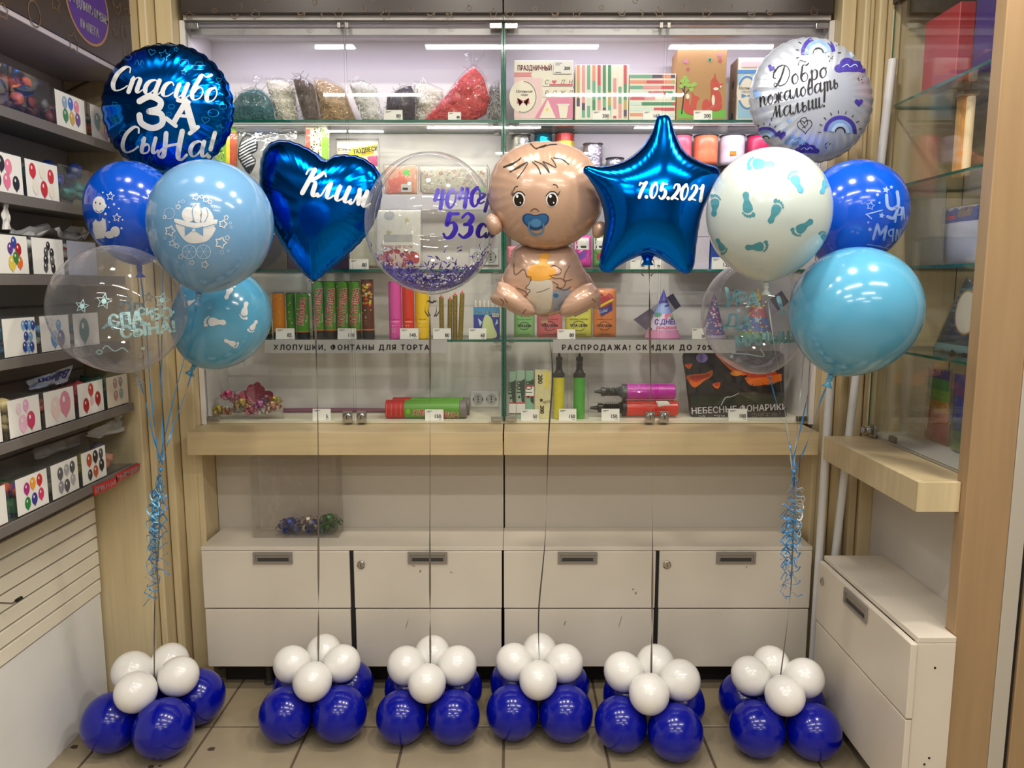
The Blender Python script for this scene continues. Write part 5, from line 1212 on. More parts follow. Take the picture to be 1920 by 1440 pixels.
t = fpack('party_pack', 'clear bag of neon pink and green stars on the step stand', 'pack', 722, 312, 782, 364, 3.15, M('salmon_card', (240, 176, 150), .6), pr_e)
def pr_f(pr): confetti(pr, 790, 318, 912, 362, 160, [M('lace_pink', (214, 178, 180), .6), CREAM, M('lace_grey', (176, 174, 160), .6)], 2.2); [pr.star(x, y, 4, RED, 2, .4, .5, 5, .8) for x, y in ((800, 331), (826, 325), (852, 322), (904, 324))]; pr.circ(904, 355, 5, 4, NEONG, 2)
fpack('party_pack', 'clear bag of white lace ribbon on the step stand', 'pack', 788, 313, 915, 364, 3.16, M('lace_card', (214, 212, 196), .6), pr_f)
def pr_g(pr):
    pr.circ(730, 404, 10, 8, M('silver_print', (196, 196, 196), .3), 1); [pr.star(x, y, 6, M('pale_gold', (206, 200, 140), .4), 2) for x, y in ((763, 413), (729, 436))]; pr.rect(720, 440, 773, 453, M('silver_print', (196, 196, 196), .3), 1); pr.text('Топпер для торта', 712, 465, 6, M('red_script', (172, 56, 62), .5), 2, 'l', 0, .25, .82)
    pr.circ(747, 487, 40, 14, M('cake_cream', (236, 206, 196), .5), 1); random.seed(5)
    for k in range(46):
        a = random.uniform(0, 2 * pi); pr.circ(747 + 36 * math.cos(a) * random.uniform(.75, 1), 484 + 11 * math.sin(a) * random.uniform(.7, 1) + (-4 if k % 3 else 3), 4.2, 4.2, M('berry_%d' % (k % 3), [(198, 44, 52), (222, 78, 82), (170, 30, 44)][k % 3], .35), 2, 10)
fpack('party_pack', 'white cake topper pack printed Топпер для торта with berry cake', 'pack', 706, 394, 789, 501, 3.085, PAPER, pr_g)
def pr_h(pr):
    random.seed(9)
    for k in range(26): x = random.uniform(560, 655); y = random.uniform(472, 498); pr.stroke([(x + 6 * math.cos(a), y + 5 * math.sin(a)) for a in np.linspace(0, 2 * pi, 8)], 1.6, PINKP if k % 3 else PAPER, 1)
t = carton('gift_box', 'dark box with pink lace pattern beneath the blue heart', 'box', 540, 654, 468, 3.095, .035, ZS2, M('plum_card', (60, 42, 62), .5)); pr = PR(); pr_h(pr); pr.build('printed_front', t, on_plane(3.095))
carton('gift_box', 'plain dark grey box beneath the blue heart', 'box', 478, 537, 440, 3.09, .035, ZS2, M('dark_grey_card', (92, 88, 82), .6))
card(655, 483, 690, 503, '80', 'white price card reading 80 before the topper pack', 3.055)

# ---- second shelf, spools
def spool(label, x0, x1, top, h_px, Y, body, rough=.3, flange=BLACK, group='ribbon spools', metal=0, bands=None, zb=None):
    a, b = P(x0, top + h_px / 2, Y), P(x1, top + h_px / 2, Y); r = (b.x - a.x) / 2; c = (a + b) / 2; zt = P((x0 + x1) / 2, top, Y).z; z0 = P((x0 + x1) / 2, top + h_px, Y).z if zb is None else zb
    t = thing('ribbon_spool', label, 'spool', (c.x, Y + r, z0), group); cc = (c.x, Y + r, 0)
    if bands:
        zz = np.linspace(z0 + .005, zt - .005, len(bands) + 1)
        for k, m_ in enumerate(bands): O('ribbon_winding', MB(m_).lathe([(r * .93, zz[k]), (r * .95, zz[k] + .001), (r * .95, zz[k + 1] - .001), (r * .93, zz[k + 1])], cc, 28), t, smooth=False)
    else: O('ribbon_winding', MB(body).lathe([(r * .90, z0 + .004), (r * .94, z0 + .02), (r * .945, (z0 + zt) / 2 - .006), (r * .93, (z0 + zt) / 2), (r * .945, (z0 + zt) / 2 + .006), (r * .94, zt - .02), (r * .9, zt - .004)], cc, 32), t, smooth=True)
    for z in (z0 + .0002, zt - .004): O('flange', MB(flange).lathe([(r * .97, z), (r, z + .001), (r, z + .003), (r * .97, z + .004)], cc, 32), t)
    return t
HOLO = M('holo_silver', (206, 204, 196), .25, .9, bump=.8, bscale=60); TEALF = M('teal_foil', (0, 150, 176), .2, .8, bump=.3, bscale=50); SILV = M('spool_silver', (176, 174, 184), .3, .8, bump=.6, bscale=80)
t = carton('carton', 'plain grey carton behind the baby balloon carrying small spools', 'box', 958, 1176, 336, 3.19, .07, ZS2, M('carton_grey', (150, 146, 146), .7)); zc_ = P(1060, 336, 3.19).z + .0002
SP = (.09 * 0)
for lab, x0, x1, top, body, bands in [('silver holographic spool standing above the baby balloon', 957, 996, 249, HOLO, None), ('teal foil spool standing above the baby balloon', 1001, 1037, 246, TEALF, None),
     ('rainbow banded spool standing above the baby balloon', 1041, 1079, 246, None, [M('rb_%d' % k, c, .3, .2) for k, c in enumerate([(110, 40, 130), (40, 60, 170), (60, 110, 210), (230, 120, 40), (236, 206, 60), (200, 60, 50)])]),
     ('silver thread spool between baby balloon and star', 1094, 1133, 266, SILV, None), ('low grey spool beside the star tip', 1137, 1173, 294, SILV, None)]:
    spool(lab, x0, x1, top, 60, 3.192, body, bands=bands, zb=zc_, flange=BLACK if 'silver thread' not in lab and 'holo' not in lab else STEELD)
t = carton('carton', 'white carton with grey lid between star and white balloon', 'box', 1268, 1330, 445, 3.13, .11, ZS2, M('carton_white', (212, 204, 218), .5)); zq = P(1300, 445, 3.13).z
carton('carton', 'blue carton behind the white footprint balloon', 'box', 1332, 1415, 447, 3.13, .11, ZS2, M('carton_blue', (44, 76, 160), .45))
t = carton('carton', 'upper white carton under the big ribbon spools', 'box', 1258, 1420, 372, 3.135, .10, zq + .002, M('carton_white2', (206, 200, 208), .5)); zr = P(1340, 372, 3.135).z + .0003
BIGS = [('dark ribbon spool below the pink spool', 1262, 1303, BLACK), ('white ribbon spool below the orange spool', 1305, 1353, M('sp_white2', (210, 206, 210), .35)), ('black ribbon spool below the white spool', 1356, 1404, M('sp_black', (40, 36, 40), .35))]
zt0 = P(1330, 310, 3.135).z
for lab, x0, x1, m_ in BIGS: spool(lab, x0, x1, 310, 62, 3.137, m_, zb=zr, group='big ribbon spools')
for lab, x0, x1, m_ in [('pink curling ribbon spool beside the star top', 1262, 1302, M('sp_pink', (222, 96, 116), .3)), ('orange curling ribbon spool', 1305, 1353, M('sp_orange', (232, 124, 84), .3)), ('white curling ribbon spool with orange sticker', 1355, 1404, M('sp_white', (214, 208, 224), .3)), ('crimson curling ribbon spool beside the silver foil balloon', 1406, 1452, M('sp_crimson', (190, 30, 80), .3))]:
    if 'crimson' in lab: spool(lab, x0, x1, 250, 60, 3.139, m_, group='big ribbon spools', zb=zr); continue
    t = spool(lab, x0, x1, 250, 60, 3.137, m_, zb=zt0 + .0004, group='big ribbon spools')
    if 'sticker' in lab:
        a = P(1369, 283, 3.137); O('sticker', MB(M('sticker_orange', (255, 130, 20), .5)).box(a.x, a.x + .026, 3.1385, 3.1395, a.z - .016, a.z), t)
for lab, x0, x1, c1, c2 in [('purple pompom pack with white tag beside baby balloon', 1076, 1108, (226, 60, 170), (130, 70, 180)), ('green pompom pack with white tag behind star', 1112, 1142, (104, 168, 84), (196, 50, 60))]:
    t, bv = pillow('pompom_pack', lab, 'pack', prect(x0, 442, x1, 501), ((x0 + x1) / 2, 472), 3.09, .022, M('pom_%d' % x0, c1, .6, bump=.6, bscale=70), None, 'pompom', n=40, R=6, crumple=.4)
    pr = PR(); pr.rect(x0, 470, x1, 486, M('pom2_%d' % x0, c2, .5), 0); pr.rect(x0 + 2, 446, x1 - 4, 468, PAPER, 1); pr.rect(x0 + 6, 461, x1 - 9, 465, INK, 2); pr.build('tag_print', t, on_bvh(bv), 10)
    pillow('', '', '', prect(x0 - 2, 440, x1 + 2, 502), ((x0 + x1) / 2, 472), 3.09, .028, FILM, None, 'cellophane', n=40, R=6, crumple=.6, root=t)
t, bv = pillow('pompom_pack', 'pink pompom pack behind the shoulder of baby balloon', 'pack', prect(951, 462, 985, 501), (966, 482), 3.10, .02, M('pom_pink', (226, 132, 146), .6, bump=.6, bscale=70), None, 'pompom', n=32, R=5, crumple=.4)
card(1182, 484, 1212, 503, '60', 'blank sided white price card under the star'); card(1216, 484, 1240, 503, '70', 'second white price card under the star beside its valve'); card(1335, 480, 1372, 503, '120', 'white price card before the blue carton')

# ---- third shelf, crackers
def cracker_print(t, bvs, x, y0, y1, txt='ХЛОПУШКА', h=13):
    L_ = y0 - y1; wd = max(v[0] for v in text_mesh(txt)[0]) / .69 * h; s = L_ / wd
    pr = PR(); pr.text(txt, x + h * .42, y0, h, CREAM, 0, 'l', -pi / 2 + .09, 0, s, 2.4); pr.text(txt, x + h * .42, y0, h, RED, 1, 'l', -pi / 2 + .09, 0, s, .8)
    pr.text('пружинная', x + h * .42 + 6.5, y0 - L_ * .1, 3.2, CREAM, 1, 'l', -pi / 2 + .05, 0, s); pr.build('printed_lettering', t, on_bvh(*bvs), 6)
def cracker(lab, x0, x1, top, Y=3.075, body=GREEN, txt=True, group='party crackers'):
    t, bvs, zt = cyl('party_cracker', lab, 'cracker', x0, x1, top, Y, ZS3, [(0, .14, 1, 1, BLACK, 'foot_band'), (.1402, .165, 1.004, 1.004, ORANGE, 'ring_band'), (.1652, .985, 1, 1, body, 'tube'), (.985, 1, .97, .97, BLACK, 'end_cap')], group)
    if txt: cracker_print(t, bvs, (x0 + x1) / 2, 612 if top < 540 else 610, top + (14 if top < 540 else 10), h=(12 if top < 540 else 10))
    pr = PR()
    for k in range(7): pr.star(random.uniform(x0 + 3, x1 - 3), random.uniform(top + 6, 606), 1.8, random.choice([YEL, GRN2, CREAM]), 0)
    pr.build('printed_confetti', t, on_bvh(*bvs), 8, kind='stuff'); return t
random.seed(3)
cracker('short green cracker half hidden by the aqua balloon', 485, 506, 572, 3.10, M('cracker_dark_green', (44, 110, 44), .35), False)
t = cracker('short orange confetti cracker', 508, 531, 549, 3.08, M('cracker_orange', (236, 142, 34), .35), False)
cracker('short plain green cracker beside the orange one', 535, 552, 549, 3.10, GREEN, False); cracker('short green cracker lettered ХЛОПУШКА above card 85', 553, 577, 549, 3.075)
for k, lab in enumerate(['tall green cracker under the tip of blue heart', 'second tall green cracker from the heart tip', 'third tall green cracker from the heart tip', 'tall green cracker next to the brown one']): cracker(lab, 582 + k * 23.2, 604.6 + k * 23.2, 527)
BRN = M('cracker_brown', (104, 52, 34), .4); t = cracker('tall brown cracker with gold confetti print', 675.5, 699, 524, 3.075, BRN, False)
pr = PR(); [pr.circ(random.uniform(679, 696), random.uniform(532, 578), 2.6, 2.2, random.choice([YEL, M('gold2', (214, 168, 80), .4), ORANGE, CREAM, RED]), 0, 10) for _ in range(34)]; [pr.rect(679, 592 + 4 * k, 688, 593.4 + 4 * k, M('brown_lt', (160, 112, 90), .5), 0) for k in range(5)]
pr.build('printed_confetti', t, on_bvh(bvh_of(MB(BRN).lathe([(.0255, 1.44), (.0255, 1.67)], (t.location.x, t.location.y, 0), 28))), 6, kind='stuff')
for lab, x0, x1, c in [('pink paint powder tube', 727, 751, (226, 84, 172)), ('red paint powder tube', 752.5, 775, (222, 58, 34)), ('yellow paint powder tube', 776.5, 803, (244, 200, 20))]:
    m_ = M('tube_%d' % int(x0), c, .35); t, bvs, zt = cyl('powder_tube', lab, 'tube', x0, x1, 528, 3.08, ZS3, [(0, .2, 1, 1, m_, 'tube_foot'), (.2002, 1, 1.004, 1.004, m_, 'tube')], 'paint powder tubes')
    pr = PR(); mid = (x0 + x1) / 2
    for k in range(3): pr.rect(x0 + 3 + k * 7, 598, x0 + 8 + k * 7, 599.5, M('tube_dk_%d' % int(x0), tuple(int(q * .55) for q in c), .5), 0)
    pr.rect(x0 + 2, 603, x1 - 2, 604, CREAM, 0); [pr.rect(x0 + 3, 610 + 3 * k, x0 + 14, 611 + 3 * k, CREAM, 0) for k in range(5)]; pr.build('printed_marks', t, on_bvh(*bvs), 6, kind='stuff')
GOLD = M('gold_paper', (164, 140, 56), .35, .5, var=.4, vscale=200)
for lab, x0, x1, top, ln in [('gold cake fountain standing alone by card 80', 823, 832, 552, 0), ('gold cake fountain, first of the bundle of three', 838, 847, 556, .02), ('gold cake fountain, middle of the bundle of three', 848, 857, 548, .01), ('gold cake fountain leaning at the end of the bundle', 858, 867, 544, .05)]:
    t, bvs, zt = cyl('cake_fountain', lab, 'fountain', x0, x1, top, 3.09 if ln < .05 else 3.075, ZS3, [(0, .93, 1, 1, GOLD, 'tube'), (.9302, .96, .9, .4, RED, 'crimped_end'), (.9602, 1.0, .3, .25, M('fuse_pink', (226, 120, 120), .5), 'fuse')], 'gold cake fountains', 14, ln)
t = carton('candle_pack', 'blue pack of white candles at the end of shelf', 'pack', 888, 937, 576, 3.075, .012, ZS3, M('candle_blue', (58, 70, 156), .4))
pr = PR(); pr.rect(888, 577, 937, 590, M('candle_sky', (70, 150, 200), .4), 0); pr.text('СВЕЧИ ДЛЯ ТОРТА', 891, 587, 4, PAPER, 1, 'l', 0, 0, .85, .4); pr.poly(cat([(908, 594, 0), (914, 590, 0), (922, 598, 0), (926, 612, 0), (932, 628, 0), (926, 634, 0), (908, 633, 0), (904, 615, 0)], True, 3), M('candle_lime', (206, 218, 160), .4), 1); pr.rect(923, 588, 935, 594, PAPER, 1); [pr.rect(924 + k * 2, 589, 925 + k * 2, 593, INK, 2) for k in range(5)]; pr.poly([(896, 596), (904, 604), (900, 612)], PALEP, 1); pr.poly([(932, 598), (928, 610), (934, 606)], PALEP, 1); pr.build('printed_front', t, on_plane(3.075))
for k in range(6): x = 892 + k * 8; a = P(x, 580, 3.08); O('candle', MB(CREAM).lathe([(.003, P(x, 577, 3.08).z), (.003, P(x, 566, 3.08).z), (.001, P(x, 563, 3.08).z)], (a.x, 3.082, 0), 8), t)
for x0, x1, s, lab in [(517, 551, '85.', 'white price card reading 85 before the short crackers'), (633, 667, '110', 'white price card reading 110 before the tall green crackers'), (750, 784, '140.', 'white price card reading 140 before the powder tubes'), (812, 845, '80', 'white price card reading 80 before the cake fountains'), (879, 912, '60', 'white price card reading 60 before the candle pack')]: card(x0, 615, x1, 636, s, lab)
def shelf_sign(x0, x1, txt, tx, lab, gap):
    Y = 3.044; a, b = P(x0, 662, Y), P(x1, 639, Y); t = thing('shelf_sign', lab, 'sign', ((a.x + b.x) / 2, Y, a.z)); O('sign_strip', MB(M('sign_strip', (188, 186, 186), .3)).box(a.x, b.x, Y, Y + .0015, a.z, b.z + .004), t, bevel=.0004, seg=1)
    pr = PR(); pr.text(txt, tx, 656, 9.2, INK, 0, 'l', 0, 0, .98, 1.1, gap); pr.build('printed_lettering', t, on_plane(Y))
shelf_sign(497, 838, 'ХЛОПУШКИ, ФОНТАНЫ ДЛЯ ТОРТА', 513, 'grey strip under the crackers reading ХЛОПУШКИ, ФОНТАНЫ ДЛЯ ТОРТА', 3.0); shelf_sign(1037, 1380, 'РАСПРОДАЖА! СКИДКИ ДО 70%', 1053, 'grey strip above the pumps reading РАСПРОДАЖА! СКИДКИ ДО 70%', 3.6)

# ---- third shelf, holi packs and hats
def holi(lab, x0, x1, top, rgb, Y=3.09):
    m_ = M('holi_%d' % x0, rgb, .45, var=.08, vscale=40); t, bv = pillow('powder_packet', lab, 'packet', prect(x0, top, x1, 632), ((x0 + x1) / 2, (top + 632) / 2), Y, .02, m_, 'colour powder packets', 'bag', n=48, R=7, crumple=.25)
    pr = PR(); xm = (x0 + x1) / 2; s = (x1 - x0) / 45; HB = M('holi_blue', (62, 52, 130), .4)
    pr.poly([(x0 + 10 * s, 577), (x1 - 8 * s, 566), (x1 - 7 * s, 582), (x0 + 16 * s, 594)], HB, 1); pr.text('Gulal', xm - 12 * s, 588, 6 * s, PALEP, 2, 'l', -.25, .2)
    if top < 560:
        pr.poly(cat([(x0 + 8, 572, 0), (x0 + 10, 556, 0), (x0 + 16, 550, 0), (x0 + 22, 556, 0), (x0 + 30, 550, 0), (x0 + 38, 558, 0), (x0 + 34, 568, 0), (x0 + 16, 578, 0)], True, 3), M('holi_red', (186, 40, 60), .35), 2); pr.stroke([(x0 + 10, 576), (x0 + 36, 562)], 4, YEL, 3, False); pr.rect(x1 - 8, 537, x1 - 2, 543, GREYT, 1)
    pr.text('NATURAL COLOUR', xm, 600, 2.6 * s, INK, 1, 'c', 0, 0, .9); pr.text('VITA UDIN', xm, 613, 5 * s, INK, 1, 'c', 0, 0, .82, .6)
    for q in (-1, 1): pr.stroke([(xm + 11 * s * math.cos(a), 611 + 8 * s * math.sin(a)) for a in np.linspace(.5 * q, 2.6 * q, 7)], .9, INK, 1)
    pr.text('GULAL POWDER', xm, 628, 2.2 * s, INK, 1, 'c'); pr.build('printed_front', t, on_bvh(bv), 10)
    pillow('', '', '', prect(x0 - 1, top - 3, x1 + 1, 633), ((x0 + x1) / 2, (top + 632) / 2), Y, .024, FILM, None, 'cellophane', n=48, R=7, crumple=.5, root=t)
for lab, x0, x1, top, c, Y in [('green colour powder packet VITA UDIN', 964, 1002, 572, (134, 200, 118), 3.10), ('pink colour powder packet VITA UDIN', 1007, 1054, 572, (220, 104, 112), 3.085), ('yellow colour powder packet VITA UDIN', 1060, 1110, 560, (224, 220, 84), 3.10), ('orange colour powder packet VITA UDIN', 1112, 1155, 541, (226, 128, 52), 3.085)]: holi(lab, x0, x1, top, c, Y)
def hat(lab, cx, top, hw, Y, rgbs, txt=None, dots=None):
    c = P(cx, 630, Y); r = (P(cx + hw, 630, Y) - c).length; zt = P(cx, top, Y).z; t = thing('party_hat', lab, 'hat', (c.x, Y + r, ZS3 + .0005), 'paper party hats'); h = zt - ZS3; bvs = []
    for k, (f0, f1, rgb) in enumerate(rgbs):
        mb = MB(M('hat_%d_%d' % (cx, k), rgb, .35)).lathe([(r * (1 - f0), ZS3 + .0006 + f0 * h), (max(.001, r * (1 - f1)), ZS3 + f1 * h)], (c.x, Y + r, 0), 32); O('cone_band', mb, t, smooth=False); bvs.append(bvh_of(mb))
    pr = PR()
    if txt:
        pr.text('С ДНЁМ', cx, 608, 9, VIO, 1, 'c', 0, .1, .85, .8); pr.text('рождения', cx, 617, 6, PINKP, 1, 'c', 0, .25, .9, .6); pr.star(cx - 28, 617, 3, INK, 1); pr.star(cx + 24, 615, 4, INK, 1); pr.stroke([(cx - 12, 568), (cx, 564), (cx + 10, 570), (cx - 2, 574)], 3, M('hat_navy', (60, 66, 150), .4), 1); pr.circ(cx + 12, 588, 6, 9, LEAF, 1); pr.circ(cx - 16, 590, 8, 4, M('hat_green', (96, 160, 130), .4), 1); pr.circ(cx, 594, 3, 6, PINKP, 1); pr.circ(cx + 4, 590, 4, 3, PINKP, 1)
    if dots: confetti(pr, cx - hw, top + 10, cx + hw, 626, 120, dots, 2.0)
    if pr.polys: pr.build('printed_picture', t, on_bvh(*bvs), 7)
    return t
hat('lilac party hat with pink rim lettered С днём рождения', 1249, 543, 34, 3.10, [(0, .16, (214, 138, 178)), (.16, .5, (214, 200, 222)), (.5, .72, (150, 170, 226)), (.72, 1, (96, 90, 196))], True)
hat('dark violet starry party hat seen through the clear balloon', 1343, 548, 24, 3.12, [(0, .06, (190, 170, 200)), (.06, 1, (86, 66, 140))], None, [PAPER, VIO, LVIO, PINKP])
hat('yellow and blue party hat seen through the clear balloon', 1428, 540, 32, 3.12, [(0, .12, (120, 190, 120)), (.12, .4, (90, 130, 200)), (.4, .6, (224, 110, 120)), (.6, 1, (236, 208, 70))], None, [PAPER, YEL, SB_, RED])
def slat_pack(lab, pts, Y, head):
    t = thing('stick_pack', lab, 'pack', P(*pts[0], Y)); q = [P(x, y, Y) for x, y in pts]; mb = MB(FILM); mb.quad(*q); mb.quad(*[p + Vector((0, .006, 0)) for p in q]); O('cellophane', mb, t)
    for nm, (f0, f1), m_ in head:
        a = q[0].lerp(q[1], f0), q[0].lerp(q[1], f1), q[3].lerp(q[2], f1), q[3].lerp(q[2], f0); mb = MB(m_); i = [mb.av(p + Vector((0, d, 0))) for d in (.002, .004) for p in a]
        for f in ((0, 1, 2, 3), (7, 6, 5, 4), (0, 4, 5, 1), (1, 5, 6, 2), (2, 6, 7, 3), (3, 7, 4, 0)): mb.af([i[k] for k in f])
        O(nm, mb, t)
slat_pack('tilted dark headed stick pack behind the lilac party hat', [(1178, 606), (1262, 550), (1277, 574), (1203, 625)], 3.185, [('label', (.12, .50), M('label_dark', (104, 94, 118), .4)), ('header', (.86, 1.0), M('header_dark', (52, 42, 74), .4)), ('stick', (.5, .86), M('stick_grey', (176, 170, 186), .5))])
slat_pack('tilted stick pack behind the yellow and blue party hat', [(1392, 600), (1466, 545), (1480, 566), (1410, 622)], 3.20, [('header', (.7, 1.0), M('header_dark', (52, 42, 74), .4)), ('stick', (.2, .7), M('stick_grey', (176, 170, 186), .5))])
card(1045, 615, 1079, 634, '80', 'white price card reading 80 before the powder packets'); card(1298, 611, 1324, 632, '20', 'white price card turned edge on between party hats')

# ---- on the base of the display
def bow(name, label, c, r, mat, parent=None, n=24, group=None, up=.35):
    mb = MB(mat); c = Vector(c)
    for k in range(n):
        ring = k % 3; el = (.1, .65, 1.15)[ring] + up * .2; az = k * 2.4; d = Vector((math.cos(az) * math.cos(el), math.sin(az) * math.cos(el), math.sin(el))); s = d.cross(Vector((0, 0, 1))).normalized() if abs(d.z) < .98 else Vector((1, 0, 0)); u = s.cross(d); R_ = r * (1.2, 1.05, .9)[ring]
        pts = [c + d * R_ * .5 * (1 - math.cos(a)) + u * R_ * .24 * math.sin(a) for a in np.linspace(0, 2 * pi, 9)]
        L_ = [(mb.av(p - s * r * .12), mb.av(p + s * r * .12)) for p in pts]
        for A, B in zip(L_, L_[1:]): mb.af((A[0], A[1], B[1], B[0]))
    o = O(name, mb, parent, c if parent is None else None, smooth=False)
    if parent is None: props(o, label=label, category='bow', group=group)
    return o
MET = lambda nm, rgb: M('bow_' + nm, rgb, .25, .55)
zb0 = ZBASE
def bowp(lab, px, py, rpx, Y, mat, n=26): c = P(px, py, Y); r = (P(px + rpx, py, Y) - c).length * 1.25; c.z = max(c.z, ZBASE + .012 + r * .42); return bow('gift_bow', lab, c, r, mat, None, n, 'gift bows in the cellophane bag')
for lab, px, py, r, m_ in [('yellow gift bow beside the hinge', 412, 774, 12, MET('yellow', (222, 196, 52))), ('copper gift bow beside the yellow one', 427, 776, 10, MET('copper', (196, 118, 70))), ('pink star gift bow above the copper one', 429, 746, 13, MET('pink', (226, 90, 150))), ('gold gift bow in the middle of the bag', 455, 762, 14, MET('gold', (216, 186, 70))), ('rose gift bow at the bottom of the bag', 472, 782, 13, MET('rose', (232, 110, 150))), ('white gift bow at the bottom of the bag', 494, 784, 11, MET('white', (226, 222, 214))), ('lilac gift bow in the bag', 488, 764, 12, MET('lilac', (214, 120, 190))), ('peach gift bow at the end of the bag', 512, 766, 13, MET('peach', (228, 176, 140)))]: bowp(lab, px, py, r, 3.10, m_)
t = thing('ribbon_bow', 'large crimson ribbon bow lying on the gift bows', 'bow', P(482, 740, 3.12)); CR = M('crimson_ribbon', (190, 34, 92), .35, .1); c = P(480, 752, 3.13)
for k, (a, L_, w) in enumerate([(2.5, 30, 10), (1.75, 30, 13), (1.1, 30, 12), (.45, 34, 11), (-.1, 30, 12), (2.95, 40, 9), (1.4, 36, 10)]):
    d = Vector((math.cos(a), -.25 + .12 * (k % 4), math.sin(a))) * (L_ * .0021); u = d.cross(Vector((0, 1, 0))).normalized() * .016; O('loop', MB(CR).strip(cat([c, c + d * .5 + u, c + d, c + d * .55 - u, c + Vector((0, -.004, 0))]), w * .0026, lambda s: .75), t, smooth=True)
pillow('bag', 'cellophane bag holding the gift bows at the end of base', 'bag', [(404, 787), (405, 750), (424, 736), (462, 730), (506, 742), (528, 768), (534, 788)], (464, 765), 3.105, .055, FILM, None, 'cellophane', n=48, R=8, crumple=.6)
a, b = P(528, 779, 3.22), P(735, 777, 3.22); o = O('ribbon_roll', MB(M('ribbon_mauve', (158, 98, 128), .4)).tube(cat([Vector((a.x, 3.25, ZBASE + .010)), Vector((a.x + .2, 3.255, ZBASE + .0105)), Vector((b.x, 3.25, ZBASE + .010))]), .009, 8), None, a, smooth=True, label='thin mauve roll lying along the back of base', category='roll')
card(586, 766, 619, 788, '5.', 'white price card reading 5 beside the gift bows'); card(797, 768, 831, 789, '150.', 'white price card reading 150 before the lying crackers')
def lying(lab, x0, x1, yt, yb, Y, zlow=None):
    r = (P(0, yt, Y).z - P(0, yb, Y).z) / 2 * .96; zc = (ZBASE if zlow is None else zlow) + r + .0005; xa, xb = P(x0, yb, Y).x, P(x1, yb, Y).x
    t = thing('party_cracker', lab, 'cracker', ((xa + xb) / 2, Y + r, zc - r), 'lying party crackers'); bv = []
    for f0, f1, q, m_, nm in [(0, .235, 1, RED, 'red_sleeve'), (.2352, .92, 1, GREEN, 'tube'), (.9202, 1, .99, M('cracker_tip', (120, 112, 110), .4), 'end_cap')]:
        mb = MB(m_).lathe([(r * q * .96, xa + (xb - xa) * f0), (r * q, xa + (xb - xa) * f0 + .001), (r * q, xa + (xb - xa) * f1 - .001), (r * q * .96, xa + (xb - xa) * f1)], (0, Y + r, zc), 28, 'x'); O(nm, mb, t); bv.append(bvh_of(mb))
    pr = PR(); ym = yt + (yb - yt) * .62; xs = x0 + (x1 - x0) * .34
    pr.text('ХЛОПУШКА', xs, ym + 4, 10, CREAM, 0, 'l', .07, 0, 1.02, 2.2); pr.text('ХЛОПУШКА', xs, ym + 4, 10, RED, 1, 'l', .07, 0, 1.02, .7); pr.circ(x0 + (x1 - x0) * .285, ym - 3, 4, 5, GRN2, 0, 12); [pr.rect(x0 + 2 + k * 9, yt + 4, x0 + 3 + k * 9, yb - 4, M('sleeve_line', (224, 110, 90), .4), 0) for k in range(4)]
    pr.build('printed_lettering', t, on_bvh(*bv), 6); return t
lying('green and red cracker lying in front above card 150', 722, 874, 752, 788, 3.075); lying('green and red cracker lying behind the front one', 735, 880, 747, 781, 3.16)
# bundles of play banknotes
def notes(lab, x0, x1, top, Y, rgb, txt, band=None, lean=0):
    a, b = P(x0, 740, Y), P(x1, 740, Y); zt = P(x0, top, Y).z; t = thing('banknote_bundle', lab, 'banknotes', ((a.x + b.x) / 2, Y, ZBASE + .0005), 'bundles of play banknotes'); m_ = M('note_%d' % x0, rgb, .55, var=.08, vscale=60)
    O('note_stack', MB(m_).box(a.x, b.x, Y, Y + .022, ZBASE + .0006, zt), t, bevel=.001, seg=1); pr = PR(); dk = M('note_dark_%d' % x0, tuple(int(c * .42) for c in rgb), .5); xm = (x0 + x1) / 2
    pr.text(txt, xm + 4, top + 44, 12 if txt == '100' else 8, dk, 1, 'l', -pi / 2, 0, 1, .4)if txt == '100' else pr.text(txt, x0 + 6, top + 8, 8, dk, 1, 'l', pi / 2, 0, 1, .6)
    pr.poly([(x1 - 10, top + 20), (x1, top + 14), (x1, top + 62), (x1 - 6, top + 56)], dk, 0) if txt == '100' else pr.rect(x0 + 20, top + 4, x1 - 6, top + 34, YEL, 0)
    if txt == '100': pr.star(xm - 3, top + 48, 3, INK, 2); pr.star(xm + 4, top + 56, 2.4, INK, 2)
    else: pr.star(x0 + 12, top + 56, 4, INK, 2); pr.text('OJYOL', x0 + 15, top + 62, 4, INK, 2, 'l', -.1); pr.text('200', x0 + 10, top + 66, 7, dk, 2, 'l', pi / 2, 0, 1, .5)
    pr.build('printed_note', t, on_plane(Y))
    if band is not None:
        z1, z0 = P(0, band, Y).z, P(0, min(band + 22, 785), Y).z; z0 = max(z0, ZBASE + .002); mb = MB(PAPER).box(a.x - .001, b.x + .001, Y - .0015, Y + .0235, z0, z1); mb.use(RED).box(a.x - .0012, b.x + .0012, Y - .0018, Y + .0238, z1 - .006, z1 - .0005).box(a.x - .0012, b.x + .0012, Y - .0018, Y + .0238, z0, z0 + .004); O('paper_band', mb, t)
    return t
GN = (150, 186, 162); notes('green 100 banknote bundle beside the glass divider', 955, 967, 698, 3.10, GN, '100', 754); notes('green 100 banknote bundle, second from the divider', 969, 984, 696, 3.10, (158, 190, 168), '100', 754); notes('green 100 banknote bundle with its band half way up', 986, 1001, 696, 3.11, (140, 184, 156), '100', 722); notes('yellow 200 banknote bundle beside the yellow pump', 1003, 1034, 694, 3.10, (222, 214, 166), '200', None)
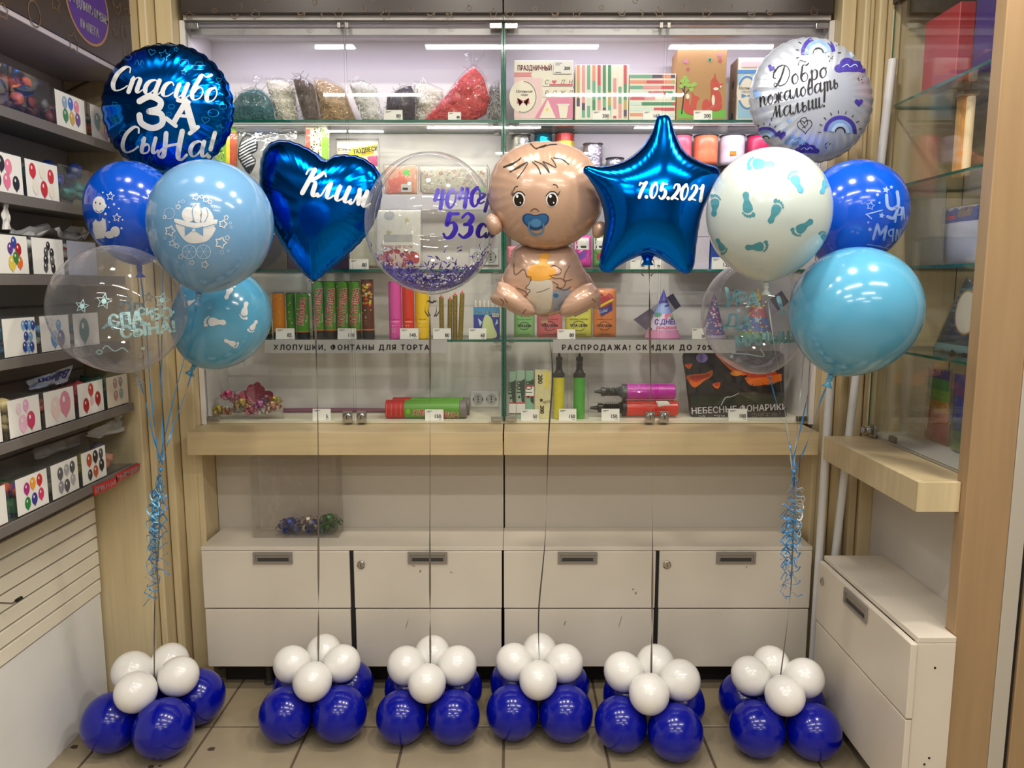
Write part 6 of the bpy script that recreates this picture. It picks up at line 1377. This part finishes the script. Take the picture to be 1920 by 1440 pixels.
def pump(lab, x0, x1, ytop, Y, rgb, upright=True, y0=0, y1=0, flip=False):
    m_ = M('pump_%d_%d' % (x0, y0), rgb, .25); BL_ = M('pump_black', (28, 28, 30), .35)
    if upright:
        a, b = P(x0, 735, Y), P(x1, 735, Y); r = (b.x - a.x) / 2; c = ((a.x + b.x) / 2, Y + r, 0); z1 = P(x0, 708, Y).z; zt = P(x0, ytop, Y).z; z0 = ZBASE + .0005; ax = 'z'; q = lambda z: z
    else:
        r = (P(0, y0, Y).z - P(0, y1, Y).z) / 2; zc = P(0, (y0 + y1) / 2, Y).z; a, b = P(x0, (y0 + y1) / 2, Y), P(x1, (y0 + y1) / 2, Y); c = (0, Y + r, zc); z0 = b.x; z1 = P(1176, 740, Y).x; zt = a.x; ax = 'x'
    sg = 1 if upright else -1; L_ = abs(zt - z1)
    t = thing('balloon_pump', lab, 'pump', (c[0], c[1], z0) if upright else ((a.x + b.x) / 2, c[1], zc - r), 'hand pumps for balloons')
    pf = lambda lst: [(rr, hh) for rr, hh in (lst if sg > 0 else lst)]
    O('barrel', MB(m_).lathe([(r * .9, z0), (r, z0 + sg * .004), (r, z1 - sg * .002), (r * .94, z1)], c, 28, ax), t)
    O('collar', MB(BL_).lathe([(r * 1.05, z1 + sg * .0002), (r * 1.05, z1 + sg * .016), (r * .8, z1 + sg * .018), (r * .62, z1 + sg * .03)], c, 24, ax), t)
    rib = [(r * .5, z1 + sg * .0302)]
    for k in range(8): rib += [(r * .62, z1 + sg * (.033 + (L_ * .62 - .03) * k / 8)), (r * .48, z1 + sg * (.036 + (L_ * .62 - .03) * k / 8))]
    rib += [(r * .6, z1 + sg * L_ * .66), (r * .6, z1 + sg * L_ * .78), (r * .3, z1 + sg * L_ * .8), (r * .14, zt)]
    O('nozzle', MB(BL_).lathe(rib, c, 16, ax), t)
    return t
for a_, b_, lab, c_ in ((1038, 1059, 'yellow upright balloon pump in cellophane', (226, 214, 30)), (1076, 1098, 'green upright balloon pump in cellophane', (76, 176, 60))):
    t = pump(lab, a_, b_, 660, 3.085, c_); pillow('', '', '', prect(a_ - 5, 656, b_ + 6, 787), ((a_ + b_) / 2, 720), 3.107, .036, FILM, None, 'cellophane', n=40, R=7, crumple=.5, root=t)
t_m = pump('magenta balloon pump lying on the red one', 1116, 1268, 0, 3.10, (206, 0, 176), False, 722, 751); t = pump('red balloon pump lying underneath with black nozzle', 1108, 1273, 0, 3.10, (214, 62, 52), False, 752.5, 782)
pillow('', '', '', prect(1102, 716, 1276, 755), (1188, 737), 3.13, .05, FILM, None, 'cellophane', n=56, R=8, crumple=.5, root=t_m)
pillow('bag_label', 'white folded paper label tucked on the lying pumps', 'label', [(1230, 752), (1252, 752), (1258, 760), (1248, 761), (1234, 763)], (1243, 757), 3.078, .002, PAPER, None, 'label_paper', n=24, R=4, crumple=0)
# sky lantern
t, bv = pillow('sky_lantern_pack', 'black glossy sky lantern pack with orange lanterns printed НЕБЕСНЫЕ ФОНАРИКИ', 'pack', [(1282, 660), (1330, 657), (1380, 658), (1430, 658), (1468, 662), (1470, 700), (1471, 750), (1472, 788), (1420, 789), (1360, 789), (1300, 788), (1290, 750), (1285, 705)], (1380, 724), 3.14, .022, M('lantern_black', (26, 20, 30), .22, coat=.8, bump=.7, bscale=26), None, 'bag', smooth=True, n=72, R=10, crumple=.35)
pr = PR(); OL, OD = M('lantern_orange', (236, 112, 28), .3, coat=.5), M('lantern_red', (206, 58, 24), .3, coat=.5); PU = M('moon_lilac', (134, 116, 184), .4)
pr.circ(1316, 671, 11, 9, PU, 0, 18)
for pts in ([(1288, 704), (1320, 700), (1336, 694), (1334, 706), (1320, 714), (1308, 724), (1300, 726), (1292, 716)], [(1342, 664), (1380, 682), (1400, 694), (1430, 706), (1470, 700), (1470, 712), (1430, 722), (1406, 722), (1392, 704), (1370, 694), (1352, 676)], [(1336, 720), (1350, 717), (1348, 727), (1342, 728)], [(1284, 684), (1298, 682), (1292, 692)]): pr.poly(cat([(a, b, 0) for a, b in pts], True, 3), OL, 0); cx = sum(p[0] for p in pts) / len(pts); cy = sum(p[1] for p in pts) / len(pts); pr.poly(cat([(cx + (a - cx) * .75, cy - 2 + (b - cy) * .5, 0) for a, b in pts], True, 3), OD, 1)
pr.circ(1380, 700, 11, 5, M('lantern_amber', (246, 150, 50), .3), 2, 16); pr.rect(1296, 742, 1468, 760, M('lantern_green', (46, 52, 44), .35), 0)
LW = M('lantern_white', (206, 204, 210), .4)
pr.text('НЕБЕСНЫЕ ФОНАРИКИ', 1296, 776, 11, LW, 1, 'l', -.045, 0, .98, .7); pr.text('SKY LANTERNS', 1310, 784, 5, LW, 1, 'l', -.02, 0, 1, .4); pr.text('中國天燈', 1408, 784, 9, M('lantern_greyc', (120, 118, 116), .5), 1, 'l', 0, 0, .95, .2); pr.stroke([(1352, 760), (1360, 746), (1370, 744), (1384, 738)], 1.2, LW, 1)
pr.build('printed_front', t, on_bvh(bv), 9)
for x0, x1, y0, y1, s, lab in [(977, 1010, 765, 786, '50', 'white price card reading 50 before the banknote bundles'), (1048, 1081, 763, 785, '150', 'white price card reading 150 between the upright pumps'), (1128, 1162, 763, 785, '150.', 'white price card reading 150 before the lying pumps'), (1366, 1402, 768, 790, '100', 'white price card reading 100 before the sky lantern pack')]: card(x0, y0, x1, y1, s, lab)

# ---- clear box of bows on the low drawer unit
Y = 2.95; x0, x1 = P(474, 1010, Y).x, P(634, 1010, Y).x; z0 = .6186; z1 = P(550, 860, Y).z
t = thing('clear_box', 'clear plastic box on the low drawer unit, empty above the bows', 'box', ((x0 + x1) / 2, Y + .05, z0))
HZ = clear('box_plastic', (252, 251, 250), .8, milk=.025, milkrgb=(206, 200, 194), rough=.1, bump=.5, bscale=12)
for nm, b in (('front_wall', (x0, x1, Y, Y + .0012)), ('rear_wall', (x0, x1, Y + .1, Y + .1012)), ('side_wall', (x0, x0 + .0012, Y + .0015, Y + .0998)), ('side_wall', (x1 - .0012, x1, Y + .0015, Y + .0998))): O(nm, MB(HZ).box(*b, z0 + .0015, min(z1, .975)), t)
O('box_base', MB(HZ).box(x0, x1, Y, Y + .1012, z0, z0 + .0012), t)
for lab, px, py, r, m_ in [('royal blue gift bow in the clear box, standing apart', 545, 994, 19, MET('royal', (34, 62, 150))), ('silver gift bow on top in the clear box', 579, 982, 18, MET('silver', (176, 166, 156))), ('royal blue gift bow under the silver one', 588, 1002, 17, MET('royal', (34, 62, 150))), ('green gift bow in the clear box', 618, 978, 17, MET('green', (44, 112, 52))), ('green gift bow at the bottom of clear box', 612, 1006, 15, MET('green2', (70, 128, 76)))]:
    c = P(px, py, Y + .05); rr = (P(px + r, py, Y + .05) - c).length; c.z = max(c.z - .01, z0 + .004 + rr * .42); bow('gift_bow', lab, c, rr * 1.25, m_, None, 28, 'gift bows in the clear box')
for lab, px, py, r, m_ in [('magenta gift bow behind the pink star bow', 444, 752, 12, MET('magenta', (206, 60, 140))), ('second rose gift bow in the bag', 500, 774, 12, MET('rose', (232, 110, 150))), ('white gift bow beside the copper one', 446, 778, 11, MET('white', (226, 222, 214))), ('violet gift bow under the crimson ribbon bow', 497, 757, 10, MET('violet', (120, 70, 170))), ('yellow gift bow at the far end of the bag', 515, 755, 11, MET('yellow', (222, 196, 52)))]: bowp(lab, px, py, r, 3.14, m_)
# ================================================================ BINS ON THE WALL SHELVES
FX_ = SX - .004
def YX(px, py): return PX(px, py, FX_).y
def picture(pr, u0, u1, v0, v1, items):
    """balloon bunch printed on a label; items = (u, v, size, colour) in 0..1, v up"""
    s = (v1 - v0)
    for u, v, r, c in items:
        m_ = M('lab_%d_%d_%d' % c, c, .5); x, y, q = u0 + u * (u1 - u0), -(v0 + v * s), r * s
        pr.circ(x, y, q * .72, q, m_, 1, 16); pr.poly([(x - q * .3, y + q * .8), (x + q * .3, y + q * .8), (x, y + q * 1.25)], m_, 1); pr.circ(x - q * .2, y - q * .35, q * .16, q * .26, PAPER, 2, 8)
def lumps(mb, x0, x1, y0, y1, z0, z1, cols, n, size=.026):
    for k in range(n):
        mb.use(M('rub_%d_%d_%d' % cols[k % len(cols)], cols[k % len(cols)], .45)); r = random.uniform(.7, 1.1) * size
        c = (random.uniform(x0 + r, x1 - r), random.uniform(y0 + r, y1 - r), random.uniform(z0 + r * .7, max(z0 + r * .8, z1 - r * .4)))
        i0 = len(mb.v); mb.ico(c, r, 2, (random.uniform(.5, 1.2), random.uniform(.7, 1.4), random.uniform(.5, 1)), .55, 1.6, k * 3.1 + y0)
        for v in mb.v[i0:]: v.x = min(max(v.x, x0), x1); v.y = min(max(v.y, y0), y1); v.z = max(v.z, z0)
def wbin(row, pa, pb, lab, cols, items=None, h=.118, n=14, sheet=(.08, .94), top=.97, paper=PAPER, over=0, tilt=0, fillz=.75):
    z = SHZ[row] + .0005; ym = {0: 215, 1: 340, 2: 490, 3: 640, 4: 790, 5: 930}[row]
    y0, y1 = YX(max(pa, -60), ym), min(YX(pb, ym), 2.765); x0, x1 = WX + .006, FX_ - .002
    t = thing('wall_bin', lab, 'bin', ((x0 + x1) / 2, (y0 + y1) / 2, z), 'clear bins on the wall shelves')
    y1 -= .003
    O('front_wall', MB(ACRYL).box(x1 - .0025, x1, y0, y1, z + .0028, z + h), t)
    for a, b in ((y0, y0 + .0025), (y1 - .0025, y1)): O('side_wall', MB(ACRYL).box(x0, x1 - .0027, a, b, z + .0028, z + h), t)
    O('bin_base', MB(ACRYL).box(x0, x1, y0, y1, z, z + .0025), t)
    mb = MB(); lumps(mb, x0 + .003, x1 - .004, y0 + .004, y1 - .004, z + .003, z + h * fillz + over, cols, n)
    O('loose_balloons', mb, None, ((x0 + x1) / 2, (y0 + y1) / 2, z + .003), smooth=True, kind='stuff', label='deflated balloons heaped inside the ' + lab.replace('clear bin with ', 'bin with ').replace('clear bin ', 'bin '), category='balloons', group='loose balloons in the bins')
    if items:
        u0, u1 = y0 + (y1 - y0) * sheet[0], y0 + (y1 - y0) * sheet[1]; v0, v1 = z + .006, z + h * top
        sh = O('label_sheet', MB(paper).box(x1 + .0006, x1 + .0012, u0, u1, v0, v1), t); pr = PR(); picture(pr, u0, u1, v0, v1, items)
        pr.build('printed_balloons', sh, lambda u, v: (Vector((x1 + .0012, u, -v)), Vector((1, 0, 0))), kind='stuff')
    return t
R_, BK, GY, PK, DP, WT, BL_, SK, TQ, OR_, YL, GN_, VI, RD = (196, 40, 48), (44, 42, 48), (150, 150, 156), (232, 140, 170), (206, 60, 104), (226, 226, 226), (52, 70, 160), (110, 170, 214), (60, 140, 150), (226, 110, 50), (226, 200, 80), (52, 128, 60), (96, 60, 140), (172, 34, 40)
CORAL = (222, 110, 84)
random.seed(11)
wbin(0, -60, 23, 'clear bin with orange and hot pink balloons heaped over its rim', [CORAL, (240, 70, 150), CORAL, BL_, GN_, YL], None, .125, 18, over=.05)
wbin(0, 27, 99, 'clear bin with black and brick red balloons', [BK, (150, 66, 60), (176, 84, 74), (60, 60, 80), OR_], None, .125, 20, over=.03)
wbin(0, 101, 164, 'clear bin with picture of six pastel balloons', [(150, 80, 84), GY, (110, 90, 120)], [(.3, .72, .18, (150, 176, 206)), (.5, .75, .18, (80, 120, 214)), (.7, .72, .18, (236, 140, 170)), (.3, .36, .19, (80, 140, 100)), (.52, .34, .19, (214, 176, 100)), (.72, .36, .19, (120, 90, 150))], .118, 14)
wbin(0, 167, 216, 'clear bin with picture of teal and gold balloons half hidden by the blue foil', [BK, RD, GY], [(.35, .55, .26, (120, 160, 160)), (.62, .42, .26, (226, 206, 160)), (.78, .28, .2, (190, 150, 190))], .118, 12)
wbin(1, -60, 47, 'clear bin with picture of black and pink balloons', [GN_, (20, 80, 70), GY], [(.42, .72, .2, BK), (.62, .68, .19, (236, 130, 160)), (.2, .68, .19, (236, 150, 180)), (.3, .3, .19, BK), (.55, .3, .2, (232, 120, 156)), (.8, .28, .19, BK)], .118, 16, (.3, .97), over=.03)
wbin(1, 48, 112, 'clear bin with picture of red and ivory balloons', [(14, 84, 72), (10, 70, 60)], [(.2, .72, .2, (206, 52, 66)), (.5, .74, .19, (240, 232, 206)), (.76, .66, .2, (206, 52, 66)), (.26, .3, .2, (238, 232, 214)), (.52, .28, .22, (200, 48, 60)), (.76, .26, .2, (238, 230, 206))], .118, 16, (.03, .97), over=.035)
wbin(1, 113, 182, 'clear bin of crumpled teal and navy foil without any picture', [(16, 104, 104), (20, 112, 112), (26, 50, 130), (30, 60, 150), (16, 40, 100)], None, .125, 30, over=.02, fillz=.95)
wbin(2, -60, 58, 'clear bin with picture of many coloured balloons', [(190, 190, 170), WT], [(.55, .82, .15, BL_), (.42, .66, .15, VI), (.68, .64, .17, RD), (.45, .28, .2, YL), (.7, .3, .17, OR_), (.58, .42, .16, GN_)], .118, 14, (.45, .97), over=.03)
wbin(2, 59, 123, 'clear bin with picture of zebra balloons', [(206, 204, 190), (220, 220, 214)], [(.5, .8, .12, BK), (.42, .62, .14, (90, 90, 90)), (.6, .6, .14, BK), (.4, .4, .15, BK), (.6, .38, .15, (100, 100, 100)), (.38, .2, .14, (80, 80, 80)), (.62, .18, .14, BK)], .118, 14, (.05, .97), over=.03)
wbin(2, 125, 184, 'clear bin with plain grey label behind the clear balloon', [(210, 200, 190), (196, 40, 60), WT], [(.5, .5, .03, (200, 206, 220))], .118, 12, (.05, .97), paper=M('lilac_paper', (206, 208, 226), .6), over=.02)
wbin(3, -60, 72, 'clear bin with picture of nine blue balloons', [BL_, SK], [(.62, .8, .13, SK), (.72, .8, .13, BL_), (.82, .8, .13, SK), (.92, .78, .13, BL_), (.68, .5, .13, BL_), (.82, .48, .13, SK), (.62, .22, .14, BL_), (.74, .2, .14, SK), (.84, .2, .14, BL_)], .118, 12, (.48, .98))
wbin(3, 74, 135, 'clear bin with picture of spotted white and blue balloons', [SK, WT], [(.36, .76, .2, (206, 206, 210)), (.45, .34, .24, (104, 150, 206)), (.68, .34, .24, (86, 84, 160)), (.62, .72, .16, SK)], .118, 12, (.06, .96))
wbin(3, 137, 190, 'clear bin with picture of one green balloon', [TQ, WT], [(.4, .5, .36, (96, 140, 140))], .118, 12, (.06, .96))
wbin(4, -60, 6, 'clear bin with ivory and rose balloons at the edge of view', [(230, 206, 150), DP, (232, 190, 150)], [(.5, .5, .1, WT)], .118, 16, (.2, .97), over=.05)
wbin(4, 8, 80, 'clear bin with picture of lilac and pink balloons', [(232, 210, 150), (236, 220, 170), (130, 160, 90)], [(.55, .78, .17, (226, 170, 206)), (.32, .74, .15, (238, 210, 222)), (.42, .32, .24, (240, 190, 214)), (.68, .36, .24, DP)], .118, 16, (.12, .97), over=.03)
wbin(4, 82, 145, 'clear bin with picture of one large pink balloon', [(206, 90, 80), (226, 130, 120)], [(.36, .5, .32, (238, 214, 210)), (.68, .56, .36, (222, 140, 166))], .118, 14, (.06, .97))
wbin(4, 147, 200, 'clear bin with picture of red balloons and red cup', [(170, 60, 64), (180, 66, 70)], [(.5, .76, .2, (200, 66, 60)), (.28, .32, .22, RD), (.76, .44, .22, RD), (.52, .4, .13, (232, 180, 190))], .118, 12, (.06, .97), over=.02)
wbin(4, 202, 248, 'clear bin with picture of faded small balloons', [(16, 110, 84), (30, 120, 90)], [(.4, .76, .16, (190, 150, 150)), (.66, .78, .16, (150, 150, 150)), (.4, .36, .17, (196, 140, 140)), (.66, .38, .17, (150, 166, 170))], .118, 12, (.06, .97), paper=M('cream_paper', (226, 216, 198), .7), over=.02)
wbin(5, -60, 20, 'clear bin with blank sheet and dark blue balloons', [(30, 40, 100), BL_, VI, WT], [(.5, .5, .02, WT)], .118, 16, (.2, .9), over=.03)
wbin(5, 22, 94, 'clear bin with picture of six polka dot balloons', [(216, 90, 40), GN_, VI, (56, 30, 110), (210, 200, 180)], [(.32, .66, .17, (176, 40, 130)), (.52, .74, .17, (240, 160, 40)), (.74, .76, .17, (206, 36, 44)), (.32, .26, .17, (30, 130, 60)), (.54, .3, .17, (50, 50, 150)), (.76, .36, .17, (216, 50, 110))], .118, 16, (.12, .98), over=.02)
wbin(5, 96, 153, 'clear bin with picture of six grey lace balloons', [(170, 166, 150), (190, 188, 176)], [(.32, .68, .19, (96, 96, 100)), (.56, .72, .17, (170, 170, 172)), (.78, .74, .18, (84, 84, 90)), (.32, .28, .18, (150, 150, 154)), (.54, .26, .19, (90, 90, 96)), (.78, .36, .17, (176, 176, 178))], .118, 10, (.06, .97), fillz=.5)
wbin(5, 155, 206, 'clear bin with picture of orange and black balloons', [(190, 180, 60), (170, 160, 140)], [(.3, .72, .2, (190, 80, 44)), (.56, .76, .2, (40, 40, 44)), (.8, .78, .17, (80, 80, 86)), (.3, .26, .17, (60, 60, 66)), (.54, .3, .19, (196, 90, 50)), (.8, .42, .2, (44, 44, 48))], .118, 10, (.06, .97), fillz=.5)
wbin(5, 208, 262, 'clear bin with yellow and coral balloons under a crumpled bag', [(226, 206, 70), (214, 130, 100), (230, 210, 80), (130, 110, 150), (220, 150, 120)], None, .125, 14)
# polka dots are part of the printed picture only

# crumpled bags and papers
def sheet(name, label, cat_, grid, mat, nu=16, nv=12, amp=.01, seed=0, prints=None, group=None, zmin=0):
    """wavy foil or film laid through four corners"""
    a, b, c, d = [Vector(p) for p in grid]; n = (b - a).cross(d - a).normalized(); f = lambda u, v: a.lerp(b, u).lerp(d.lerp(c, u), v) + n * amp * (noise.noise(Vector((u * 3, v * 3, seed))) * 2 + .7 * noise.noise(Vector((u * 8, v * 8, seed))))
    f0 = f; f = lambda u, v: (lambda p: Vector((p.x, min(p.y, 2.775), max(p.z, zmin))))(f0(u, v))
    mb = MB(mat); I = [[mb.av(f(i / nu, j / nv)) for i in range(nu + 1)] for j in range(nv + 1)]
    for j in range(nv):
        for i in range(nu): mb.af((I[j][i], I[j][i + 1], I[j + 1][i + 1], I[j + 1][i]))
    J = [[mb.av(f(i / nu, j / nv) - n * .0012) for i in range(nu + 1)] for j in range(nv + 1)]
    for j in range(nv):
        for i in range(nu): mb.af((J[j][i], J[j + 1][i], J[j + 1][i + 1], J[j][i + 1]))
    t = thing(name, label, cat_, (a + b + c + d) / 4, group); O('sheet', mb, t, smooth=True)
    if prints:
        pr = PR(); prints(pr); nn = n if n.x > 0 else -n; pr.build('printed_lettering', t, lambda u, v: (f(u, v), nn), .1, base=.0022)
    return t
FOILB = M('bag_foil', (176, 184, 206), .28, .55, bump=.8, bscale=20); DKB = M('bag_navy', (38, 40, 130), .4)
bx = lambda px, py, X=-1.46: PX(px, py, X)
def ballo(pr):
    pr.text('Balloon', .95, .10, .30, DKB, 0, 'l', pi, 0, .55, .012); pr.text('party', .62, .74, .16, DKB, 0, 'l', pi, 0, .62, .005); pr.stroke([(.05, .5), (.3, .25), (.6, .2)], .02, DKB)
# the bag stands upside down, its print too
sheet('printed_bag', 'silver bag standing upside down with blue lettering Balloon', 'bag', (bx(48, 716), bx(136, 684), bx(116, 742), bx(66, 742)), FOILB, amp=.006, prints=ballo, zmin=SHZ[4] + .124)
sheet('film_bag', 'crumpled clear film bag above the yellow balloons', 'bag', (bx(166, 815), bx(240, 765), bx(264, 806), bx(205, 832)), clear('bag_film2', (252, 251, 248), 1.2, milk=.28, rough=.1, bump=1, bscale=14), amp=.022, seed=3, zmin=SHZ[5] + .13)
sheet('film_bag', 'crumpled white film lying over the zebra picture bin', 'bag', (bx(20, 425, -1.5), bx(168, 436, -1.5), bx(150, 452, -1.45), bx(20, 445, -1.45)), clear('bag_film3', (250, 250, 250), 1.2, milk=.4, rough=.2, bump=1, bscale=14), amp=.03, seed=5, zmin=SHZ[2] + .122)
sheet('film_bag', 'creased grey bag lying behind the grey lace balloon bin', 'bag', (bx(60, 842, -1.54), bx(150, 815, -1.54), bx(150, 850, -1.5), bx(70, 872, -1.5)), clear('bag_film4', (246, 246, 244), 1.0, milk=.35, rough=.2, bump=1, bscale=14), amp=.01, seed=8, zmin=SHZ[5] + .122)
sheet('paper_slip', 'curling white paper slip standing at the edge of view', 'paper', (bx(5, 378, -1.43), bx(14, 384, -1.44), bx(20, 430, -1.44), bx(4, 430, -1.43)), PAPER, amp=.004, seed=2)
# red sale strips
def strip_sign(lab, a, b, c, d, txt, h, tx, ty):
    X = SX + .0075; q = [PX(*p, X) for p in (a, b, c, d)]
    t = thing('sale_strip', lab, 'sign', (q[0] + q[2]) / 2); mb = MB(RED); i = [mb.av(p + Vector((dx, 0, 0))) for dx in (0, .0015) for p in q]
    for f in ((0, 1, 2, 3), (7, 6, 5, 4), (0, 4, 5, 1), (1, 5, 6, 2), (2, 6, 7, 3), (3, 7, 4, 0)): mb.af([i[k] for k in f])
    O('strip_card', mb, t); u = (q[1] - q[0]); Ln = u.length; u.normalize(); v = (q[3] - q[0]); v = v - u * v.dot(u); Hn = v.length; v.normalize(); pr = PR(); pr.text(txt, .06 * Ln, .80 * Hn, .55 * Hn, PAPER, 0, 'l', 0, 0, .88 * Ln / (max(p[0] for p in text_mesh(txt)[0]) / .69 * .55 * Hn), .0016)
    pr.build('printed_lettering', t, lambda x, y: (q[0] + u * x + v * y + Vector((.0015, 0, 0)), Vector((1, 0, 0))))
strip_sign('red sale strip reading РАСПРОДАЖА under the yellow balloon bin', (216, 890), (262, 868), (261, 882), (218, 905), 'РАСПРОДАЖА', 8, 0, 0)
strip_sign('red sale strip reading ПРИ 1+1=3 at the end of lowest shelf', (174, 912), (219, 894), (220, 909), (177, 929), 'ПРИ 1+1=3', 8, 0, 0)

# ================================================================ GOODS IN THE CORNER CASE
GX = 1.50
def cbox(name, lab, cat_, x0, x1, y0, y1, z0, z1, mat, **kw):
    t = thing(name, lab, cat_, ((x0 + x1) / 2, (y0 + y1) / 2, z0)); O('carton', MB(mat).box(x0, x1, y0, y1, z0 + .0004, z1), t, bevel=.002, seg=1); return t
cbox('carton', 'tall dark red box on the upper shelf of corner case', 'box', 1.40, 1.45, 2.48, 2.68, 2.284, 2.52, M('box_red', (176, 52, 60), .45))
cbox('carton', 'dark purple box on the upper shelf beside the post', 'box', 1.42, 1.52, 2.22, 2.43, 2.284, 2.60, M('box_purple', (66, 44, 120), .4))
t = thing('tube_lamp', 'orange beige upright lamp batten inside the corner case', 'lamp', (1.495, 2.56, 1.9935)); O('batten', MB(M('batten', (226, 176, 112), .4)).box(1.47, 1.52, 2.56, 2.585, 1.994, 2.255), t, bevel=.002); O('lamp_cap', MB(M('lamp_cap', (224, 210, 170), .35)).box(1.466, 1.524, 2.545, 2.588, 2.2555, 2.272), t, bevel=.004); O('tube', MB(M('tube_glow', (255, 226, 178), .4, emit=.3)).lathe([(.012, 2.00), (.013, 2.01), (.013, 2.24), (.012, 2.25)], (1.495, 2.546, 0), 16), t)
def fold(name, lab, cat_, pts, X, mat, depth=.012, prints=None, film=None, n=40, R=6):
    """pack standing along the case, built in its own plane x = X; pts = (y, z)"""
    t = thing(name, lab, cat_, (X, sum(p[0] for p in pts) / len(pts), min(p[1] for p in pts))); out = resample([Vector((a, b, 0)) for a, b in pts], n); cy = sum(p.x for p in out) / n; cz = sum(p.y for p in out) / n
    XX, T, h, ts = membrane([(p.x - cy, p.y - cz) for p in out], (0, 0), R, n)
    def mk(d, m_, nm, s=1):
        mb = MB(m_); f = [mb.av((X - hh * d, cy + q[0] * s, max(cz + q[1] * s, t.location.z + .0005))) for q, hh in zip(XX, h)]; b = [mb.av((X + hh * d, cy + q[0] * s, max(cz + q[1] * s, t.location.z + .0005))) for q, hh in zip(XX, h)]
        for q in T: mb.af((f[q[0]], f[q[1]], f[q[2]])); mb.af((b[q[0]], b[q[2]], b[q[1]]))
        O(nm, mb, t, smooth=True); return bvh_of(mb)
    bv = mk(depth, mat, 'pack_body')
    if film: mk(depth + .006, FILM, 'cellophane', 1.05)
    if prints:
        pr = PR(); prints(pr); fn = lambda u, v: (lambda hh: None if hh[0] is None else (hh[0], hh[1] if hh[1].x < 0 else -hh[1]))(bv.ray_cast(Vector((X - .2, u, -v)), Vector((1, 0, 0)))); pr.build('printed_front', t, fn, .02)
    return t
# far = large y. seen from the shop the far end is to the viewer's left
def qy(px, py, X): return PX(px, py, X)
def quadpts(X, *px): return [(lambda p: (p.y, p.z))(PX(a, b, X)) for a, b in px]
rp = quadpts(1.52, (1742, 690), (1786, 694), (1780, 822), (1735, 812))
def rainbow_print(cols, pts):
    ys = [p[0] for p in pts]; zs = [p[1] for p in pts]
    def f(pr):
        k = len(cols)
        for i, c in enumerate(cols): z1 = max(zs) - (max(zs) - min(zs)) * i / k; z0 = max(zs) - (max(zs) - min(zs)) * (i + 1) / k; pr.rect(min(ys), -z1, max(ys), -z0, M('rbw_%d_%d_%d' % c, c, .25, .3, coat=.5), 0)
    return f
def setz(pts, z):
    m = min(p[1] for p in pts); return [(a, z if b < m + .03 else b) for a, b in pts]
zc2 = ZC + .0085
c1 = [(66, 50, 120), (60, 140, 70), (120, 170, 50), (206, 150, 50), (204, 100, 50), (190, 84, 90), (176, 70, 90)]; c2 = [(74, 60, 140), (110, 50, 140), (40, 60, 170), (30, 60, 160), (36, 84, 150), (60, 120, 100), (90, 140, 60)]
pt = setz(rp, zc2); fold('foil_pack', 'rainbow foil pack running green to pink in the corner case', 'pack', pt, 1.52, M('rbw_base', (120, 100, 90), .3), .014, rainbow_print(c1, pt), True)
rp2 = quadpts(1.50, (1790, 700), (1834, 706), (1832, 842), (1784, 828)); pt2 = setz(rp2, zc2); fold('foil_pack', 'rainbow foil pack running violet to green beside the post', 'pack', pt2, 1.50, M('rbw_base2', (60, 70, 130), .3), .014, rainbow_print(c2, pt2), True)
fold('clear_bag', 'empty clear bag standing on the base of corner case', 'bag', setz(quadpts(1.455, (1690, 672), (1752, 676), (1738, 806), (1690, 806)), zc2), 1.455, clear('bag_film5', (250, 248, 244), 1.2, milk=.12, rough=.1, bump=1, bscale=14), .012)
wb_ = setz(quadpts(1.50, (1770, 392), (1850, 380), (1842, 492), (1775, 492)), 1.7075)
fold('balloon_pack', 'pearl white balloon bag with dark blue header in the corner case', 'bag', wb_, 1.50, M('pearl_bag', (196, 202, 226), .3, coat=.4), .03, lambda pr: (lambda y0, y1, z0, z1: (pr.rect(y0, -z1, y1, -(z1 - (z1 - z0) * .28), M('header_navy', (36, 66, 140), .35), 0), pr.rect(y0 + (y1 - y0) * .2, -(z1 - (z1 - z0) * .04), y0 + (y1 - y0) * .5, -(z1 - (z1 - z0) * .2), M('header_pic', (120, 100, 90), .5), 1), pr.rect(y0 + (y1 - y0) * .55, -(z1 - (z1 - z0) * .16), y0 + (y1 - y0) * .75, -(z1 - (z1 - z0) * .22), RED, 1)))(min(p[0] for p in wb_), max(p[0] for p in wb_), min(p[1] for p in wb_), max(p[1] for p in wb_)), True)
fold('clear_bag', 'frosted clear bag beside the pearl white balloon bag', 'bag', setz(quadpts(1.455, (1697, 352), (1775, 340), (1768, 492), (1698, 492)), 1.7075), 1.455, clear('bag_film6', (246, 246, 244), 1.0, milk=.3, rough=.15, bump=1, bscale=14, milkrgb=(150, 156, 152)), .02)
hb_ = setz(quadpts(1.50, (1812, 520), (1838, 545), (1836, 668), (1748, 660)), 1.4125)
def plaid(pr):
    y0, y1 = min(p[0] for p in hb_), max(p[0] for p in hb_); z0, z1 = min(p[1] for p in hb_), max(p[1] for p in hb_); T1, T2 = M('plaid_teal', (70, 130, 140), .4), M('plaid_pale', (120, 176, 186), .4)
    for k in range(5): pr.rect(y0, -(z0 + (z1 - z0) * (.58 + .07 * k)), y1, -(z0 + (z1 - z0) * (.55 + .07 * k)), T1, 0)
    pr.rect(y0, -(z0 + (z1 - z0) * .12), y1, -z0, T2, 0); pr.circ(y0 + (y1 - y0) * .25, -(z0 + (z1 - z0) * .55), (y1 - y0) * .2, (z1 - z0) * .28, CREAM, 1, 24); pr.stroke([(y0 + (y1 - y0) * (.25 + .2 * math.cos(a)), -(z0 + (z1 - z0) * (.55 + .28 * math.sin(a)))) for a in np.linspace(0, 2 * pi, 13)], .006, M('plaid_ochre', (176, 150, 90), .4), 2)
fold('flag_pack', 'dark green plaid hat pack in the corner case', 'pack', hb_, 1.50, M('plaid_base', (34, 62, 72), .4), .016, plaid, True)
